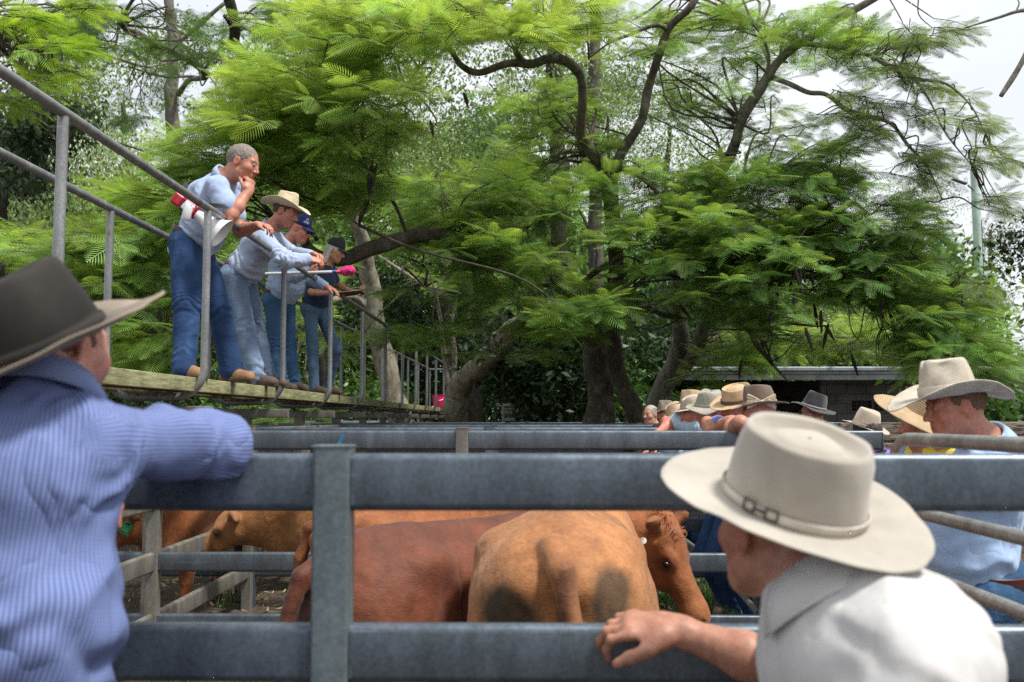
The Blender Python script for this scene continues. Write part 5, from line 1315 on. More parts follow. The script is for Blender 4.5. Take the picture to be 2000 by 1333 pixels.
# ------------------------------------------------------------------ the man at the tube gate
SKR = (.47, .21, .145)
J = dict(head=P(1866, 800, 3.60), neck=P(1925, 872, 3.66), chest=P(1928, 955, 3.66), pel=P(1925, 1145, 3.68), shL=P(1935, 905, 3.47), shR=P(1935, 900, 3.86), elL=P(1845, 965, 3.36), wrL=P(1742, 938, 3.44), elR=P(1850, 955, 3.95), wrR=P(1755, 930, 3.72),
         hipL=P(1925, 1170, 3.58), hipR=P(1925, 1170, 3.78), knL=P(1900, 1390, 3.56), knR=P(1905, 1390, 3.82), anL=P(1935, 1590, 3.58), anR=P(1935, 1570, 3.86), toeL=P(1880, 1610, 3.5), toeR=P(1880, 1600, 3.8))
for k in ('toeR', 'toeL'): J[k][2] = .03
for k in ('anR', 'anL'): J[k][2] = .09
p5, H5, R5 = person('man in a pale straw cowboy hat and light blue shirt leaning on the tube gate', J, (-1, -.02, -.10), res=.0058, skin=SKR, shirt=cloth('light_blue_shirt', (.38, .52, .76), var=.08), sleeve='long', jeans=JEAN_M, boots=BRB, belt=simple('belt_oxblood', (.06, .012, .010), .4), girth=1.22, chest_w=1.1,
       hair=(simple('sandy_hair', (.13, .07, .04), .8, var=.4, scale=200, bmp=.5, bscale=500), 'short'), stubble=.12, red=.3, seed=43, hem_drop=-.035, fold=1.9, head_s=1.0, jaw=1.05, brow=(.12, .07, .05), neck_r=.062)
hc, hR = hat_seat(H5, R5, .052, -.04)
hc = hc - V(.03, 0, 0)
hat('cowboy_hat', p5, hc, hR, straw_mat('pale_straw', (.58, .53, .44), 1400, .72), 'cattleman', crown=.132, brim=.116, curl=.046, dip=.030, seed=4, band=straw_mat('pale_straw_band', (.50, .45, .38), 1400, .7), bandh=.03, back_up=-.25, res=128)

# ------------------------------------------------------------------ the two men at the near fence
CHK = check_cloth('blue_check', (.07, .10, .26), (.195, .245, .44), .0068, horiz=.09)
J = dict(head=P(104, 694, 1.76), neck=P(78, 790, 1.68), chest=P(40, 930, 1.64), pel=P(-10, 1330, 1.60), shR=P(170, 868, 1.60), shL=P(10, 850, 1.86), elR=P(418, 868, 1.98), wrR=P(262, 872, 2.14), elL=P(350, 872, 2.20), wrL=P(275, 930, 2.10),
         hipR=P(10, 1440, 1.60), hipL=P(-50, 1440, 1.70), knR=V(-.74, 1.62, .5), knL=V(-.88, 1.74, .5), anR=V(-.80, 1.50, .09), anL=V(-.92, 1.64, .09), toeR=V(-.68, 1.60, .03), toeL=V(-.80, 1.76, .03))
p6, H6, R6 = person('bearded man in a dark dusty hat and blue check shirt leaning on the rail', J, (.36, .93, .05), res=.0062, skin=(.55, .28, .21), shirt=CHK, sleeve='long', jeans=JEAN_D, boots=BRB, belt=None, girth=1.0, chest_w=1.02, collar_s=1.15, stubble=.95, stub_col=(.14, .06, .03), head_s=1.02,
       hair=(simple('auburn_hair', (.14, .06, .035), .8, var=.4, scale=200), 'short'), seed=53, fold=1.9, shirt_res=.008, sleeve_r=.92, hem_drop=.5, neck_r=.06)
m, t, b = nodes('dusty_felt'); sp = t.nodes.new('ShaderNodeSeparateColor'); t.links.new(attr(t), sp.inputs[0])
base = ramp(t, sp.outputs[0], [(.0, (.30, .25, .20)), (.22, (.20, .175, .15)), (.31, (.10, .09, .08)), (.37, (.022, .021, .020)), (.75, (.045, .042, .040))])
base = mix(t, base, ramp(t, noise(t, 12, 6, .65), [(.3, (.75, .75, .75)), (.7, (1.25, 1.2, 1.15))]), .9, 'MULTIPLY')
t.links.new(base, b.inputs['Base Color']); b.inputs['Roughness'].default_value = .95; b.inputs['Sheen Weight'].default_value = .04; b.inputs['Specular IOR Level'].default_value = .1; bump(t, b, noise(t, 400, 2), .2, .001)
hR = frame((.82, .36, .44), (-.42, -.40, .80)); hc = P(74, 680, 1.62)
hat('felt_hat', p6, hc, hR, m, 'pinch', crown=.128, brim=.104, curl=.020, dip=-.006, seed=6, wave=.006, band=simple('dark_band', (.02, .018, .017), .9), bandh=.010, res=144, a=(.093, .114))

WHC = cloth('white_shirt', (.55, .54, .53), var=.03)
J = dict(head=P(1515, 1040, 1.72), neck=P(1610, 1160, 1.64), chest=P(1700, 1295, 1.62), pel=P(1800, 1690, 1.62), shR=P(1665, 1275, 1.80), shL=P(1775, 1290, 1.46), elR=P(1530, 1308, 1.93), wrR=P(1322, 1232, 1.985), elL=P(1700, 1620, 1.40), wrL=P(1560, 1560, 1.60),
         hipR=P(1800, 1760, 1.72), hipL=P(1810, 1760, 1.54), knR=V(.60, 1.72, .42), knL=V(.62, 1.52, .42), anR=V(.68, 1.74, .09), anL=V(.70, 1.52, .09), toeR=V(.52, 1.78, .03), toeL=V(.54, 1.52, .03))
p7, H7, R7 = person('white shirted man in a big cream felt hat with one hand on the rail', J, (-.48, .87, .10), res=.0048, skin=(.42, .21, .145), shirt=WHC, sleeve='short', jeans=JEAN_D, boots=BRB, girth=1.1, chest_w=1.26, seed=63, fold=2.0, collar_s=1.35, shirt_res=.008, sleeve_r=1.15, hem_drop=.1, red=.5, head_s=1.03, neck_r=.062,
       hands=dict(R=dict(d=V(-1, .12, .10), n=V(-.08, .45, -.9), side=1, curl=((.35, .95, .5), (.30, .85, .5), (.35, .85, .5), (.40, .9, .5)), thumb=(.75, .95, .25), s=1.08, spread=.06, k=.014)))
hR = frame((-.80, .50, .32), (.13, -.36, .92)); hc = P(1548, 986, 1.66)
m7 = felt_mat('cream_felt', (.39, .355, .30), (.40, .30, .20))
h7 = hat('felt_hat', p7, hc, hR, m7, 'telescope', crown=.132, brim=.106, curl=.022, dip=.002, seed=8, band=simple('cream_band2', (.50, .45, .38), .8), bandh=.010, res=160, a=(.097, .119), taper=.03)
bk_ = MB(); BKL = simple('hat_buckle', (.10, .09, .09), .35, .7)
for k_, (a_, w_) in enumerate(((-1.25, .016), (-1.42, .0), (-1.58, .016))):
    cc = lambda aa, zz: hc + hR @ V(math.sin(aa) * .102, math.cos(aa) * .124, zz)
    if w_: bk_.tube([cc(a_ - .08, .006), cc(a_ - .08, .024), cc(a_ + .08, .024), cc(a_ + .08, .006), cc(a_ - .08, .006)], .0022, 6)
    else: bk_.tube([cc(a_ - .06, .015), cc(a_ + .06, .015)], .003, 6)
bk_.build('buckle', BKL, h7)

# ------------------------------------------------------------------ the row of people along the far fence
GRP = 'onlookers along the yard fence'
def align_up(R, up):
    u = unit(up); f = unit(R[:, 1] - u * np.dot(R[:, 1], u)); return np.stack([np.cross(f, u), f, u], 1)
def onlooker(label, px, py, Y, f, shirt, *, hatspec=None, lean=.30, arms='rail', sleeve='long', skin=SKR, ground=0.0, head_f=None, res=.009, fold=.55, sleeve_r=1.12, jeans=JEAN_D, hair=None, tilt=0.0, hatz=.052, wr=None, hat_up=None, **k):
    H = P(px, py, Y); J = stand_pose(H, f, ground, lean, arms=arms, rail_z=TOP)
    if wr: J.update(wr)
    r, H, R = person(label, J, head_f or (f[0], f[1], -.12), res=res, skin=skin, shirt=shirt, sleeve=sleeve, jeans=jeans, boots=BRB, belt=None, hair=hair, group=None, fold=fold, sleeve_r=sleeve_r, **k)
    if hatspec:
        hc, hR = hat_seat(H, R, hatz, tilt)
        if hat_up: hR = frame(head_f or f + (0,), hat_up) if False else np.array(align_up(hR, hat_up))
        o = hat(parent=r, H=hc, R=hR, **hatspec)
    return r, H, R
BRH = (simple('dark_hair', (.035, .022, .015), .7), 'short'); GRH = (simple('grey_hair'  , (.2, .17, .145), .8), 'short')
VIO = cloth('violet_shirt', (.20, .24, .58)); AQ = check_cloth('aqua_check', (.22, .38, .52), (.45, .58, .68), .014)
r8, H8, R8 = onlooker('man in a brown felt hat with a plaited bow, bare forearms folded on the rail', 1482, 808, 6.05, (-1, .1), VIO, arms='fold', sleeve='short', skin=(.44, .22, .155), res=.0075, seed=71, lean=.35, arm_r=1.1,
    hatspec=dict(name='felt_hat', mat=felt_mat('brown_felt', (.135, .095, .068), (.05, .03, .02)), style='pinch', crown=.125, brim=.075, curl=.018, dip=.012, seed=3, band=simple('plaited_band', (.36, .27, .18), .8), bandh=.014))
hc, hR = hat_seat(H8, R8, .052, 0)
b = MB(); rr = random.Random(2)                       # plaited bow on the hat's near side
for sg in (-1, 1):
    for i in range(60):
        a = rr.uniform(-.45, .45); c0 = hc + hR @ V(-.088, .0 + .002, .018) + V(0, -.01, 0)
        b.tube([c0, c0 + V(sg * .04, -.008 - rr.uniform(0, .006), a * .05), c0 + V(sg * (.075 + rr.uniform(0, .012)), -.004, a * .095)], [.0045, .0048, .0035], 4)
b.box(hc + hR @ V(-.092, 0, .018) + V(0, -.014, 0), (.022, .012, .016), None, .004)
b.build('bow', simple('raffia', (.52, .42, .30), .8, var=.3, scale=60), r8)
onlooker('man in a tan straw fedora behind the brown hatted man', 1440, 798, 6.6, (-1, -.1), VIO, arms='fold', sleeve='short', skin=(.50, .23, .15), seed=81, tilt=.1, lean=.4, hat_up=(-.22, -.30, .92),
    hatspec=dict(name='straw_hat', mat=straw_mat('tan_straw', (.62, .44, .26), 330, .62), style='telescope', a=(.09, .112), crown=.11, brim=.078, curl=.01, dip=.004, seed=5, band=simple('brown_ribbon', (.09, .05, .03), .7), bandh=.018))
onlooker('man in a floppy khaki bucket hat watching over the rail', 1386, 806, 7.25, (-.95, -.25), BLUE2, arms='rail', skin=(.50, .23, .18), seed=91, lean=.4, hat_up=(-.05, -.22, .95), head_f=(-1, -.25, -.15),
    hatspec=dict(name='bucket_hat', mat=cloth('khaki_canvas', (.33, .31, .25), var=.15), style='bucket', a=(.092, .112), crown=.105, brim=.066, curl=-.02, dip=.014, seed=7, wave=.012, taper=.2, band=cloth('khaki_canvas', (.33, .31, .25))))
onlooker('ruddy man in an aqua check shirt with his arm hanging over the fence', 1354, 809, 7.6, (-1, -.2), AQ, arms='fold', sleeve='short', skin=(.52, .21, .16), seed=101, lean=.45, head_f=(-1, -.35, -.2), jaw=1.15,
    chest_w=.85, wr=dict(elL=P(1312, 824, 7.7), wrL=P(1286, 846, 7.5), shL=P(1352, 832, 7.6), chest=P(1385, 850, 7.9), neck=P(1368, 832, 7.75), shR=P(1368, 838, 8.1)),
    hatspec=dict(name='sun_hat', mat=cloth('faded_canvas', (.42, .36, .28), var=.1), style='slouch', crown=.085, brim=.055, curl=.0, dip=.012, seed=9, wave=.004, band=cloth('faded_canvas', (.42, .36, .28))))
onlooker('man in a tan felt hat half hidden behind the bucket hat', 1350, 797, 8.8, (-1, .1), BLUE, seed=111, head_f=(-1, .1, -.1),
    hatspec=dict(name='felt_hat', mat=felt_mat('tan_felt', (.42, .31, .20)), style='pinch', crown=.11, brim=.072, curl=.02, dip=.01, seed=11, band=simple('tan_band', (.25, .17, .10), .8)))
onlooker('man in a grey-brown felt hat farthest along, beside the grey haired woman', 1299, 811, 11.2, (-.8, -.5), cloth('faded_shirt', (.22, .24, .27)), seed=121, head_f=(-.9, -.6, -.05), res=.01,
    hatspec=dict(name='felt_hat', mat=felt_mat('grey_felt', (.20, .165, .13)), style='pinch', crown=.115, brim=.078, curl=.03, dip=.01, seed=13, band=simple('tan_band', (.25, .17, .10), .8)))
onlooker('pale straw hatted onlooker leaning in just before the aqua shirt', 1322, 815, 9.9, (-1, -.3), BLUE3, seed=126, head_f=(-1, -.1, -.5), res=.01, lean=.5,
    hatspec=dict(name='straw_hat', mat=straw_mat('sand_straw', (.58, .45, .30), 500, .7), style='slouch', crown=.09, brim=.07, curl=.012, dip=.02, seed=16))
onlooker('grey haired bareheaded woman at the end of the row by the leaning trunk', 1270, 812, 11.9, (-.7, -.7), cloth('dark_top', (.03, .03, .035)), seed=131, head_f=(-.75, -.75, 0), res=.009, skin=(.52, .29, .22), hair=(simple('ash_hair', (.38, .35, .31), .8, var=.3, scale=90), 'short'))
r15, H15, R15 = onlooker('man with glasses in a black felt hat standing back from the fence', 1588, 808, 8.3, (-1, -.2), cloth('black_shirt', (.02, .02, .025)), seed=141, arms='down', lean=.1, head_f=(-1, -.45, -.05), tilt=.05, hat_up=(.26, -.18, .94),
    hatspec=dict(name='felt_hat', mat=felt_mat('black_felt', (.028, .028, .032), (.05, .04, .04)), style='pinch', a=(.09, .108), crown=.13, brim=.088, curl=-.012, dip=-.0, wave=.005, seed=15, band=simple('silver_band', (.35, .33, .30), .5), bandh=.008))
glasses(r15, H15, R15, 1.0, simple('glasses_frame', (.05, .05, .05), .3, bmp=0), True)
onlooker('dark haired person in a beige felt hat and purple shirt', 1690, 848, 7.1, (-.6, .75), cloth('purple_shirt', (.26, .14, .55)), seed=151, arms='down', lean=.1, head_f=(-.55, .75, -.12), hair=(simple('dark_hair_long', (.025, .016, .014), .6), 'long'), tilt=.08, hat_up=(.22, -.18, .95),
    hatspec=dict(name='felt_hat', mat=felt_mat('beige_felt', (.46, .38, .29)), style='pinch', crown=.125, brim=.072, curl=.012, dip=.006, seed=17, band=simple('beige_band', (.36, .29, .22), .8)))
onlooker('person in a wide woven straw sun hat and yellow shirt behind the tube gate man', 1802, 826, 4.75, (-.8, -.3), cloth('yellow_shirt', (.72, .58, .05)), seed=161, arms='down', lean=.15, head_f=(-.9, .35, -.18), res=.009, hat_up=(.34, -.40, .85),
    hatspec=dict(name='straw_sun_hat', mat=straw_mat('golden_straw', (.48, .345, .195), 210, .5), style='dome', crown=.115, brim=.125, curl=-.030, dip=.034, seed=19, taper=.25), hatz=.05)
# ------------------------------------------------------------------ trees
BK1 = bark_mat('bark_poinciana', (.10, .085, .065), .35); BK2 = bark_mat('bark_grey', (.20, .185, .155), .3); BKD = bark_mat('bark_dark', (.045, .037, .030), .15); BKP = bark_mat('bark_pale', (.27, .235, .18), .5, .3)
LF = leaf_mat('feather_leaf', .42); LF2 = leaf_mat('broad_leaf', .3, .4)

def frond_template(npair=13, seg=2):
    """one feathery bipinnate leaf along +x, unit length, drooping in z"""
    v = []; q = []
    def pt(t): return V(t, 0, -.16 * t * t)
    for i in range(npair):
        t = .13 + .87 * i / (npair - 1); L = .34 * (math.sin(math.pi * min(.97, .16 + .80 * t)) ** .7) * (1.0 if t < .9 else .75)
        for sg in (-1, 1):
            a = math.radians(68 - 34 * t); d = V(math.cos(a), sg * math.sin(a), -.10); b0 = pt(t); w = .026
            p = V(-d[1], d[0], 0) * w * .5; m = b0 + d * L * .45 + V(0, 0, -.01); e = b0 + d * L + V(0, 0, -.05 * L * 3)
            k = len(v); v += [b0 - p * .35, b0 + p * .35, m + p, m - p, e + p * .12, e - p * .12]
            q += [(k, k + 1, k + 2, k + 3), (k + 3, k + 2, k + 4, k + 5)]
    k = len(v); w = .008
    for t in (0, .5, 1): c = pt(t); v += [c + V(0, -w, .002), c + V(0, w, .002)]
    q += [(k, k + 1, k + 3, k + 2), (k + 2, k + 3, k + 5, k + 4)]
    return np.array(v), np.array(q)
FT = [frond_template(16), frond_template(14), frond_template(12)]

def place(tv, tq, pos, X, Yv, Z, size, col):
    """copies of a template (numpy, one mesh)"""
    n = len(pos); M = np.stack([X, Yv, Z], 2) * size[:, None, None]
    v = np.einsum('nij,kj->nki', M, tv) + pos[:, None, :]
    q = tq[None] + (np.arange(n) * len(tv))[:, None, None]
    c = np.repeat(col[:, None, :], len(tv), 1)
    return v.reshape(-1, 3), q.reshape(-1, tq.shape[1]), c.reshape(-1, 3)

def basis(X, up=None):
    X = X / np.linalg.norm(X, axis=1)[:, None]
    U = np.tile(V(0, 0, 1), (len(X), 1)) if up is None else up
    Yv = np.cross(U, X); Yv /= np.linalg.norm(Yv, axis=1)[:, None] + 1e-9; return X, Yv, np.cross(X, Yv)

def sprays(rng, centers, outd, nf=8, L=(.32, .52), tint=(.10, .22, .03), var=.35, droop=.25, yellow=.3, twigL=.45, flat=.25):
    """twigs carrying feathery leaves alternately; returns leaf mesh arrays and twig polylines"""
    n = len(centers); P_, D_, S_, C_ = [], [], [], []; tw = []
    o = outd + rng.normal(0, .35, (n, 3)) * V(1, 1, .35); o /= np.linalg.norm(o, axis=1)[:, None]
    sh = np.clip(rng.normal(1, var, (n, 1)), .4, 1.9); yl = rng.random((n, 1)) ** 2 * yellow
    for j in range(nf):
        t = j / (nf - 1); pos = centers + o * (t - .5) * twigL + V(0, 0, -1) * droop * (t - .4) ** 2 * .5 * twigL
        a = (1 if j % 2 else -1) * (1.15 - .95 * t) + rng.normal(0, .25, n)
        if j == nf - 1: a = a * .2
        ca, sa = np.cos(a), np.sin(a); hx, hy = o[:, 0], o[:, 1]
        d = np.stack([hx * ca - hy * sa, hx * sa + hy * ca, o[:, 2] + rng.normal(.02, flat, n)], 1)
        P_.append(pos); D_.append(d); S_.append(rng.uniform(*L, n) * (1 - .25 * t))
        c = np.array(tint) * sh * (1 + rng.normal(0, .12, (n, 1))); c = c * (1 + yl * V(1.0, .45, 0)); C_.append(np.clip(c, .004, .8))
    for i in range(n): tw.append((centers[i] - o[i] * twigL * .55, centers[i], centers[i] + o[i] * twigL * .5 + V(0, 0, -droop * .1)))
    pos, D, S_, C_ = np.concatenate(P_), np.concatenate(D_), np.concatenate(S_), np.concatenate(C_)
    U = np.tile(V(0, 0, 1), (len(D), 1)) + rng.normal(0, .28, (len(D), 3)); X, Yv, Z = basis(D, U)
    k = rng.integers(0, 3, len(D)); out = []
    for z in range(3):
        m_ = k == z; out.append(place(*FT[z], pos[m_], X[m_], Yv[m_], Z[m_], S_[m_], C_[m_]))
    return out, tw

def blob(rng, n, cx, cy, rx, ry, Y0, Y1, edge=1.0):
    """n points whose picture lies in an ellipse of the view, spread in depth; clustered"""
    pts = []; nc = max(4, int(n / 2.6)); 
    cl = [(rng.uniform(0, 2 * math.pi), math.sqrt(rng.random()) * edge, rng.uniform(Y0, Y1)) for _ in range(nc)]
    for i in range(n):
        a, r, Y = cl[rng.integers(nc)]
        px, py = cx + rx * r * math.cos(a) + rng.normal(0, rx * .12), cy + ry * r * math.sin(a) + rng.normal(0, ry * .12)
        pts.append(P(px, py, Y + rng.normal(0, .35)))
    return np.array(pts)

def limb(px_pts, n=7):
    """px_pts: (px, py, Y, radius)"""
    p = catmull([tuple(P(a, b, c)) + (r,) for a, b, c, r in px_pts], n); return p[:, :3], p[:, 3]

class Tree:
    def __init__(s, label, base, bark, leaf=LF, group=None, cat='tree', name='poinciana_tree', seed=1, rs=.82):
        s.rs = rs
        s.t = thing(name, label, cat, base, group); s.bark = bark; s.leaf = leaf; s.v = []; s.q = []; s.c = []; s.n = 0; s.b = MB(); s.nodes = []; s.rng = np.random.default_rng(seed); s.tw = MB(); s.ntw = 0
    def limb(s, pts, seg=10, n=7):
        p, r = limb(pts, n); r = r * s.rs; i = np.arange(len(p)); nz_ = vnoise(p * 5 + 3, 7); p = p + np.stack([vnoise(p * 2.5, 1), vnoise(p * 2.5, 2), vnoise(p * 2.5, 3)], 1) * (r * .5)[:, None] * (i > 0)[:, None]
        s.b.tube(p, np.maximum(r * (1 + .16 * nz_), .004), seg); s.nodes += [tuple(x) for x in p[1:]]; return s
    def add(s, arr):
        v, q, c = arr; s.v.append(v); s.q.append(q + s.n); s.c.append(c); s.n += len(v)
    def fill(s, n, cx, cy, rx, ry, Y0, Y1, link=.35, out=None, maxl=3.0, lean=(0, 0, 0), **k):
        c = blob(s.rng, int(n * DENS), cx, cy, rx, ry, Y0, Y1)
        nd = np.array(s.nodes) if s.nodes else None
        mid = c.mean(0)
        d = (c - mid) * V(1, 1, .25); d = d / (np.linalg.norm(d, axis=1)[:, None] + 1e-6)
        o = d * .6 + np.array(out if out is not None else (0, -.5, .05))
        arrs, tw = sprays(s.rng, c, o, **k)
        for a in arrs: s.add(a)
        for i, (a, b_, e) in enumerate(tw):
            s.tw.tube([a, b_, e], [.006, .0045, .002], 4, caps=False)
            if nd is not None and s.rng.random() < link:
                j = np.argmin(((nd - a) ** 2).sum(1)); L = np.linalg.norm(nd[j] - a)
                if .2 < L < maxl:
                    m1 = lerp(nd[j], a, .35) + V(*s.rng.normal(0, .10 * L, 3)) + V(0, 0, .10 * L); m2 = lerp(nd[j], a, .75) + V(*s.rng.normal(0, .06 * L, 3)) + V(0, 0, .06 * L)
                    s.tw.tube(catmull([nd[j], m1, m2, a], 4), np.linspace(.008 + .006 * L, .006, 13), 5, caps=False)
    def finish(s, crown='crown'):
        if s.b.v: s.b.build('trunk', s.bark, s.t, sharp=None)
        if s.tw.v: s.tw.build('sprays', BK1, s.t, sharp=None)
        if s.v: mesh(crown, np.concatenate(s.v), np.concatenate(s.q), s.leaf, s.t, smooth=False, col=np.concatenate(s.c))
        return s.t
    def pods(s, spots, mat):
        for (px, py, Y, L) in spots:
            a = P(px, py, Y); r = s.rng; dx = r.normal(0, .03); pts = catmull([a, a + V(dx, .01, -L * .4), a + V(dx * 2.2, 0, -L)], 5)
            pv = MB().tube(pts, .022 * np.sin(np.linspace(.25, 2.9, len(pts))) + .002, 6)
            pv.build('seed_pod', mat, s.t)

def leaf_cloud(rng, pts, size=(.05, .11), col=(.05, .10, .03), var=.35, hang=.0, ratio=.45, per=26, spread=.28):
    """small simple leaves in clumps"""
    n = len(pts) * per; pos = np.repeat(pts, per, 0) + rng.normal(0, spread, (n, 3)) * V(1, 1, .7)
    d = rng.normal(0, 1, (n, 3)) + V(0, 0, -hang); X, Yv, Z = basis(d, rng.normal(0, 1, (n, 3)) + V(0, 0, .8)); s = rng.uniform(*size, n)
    tv = np.array([(0, 0, 0), (.5, -ratio * .5, .03), (1, 0, -.08), (.5, ratio * .5, .03)]); tq = np.array([(0, 1, 2, 3)])
    c = np.repeat(np.array(col) * np.clip(rng.normal(1, var, (len(pts), 1)), .3, 2.2), per, 0) * np.clip(rng.normal(1, .2, (n, 1)), .4, 1.7)
    return place(tv, tq, pos, X, Yv, Z, s, c)

POD = simple('seed_pod_brown', (.022, .014, .010), .7)
YG = (.27, .44, .115); MG = (.18, .33, .09); DG = (.09, .17, .06); BG_ = (.22, .39, .10); DENS = 1.15

# ---- the big poinciana: dark trunk in the middle, crooked limbs to both sides
T1 = Tree('big spreading poinciana with a thick dark trunk and crooked limbs over the pens', tuple(V(1, 1, 0) * P(1165, 830, 16)), BK1, seed=11)
T1.limb([(1163, 985, 16, .36), (1162, 830, 16, .29), (1168, 740, 16, .27), (1160, 660, 16, .26), (1135, 590, 15.6, .24), (1100, 555, 15, .22), (1030, 525, 14.4, .20), (960, 510, 14, .17), (905, 490, 13.6, .155), (880, 463, 13.3, .15), (835, 458, 13.1, .135), (770, 470, 12.9, .12), (700, 497, 12.6, .11), (640, 505, 12.6, .10), (600, 478, 12.6, .085), (588, 410, 12.8, .06)], 14)
T1.limb([(1240, 985, 15.5, .2), (1238, 830, 15.5, .18), (1215, 760, 15.5, .17), (1200, 690, 15.4, .16), (1196, 600, 15, .15), (1198, 520, 14.6, .145), (1196, 420, 14.2, .14), (1190, 335, 14, .135)], 12)
T1.limb([(1190, 335, 14, .12), (1155, 300, 13.8, .11), (1137, 265, 13.6, .085), (1140, 205, 13.4, .08), (1138, 155, 13.2, .085), (1108, 124, 13, .09), (1075, 117, 12.8, .085), (1040, 124, 12.7, .075), (990, 126, 12.5, .06), (935, 142, 12.3, .055), (900, 128, 12.2, .045), (880, 100, 12.1, .04), (855, 92, 12, .035)], 12)
T1.limb([(1020, 124, 12.6, .06), (1008, 102, 12.5, .045)], 8)
T1.limb([(855, 92, 12, .03), (885, 60, 11.8, .035), (940, 30, 11.6, .05), (990, -5, 11.5, .055)], 8)
T1.limb([(905, 50, 11.7, .03), (960, 55, 11.6, .022), (1020, 62, 11.5, .015)], 6)
T1.limb([(852, 95, 12, .025), (800, 160, 12, .02), (785, 200, 12, .012)], 6)
T1.limb([(1196, 345, 14, .10), (1215, 300, 13.8, .09), (1252, 235, 13.6, .08), (1275, 150, 13.4, .075), (1305, 65, 13.2, .065), (1345, 20, 13, .06), (1370, -20, 13, .05)], 10)
T1.limb([(1308, 62, 13.2, .045), (1280, 50, 13, .035), (1230, 68, 12.9, .03), (1190, 85, 12.8, .02), (1150, 115, 12.8, .012)], 6)
T1.limb([(1205, 325, 14, .05), (1240, 340, 13.8, .045), (1290, 380, 13.6, .04), (1340, 420, 13.4, .03), (1400, 470, 13.2, .02)], 8)
T1.limb([(1196, 340, 13.9, .045), (1170, 300, 13.7, .035), (1164, 280, 13.6, .03)], 6)
T1.limb([(1200, 560, 14.8, .06), (1260, 600, 14.4, .05), (1310, 620, 14, .035), (1350, 625, 13.6, .02)], 8)
T1.limb([(1120, 575, 15, .07), (1180, 520, 14.6, .06), (1260, 525, 14, .045), (1330, 545, 13.6, .03)], 8)
T1.limb([(590, 430, 12.7, .04), (560, 350, 12.4, .03), (600, 250, 12, .022), (640, 150, 11.6, .015)], 6)
T1.limb([(620, 470, 12.6, .035), (580, 415, 12.4, .025), (540, 430, 12.2, .012)], 6)
T1.limb([(600, 400, 12, .02), (660, 410, 11.6, .015), (700, 440, 11.4, .01)], 5)
T1.limb([(800, 465, 13, .03), (760, 380, 12.6, .03), (690, 300, 12, .022), (640, 240, 11.4, .012)], 6)
# bright near crown, upper left of the middle
for a in ((75, 700, 60, 200, 70, 9.0, 11.5), (70, 640, 150, 150, 60, 9.2, 11.5), (60, 720, 215, 140, 60, 9.5, 11.8), (40, 560, 215, 95, 50, 9.6, 11.6), (36, 840, 30, 130, 45, 9.5, 12)):
    T1.fill(*a, tint=YG, yellow=.22, L=(.30, .46), out=(-.6, -.6, .0))
for a in ((60, 470, 310, 150, 55, 10.5, 12.8), (50, 620, 320, 120, 50, 10.5, 12.5), (36, 330, 380, 110, 45, 11, 13), (34, 700, 390, 80, 55, 11, 13), (30, 480, 250, 80, 30, 11, 12.5)):
    T1.fill(*a, tint=BG_, yellow=.35, L=(.32, .50), out=(-.7, -.4, 0))
for a in ((52, 1060, 45, 150, 42, 10.5, 13), (10, 1100, 60, 60, 30, 12, 13), (18, 950, 50, 70, 28, 11, 13)):
    T1.fill(*a, tint=YG, yellow=.3, L=(.30, .46), out=(.2, -.6, 0))
for a in ((60, 1000, 400, 130, 60, 12.4, 14.5), (60, 900, 380, 110, 55, 13, 15.5), (50, 1010, 500, 140, 45, 12.2, 14.2), (60, 1080, 600, 180, 45, 12.2, 14.2), (16, 870, 570, 90, 30, 12.6, 14.5), (26, 1160, 625, 120, 40, 12, 14), (24, 830, 470, 70, 25, 13.5, 15)):
    T1.fill(*a, tint=MG, yellow=.35, L=(.32, .50), out=(-.3, -.6, -.05))
for a in ((50, 1080, 300, 110, 70, 14, 17), (40, 1060, 210, 90, 50, 14, 16), (60, 1290, 470, 110, 60, 12.2, 14.5), (50, 1260, 380, 90, 50, 12.8, 15)):
    T1.fill(*a, tint=MG, yellow=.3, L=(.32, .50))
T1.pods([(520, 190, 10.6, .42), (526, 205, 10.6, .38), (660, 215, 10.4, .2), (705, 205, 10.4, .4), (712, 212, 10.4, .36), (728, 315, 10.6, .36), (736, 320, 10.6, .33), (722, 330, 10.6, .3), (772, 128, 11.4, .25), (765, 130, 11.4, .22), (662, 225, 10.4, .2), (676, 222, 10.4, .24), (905, 180, 12, .2), (840, 235, 12, .22)], POD)
T1.finish()
# ---- second poinciana on the right: leaning twin trunks
T2 = Tree('wide poinciana with twin leaning trunks and dark hanging pods over the hatted onlookers', tuple(V(1, 1, 0) * P(1275, 830, 17)), BK2, seed=12)
T2.limb([(1268, 985, 17, .22), (1272, 830, 17, .20), (1290, 770, 17, .19), (1312, 720, 17, .19), (1330, 670, 16.8, .19), (1328, 620, 16.6, .16), (1322, 570, 16.4, .12), (1330, 520, 16.2, .08)], 12)
T2.limb([(1315, 745, 17, .15), (1345, 700, 16.8, .15), (1368, 655, 16.4, .14), (1390, 600, 16, .11), (1380, 520, 15.6, .10), (1376, 420, 15.2, .10), (1398, 355, 15, .10), (1420, 310, 14.8, .095), (1452, 230, 14.5, .095), (1490, 165, 14.2, .09), (1530, 110, 14, .08), (1600, 60, 13.6, .07), (1680, 12, 13.2, .06), (1740, -20, 13, .05)], 12)
T2.limb([(1500, 150, 14.2, .05), (1545, 165, 14, .045), (1580, 180, 13.9, .04), (1612, 185, 13.8, .04), (1650, 212, 13.6, .038), (1690, 226, 13.4, .036), (1740, 242, 13.2, .03), (1775, 285, 13, .024), (1810, 325, 12.8, .016), (1840, 390, 12.6, .01)], 8)
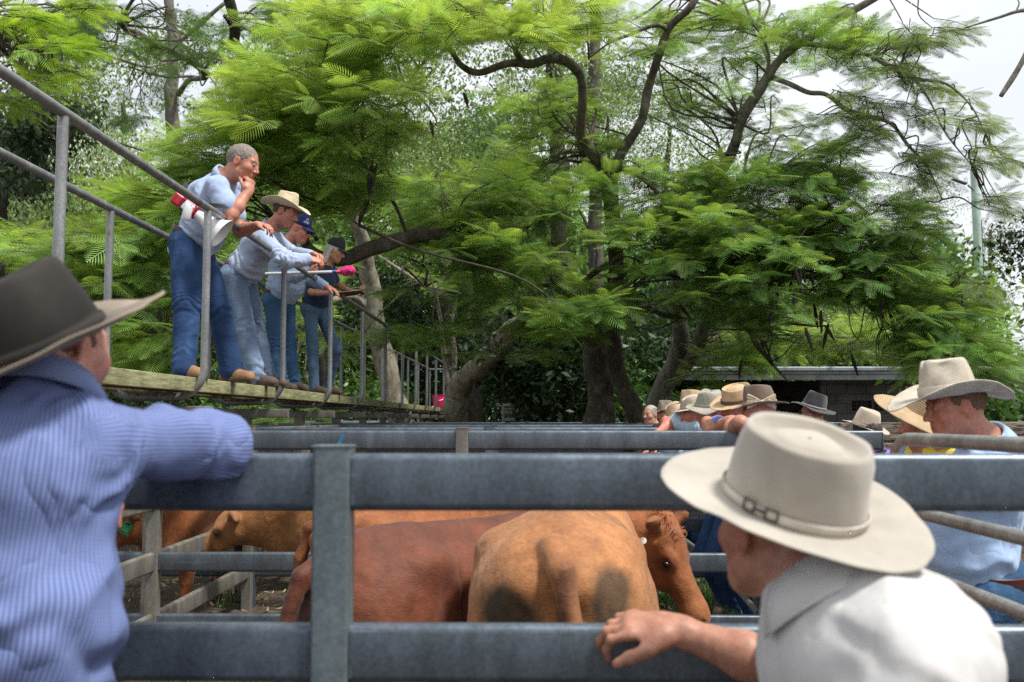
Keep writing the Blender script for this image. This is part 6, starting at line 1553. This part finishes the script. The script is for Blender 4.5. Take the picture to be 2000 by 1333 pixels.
T2.limb([(1560, 85, 13.9, .045), (1620, 92, 13.7, .042), (1690, 106, 13.5, .04), (1740, 130, 13.2, .036), (1790, 152, 13, .03), (1850, 165, 12.8, .022), (1895, 205, 12.6, .015), (1925, 260, 12.4, .01)], 8)
T2.limb([(1790, 152, 13, .024), (1820, 205, 12.8, .018), (1850, 265, 12.6, .014), (1900, 325, 12.4, .01)], 6)
T2.limb([(1498, 145, 14.1, .04), (1502, 110, 14, .03), (1490, 75, 13.9, .025), (1470, 45, 13.8, .02)], 6)
T2.limb([(1390, 410, 15.2, .07), (1440, 358, 15, .06), (1500, 335, 14.6, .055), (1560, 320, 14.2, .05), (1605, 322, 13.8, .045), (1635, 345, 13.6, .035), (1640, 375, 13.5, .03), (1700, 420, 13.2, .02)], 8)
T2.limb([(1550, 322, 14.2, .03), (1590, 335, 14, .028), (1620, 362, 13.8, .02)], 6)
T2.limb([(1450, 590, 15.5, .05), (1475, 660, 15.4, .045), (1500, 700, 15, .035), (1540, 745, 14.8, .02)], 6)
T2.limb([(1390, 600, 16, .07), (1450, 560, 15.4, .06), (1560, 540, 14.8, .05), (1650, 555, 14.2, .04), (1700, 600, 13.6, .03), (1760, 650, 13.2, .02), (1840, 660, 12.8, .012)], 8)
T2.limb([(1728, 560, 13.4, .02), (1740, 620, 13.3, .02), (1755, 690, 13.2, .016), (1770, 740, 13.1, .008)], 5)
T2.limb([(1700, 470, 13.4, .02), (1720, 540, 13.3, .018), (1750, 590, 13.2, .012)], 5)
T2.limb([(1900, 620, 12.6, .012), (1760, 480, 13, .02), (1650, 470, 13.6, .03), (1560, 470, 14.4, .04)], 5)
T2.limb([(1555, 470, 14.4, .05), (1600, 440, 14, .035), (1625, 410, 13.6, .02)], 6)
for a in ((50, 1420, 90, 150, 75, 13.5, 16.5), (40, 1560, 60, 130, 50, 13, 15.5), (30, 1330, 220, 110, 90, 14.5, 17), (26, 1500, 240, 90, 50, 14.5, 16.5), (30, 1260, 60, 80, 50, 13.5, 16), (34, 1660, 110, 110, 40, 12.8, 14.5)):
    T2.fill(*a, tint=(.18, .33, .095), yellow=.3, L=(.30, .46), out=(.3, -.5, 0))
for a in ((70, 1480, 360, 130, 55, 13, 15.5), (60, 1600, 330, 90, 60, 13, 15), (75, 1500, 450, 160, 50, 12.5, 15), (80, 1680, 440, 120, 60, 12.2, 14.5), (80, 1560, 530, 170, 50, 12.5, 15), (80, 1740, 540, 110, 60, 12, 14), (60, 1820, 620, 110, 50, 12, 13.6), (50, 1880, 700, 90, 45, 11.8, 13.2), (50, 1420, 600, 120, 50, 12.6, 15), (60, 1440, 470, 110, 60, 12.5, 15)):
    T2.fill(*a, tint=(.155, .30, .085), yellow=.4, L=(.32, .50), out=(.3, -.6, -.1), droop=.4)
for a in ((50, 1600, 640, 180, 40, 14.5, 18), (44, 1480, 680, 130, 35, 15.5, 18.5), (26, 1760, 680, 110, 28, 14, 17), (8, 1480, 690, 100, 16, 16, 18)):
    T2.fill(*a, tint=YG, yellow=.2, L=(.32, .50), out=(0, -.6, -.1))
for a in ((16, 1780, 190, 110, 50, 12, 13.6), (12, 1880, 240, 80, 60, 12, 13), (11, 1720, 250, 60, 40, 12.4, 13.6), (9, 1800, 330, 70, 30, 12, 13.2), (11, 1950, 300, 50, 28, 11.6, 12.8), (8, 1960, 395, 40, 26, 11.6, 12.8), (14, 1680, 200, 70, 30, 12.6, 13.6), (10, 1780, 290, 40, 30, 12.4, 13), (18, 1800, 80, 70, 60, 12, 13.5), (8, 1900, 560, 50, 15, 12, 12.8)):
    T2.fill(*a, nf=9, tint=(.14, .22, .075), yellow=.15, L=(.24, .38), out=(.5, -.3, -.2), link=.8, maxl=1.6, droop=.5)
rp = random.Random(4)
T2.pods([(rp.uniform(1500, 1790), rp.uniform(505, 640), rp.uniform(12, 13.4), rp.uniform(.2, .38)) for _ in range(30)] + [(1870, 645, 11.6, .35), (1830, 680, 11.8, .25), (1840, 675, 11.8, .2), (1662, 690, 13, .3), (1620, 540, 13, .3), (1450, 700, 14, .3)], POD)
T2.finish()
# ---- poinciana low on the left behind the catwalk
T3 = Tree('bright green poinciana drooping behind the catwalk with a pale leaning trunk', tuple(V(1, 1, 0) * P(775, 830, 19)), BKP, seed=13)
T3.limb([(790, 985, 19, .32), (775, 830, 19, .28), (758, 740, 19, .27), (735, 650, 19, .26), (722, 560, 18.8, .22), (712, 480, 18.4, .17), (690, 410, 18, .14), (670, 340, 17.6, .12), (690, 250, 17.4, .09)], 12)
T3.limb([(730, 620, 19, .12), (690, 580, 18.6, .1), (640, 590, 18, .07), (560, 600, 17, .05)], 8)
T3.limb([(740, 500, 18, .03), (800, 540, 17.4, .03), (830, 560, 17, .02)], 6)
for a in ((50, 330, 470, 120, 50, 10.5, 13), (44, 250, 440, 90, 40, 10.5, 13), (40, 200, 520, 110, 45, 9.6, 12), (44, 270, 600, 90, 60, 9.5, 12), (44, 250, 690, 100, 40, 9.5, 12), (26, 90, 470, 90, 40, 10, 12), (30, 560, 640, 110, 70, 13, 16), (26, 560, 520, 110, 60, 13.5, 16)):
    T3.fill(*a, tint=BG_, yellow=.35, L=(.32, .50), out=(-.5, -.5, -.1))
T3.fill(26, 830, 640, 80, 40, 13.5, 15, tint=MG, L=(.32, .50)); T3.fill(8, 1020, 690, 70, 20, 13.5, 15.5, tint=MG, L=(.32, .50)); T3.fill(6, 1400, 730, 60, 20, 14.5, 16, tint=MG, L=(.32, .50)); T3.fill(14, 560, 815, 90, 18, 15, 17, tint=MG); T3.fill(10, 1370, 790, 60, 30, 15, 17, tint=MG)
T3.pods([(285, 605, 10, .3), (292, 612, 10, .35), (300, 618, 10, .3), (312, 600, 10, .25), (320, 640, 10, .3), (275, 620, 10, .28), (330, 615, 10, .3)], POD)
T3.finish()
# ---- pale limb leaning out beyond the end of the catwalk
T8 = Tree('thick pale trunk bending up and out just beyond the end of the catwalk', tuple(V(1, 1, 0) * P(878, 830, 21)), BKP, seed=18, name='leaning_tree', rs=1.0)
T8.limb([(902, 910, 21.3, .25), (897, 830, 21.2, .25), (892, 785, 21, .26), (905, 745, 20.8, .25), (938, 718, 20.4, .23), (972, 680, 20, .21), (1005, 645, 19.6, .18), (1060, 600, 19, .14)], 14)
T8.limb([(876, 760, 21, .07), (866, 690, 21, .06), (860, 630, 21, .04), (850, 560, 21, .02)], 8); T8.limb([(884, 752, 21, .07), (886, 690, 20.9, .055), (884, 630, 20.8, .035), (895, 570, 20.6, .02)], 8)
T8.fill(16, 1050, 570, 90, 40, 18, 20, tint=MG); T8.fill(8, 860, 540, 60, 30, 19.5, 21, tint=MG)
T8.finish()
# ---- near branch of feathery leaves at the top corner
T4 = Tree('fine yellow-green feathery branch hanging in from above the near handrail', tuple(V(1, 1, 0) * P(-300, 900, 8)), BK2, seed=14, name='overhanging_tree')
T4.limb([(-300, 985, 8, .16), (-290, 500, 8, .15), (-230, 150, 7.8, .12), (-120, 60, 7.6, .07), (-20, 85, 7.4, .03), (40, 130, 7.3, .02), (80, 150, 7.2, .012)], 8)
for a in ((22, 20, 60, 70, 40, 7, 8), (22, 90, 110, 60, 40, 6.8, 7.8), (14, 30, 170, 60, 25, 7, 7.6), (16, 120, 20, 60, 25, 7.4, 8.4)):
    T4.fill(*a, nf=7, tint=(.20, .36, .045), yellow=.3, L=(.18, .28), out=(.8, -.2, -.1), link=.7, twigL=.3)
T4.finish()

# ---- tall straight trunks behind
for (lab, pts, bm) in (('tall straight grey trunk rising through the crowns left of the crooked limb', [(1098, 985, 24, .30), (1098, 700, 24, .28), (1092, 400, 24, .27), (1088, 180, 24, .26), (1088, -60, 24, .22)], BKD),
                      ('slimmer grey trunk rising just beside the taller straight one', [(1165, 985, 25, .28), (1163, 600, 25, .25), (1160, 300, 25, .24), (1162, 120, 25, .22), (1165, -60, 25, .18)], bark_mat('bark_greybrown', (.10, .085, .075), .2))):
    T = Tree(lab, tuple(V(1, 1, 0) * P(pts[0][0], 830, pts[0][2])), bm, LF2, name='gum_tree', seed=int(pts[0][0]), rs=.72); T.limb(pts, 12)
    c = blob(T.rng, 34, pts[2][0], 250, 170, 120, 23, 29); T.add(leaf_cloud(T.rng, c, (.06, .13), (.17, .27, .10), per=80, spread=.5, hang=1.2)); T.finish()
# ---- tall pale tree top left with open crown
T5 = Tree('tall open tree with a straight pale trunk in the upper left sky', tuple(V(1, 1, 0) * P(345, 830, 24)), bark_mat('bark_lichen', (.17, .155, .13), .35), LF, name='silky_oak_tree', seed=15, rs=.6)
T5.limb([(352, 985, 24, .34), (348, 600, 24, .31), (342, 340, 24, .30), (338, 200, 24, .27), (332, 60, 24, .22), (330, -60, 24, .18)], 12)
T5.limb([(348, 185, 24, .12), (365, 160, 23.5, .10), (400, 150, 22, .12), (370, 120, 21.5, .13), (320, 95, 21, .12), (280, 70, 20.6, .08), (230, 50, 20, .05)], 8)
T5.limb([(340, 120, 23, .06), (290, 130, 22, .05), (230, 115, 21, .04), (180, 95, 20.5, .02)], 6)
T5.limb([(350, 80, 24, .10), (400, 40, 24, .09), (440, 5, 24, .08)], 6); T5.limb([(380, 150, 23, .06), (320, 150, 22.6, .05), (250, 130, 22, .04)], 6); T5.limb([(345, 300, 24, .07), (300, 300, 24, .06), (235, 280, 23.5, .04)], 6)
for a in ((30, 300, 60, 140, 50, 17, 22), (26, 200, 60, 90, 50, 16, 21), (18, 400, 110, 90, 50, 17, 22), (16, 270, 200, 90, 50, 18, 23), (14, 430, 220, 60, 40, 18, 22), (14, 520, 40, 70, 40, 17, 21)):
    T5.fill(*a, nf=7, tint=(.07, .16, .035), yellow=.35, L=(.35, .6), out=(0, -.4, -.2), twigL=.7, link=.6)
T5.finish()
T6 = Tree('dark twisted limbs hanging down from above in the upper sky', tuple(V(1, 1, 0) * P(560, 830, 17)), BKD, LF, name='poinciana_tree', seed=16)
T6.limb([(640, 985, 21, .2), (620, 700, 20, .18), (560, 300, 18.4, .14), (480, 118, 17, .10), (462, 90, 16.8, .085), (462, 60, 16.6, .09), (452, 20, 16.4, .1), (438, -20, 16.2, .11)], 10)
T6.limb([(452, 100, 16.8, .06), (455, 60, 16.6, .07), (445, 40, 16.4, .05), (436, 30, 16.3, .03)], 6)
T6.fill(14, 590, 50, 60, 40, 15, 18, tint=DG); T6.fill(16, 480, 130, 60, 30, 15, 17, tint=MG); T6.finish()

# ---- the wood far behind that closes the view
rw = np.random.default_rng(77); pts = []
for _ in range(3400):
    px = rw.uniform(-250, 1900); top = (400 if px < 1560 else 560) + 120 * math.sin(px / 170) + 60 * math.sin(px / 61 + 1) + (120 if px > 1500 else 0)
    pts.append(P(px, rw.uniform(top, 835) if rw.random() < .8 else rw.uniform(top - 50, top + 60), rw.uniform(38, 47)))
pts = np.array(pts); v, q, c = leaf_cloud(rw, pts, (.25, .6), (.10, .19, .055), per=34, spread=.9, hang=.4)
c *= np.where(v[:, :1] < -7, 1.9, 1.25)
tag(mesh('woods', v, q, LF2, smooth=False, col=c), kind='stuff', label='dense green woodland closing the view beyond the yards')
# ---- background masses: separate trees of small leaves
def bush(lab, blobs, base, name='broadleaf_tree', seed=1, trunk=None, bark=BKD):
    T = Tree(lab, tuple(base), bark, LF2, name=name, seed=seed)
    for (n, cx, cy, rx, ry, Y0, Y1, col, size, hang, per, spread) in blobs:
        T.add(leaf_cloud(T.rng, blob(T.rng, n, cx, cy, rx, ry, Y0, Y1), size, col, hang=hang, per=per, spread=spread))
    for tr in trunk or []: T.limb(tr, 8)
    T.finish(); return T
B0 = lambda px, Y: V(1, 1, 0) * P(px, 830, Y)
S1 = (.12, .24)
bush('soft green tree filling the view behind the tall pale trunk', [(80, 230, 130, 240, 90, 30, 36, (.16, .25, .08), (.11, .22), .8, 80, .5), (90, 720, 110, 230, 90, 30, 36, (.15, .24, .07), (.11, .22), .8, 80, .5), (60, 1120, 120, 170, 90, 30, 36, (.14, .23, .07), (.11, .22), .8, 80, .5)], B0(250, 33), seed=41, trunk=[[(250, 985, 33, .25), (250, 500, 33, .2), (240, 200, 33, .1)]])
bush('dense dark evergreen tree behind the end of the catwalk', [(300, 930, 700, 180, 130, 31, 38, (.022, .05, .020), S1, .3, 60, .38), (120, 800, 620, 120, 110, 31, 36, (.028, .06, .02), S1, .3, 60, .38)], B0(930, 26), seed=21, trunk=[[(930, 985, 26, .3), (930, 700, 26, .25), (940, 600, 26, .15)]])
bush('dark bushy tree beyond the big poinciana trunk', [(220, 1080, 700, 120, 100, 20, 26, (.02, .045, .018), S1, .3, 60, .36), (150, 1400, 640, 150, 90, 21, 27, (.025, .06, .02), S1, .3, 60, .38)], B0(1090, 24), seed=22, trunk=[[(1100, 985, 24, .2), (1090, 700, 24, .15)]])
bush('mid green tree filling the gap behind the crooked limb', [(200, 930, 420, 190, 110, 26, 34, (.17, .28, .08), (.07, .15), .4, 90, .5), (110, 840, 300, 90, 80, 28, 36, (.2, .3, .12), (.07, .15), .6, 85, .5)], B0(900, 30), seed=23, trunk=[[(880, 985, 30, .25), (870, 600, 30, .2), (860, 420, 30, .12), (900, 330, 30, .06)], [(868, 520, 30, .1), (880, 430, 29.6, .09), (930, 390, 29, .07), (1000, 370, 28.6, .04)]])
bush('grey-green gum with hanging leaves behind the handrail', [(170, 150, 330, 130, 100, 24, 32, (.26, .36, .17), (.09, .18), 1.6, 55, .5), (120, 60, 440, 110, 90, 24, 30, (.20, .30, .12), (.09, .18), 1.2, 50, .5), (90, 240, 420, 90, 80, 24, 30, (.30, .42, .14), (.09, .18), 1.0, 50, .5)], B0(100, 28), 'gum_tree', 24, [[(120, 985, 28, .2), (110, 600, 28, .18), (90, 400, 28, .1), (130, 260, 28, .05)]], BKP)
bush('dark fine leaved she-oak against the sky at the edge', [(70, 30, 270, 80, 95, 19, 23, (.045, .075, .040), (.10, .22), 1.4, 60, .32), (34, 100, 230, 60, 40, 19, 22, (.05, .08, .045), (.1, .2), 1.0, 50, .3)], B0(10, 21), 'she_oak_tree', 25, [[(0, 985, 21, .2), (0, 500, 21, .18), (20, 250, 21, .1), (40, 150, 21, .04)]])
bush('leafy tree between the catwalk men and the tall pale trunk', [(170, 480, 430, 170, 100, 24, 30, (.15, .26, .07), (.1, .19), .4, 55, .5), (140, 520, 620, 180, 120, 24, 30, (.06, .11, .04), (.1, .19), .3, 55, .45), (60, 560, 250, 110, 60, 26, 32, (.10, .19, .05), (.1, .19), .6, 50, .5), (40, 640, 780, 130, 40, 24, 28, (.06, .13, .03), S1, .3, 60, .4)], B0(500, 27), seed=26, trunk=[[(500, 985, 27, .2), (500, 500, 27, .16), (510, 350, 27, .08)]])
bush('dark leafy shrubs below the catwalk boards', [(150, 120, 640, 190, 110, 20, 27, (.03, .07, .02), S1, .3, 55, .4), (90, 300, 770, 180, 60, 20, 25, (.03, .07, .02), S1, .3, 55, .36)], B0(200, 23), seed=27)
bush('leafy tree behind the middle crowns, pale green against the sky', [(90, 1260, 250, 130, 110, 27, 34, (.2, .3, .11), (.07, .15), .8, 85, .5), (70, 1400, 400, 140, 90, 26, 32, (.16, .27, .08), (.07, .15), .6, 85, .5), (50, 1000, 230, 90, 60, 28, 34, (.06, .12, .045), (.07, .15), 1.0, 80, .5)], B0(1280, 30), seed=28, trunk=[[(1290, 985, 30, .2), (1290, 500, 30, .15), (1310, 250, 30, .08)]])
bush('round bright bushes behind the low shed', [(120, 1640, 600, 190, 80, 27, 34, (.18, .3, .08), (.1, .2), .3, 55, .5), (60, 1800, 640, 110, 60, 27, 33, (.17, .29, .08), (.1, .2), .3, 55, .5), (50, 1960, 750, 60, 45, 24, 28, (.06, .13, .03), S1, .3, 50, .4)], B0(1700, 30), seed=29)
bush('pine-like tree on the skyline beside the lamp pole', [(20, 1950, 480, 30, 45, 50, 56, (.10, .15, .08), (.1, .18), .2, 90, .5), (34, 1900, 580, 50, 50, 48, 54, (.12, .18, .09), (.1, .18), .2, 90, .7), (30, 1770, 390, 60, 60, 46, 52, (.22, .30, .15), (.08, .16), .3, 120, .8)], B0(1920, 52), 'pine_tree', 30, [[(1930, 860, 52, .3), (1935, 450, 52, .1)]])
bush('shrubs along the bottom of the poinciana trunks', [(60, 1320, 780, 100, 40, 19, 23, (.05, .12, .025), S1, .3, 55, .3), (60, 1900, 800, 90, 25, 14, 18, (.05, .12, .025), S1, .3, 45, .3), (36, 470, 810, 60, 25, 18, 22, (.06, .14, .03), S1, .3, 55, .3)], B0(1330, 21), 'shrub', 31)
T7 = Tree('bare stubby branch reaching in at the top of the sky on the right side', tuple(V(1, 1, 0) * P(2160, 830, 11)), BK2, LF2, name='bare_tree', seed=33)
T7.limb([(2150, 985, 11, .2), (2140, 500, 11, .17), (2110, 100, 11, .12), (2050, 30, 11, .05), (2000, 22, 11, .03), (1950, 35, 11, .022), (1885, 55, 11, .008)], 8); T7.limb([(2100, 60, 11, .06), (2030, 70, 11, .045), (2000, 115, 11, .04), (1980, 150, 11, .036), (1956, 188, 11, .03)], 8)
T7.limb([(1985, 22, 11, .012), (1990, 5, 11, .008), (1975, -12, 11, .005)], 5)
c = np.concatenate([P(x, y, 11)[None] for x, y in ((1975, 480), (1995, 500), (1960, 490), (2010, 460), (2000, 520), (1985, 445), (2015, 490))]); T7.add(leaf_cloud(T7.rng, c, (.05, .10), (.04, .06, .035), per=60, spread=.13, hang=.5))
T7.limb([(2140, 520, 11, .05), (2060, 490, 11, .02), (1960, 485, 11, .006)], 5)
T7.finish()
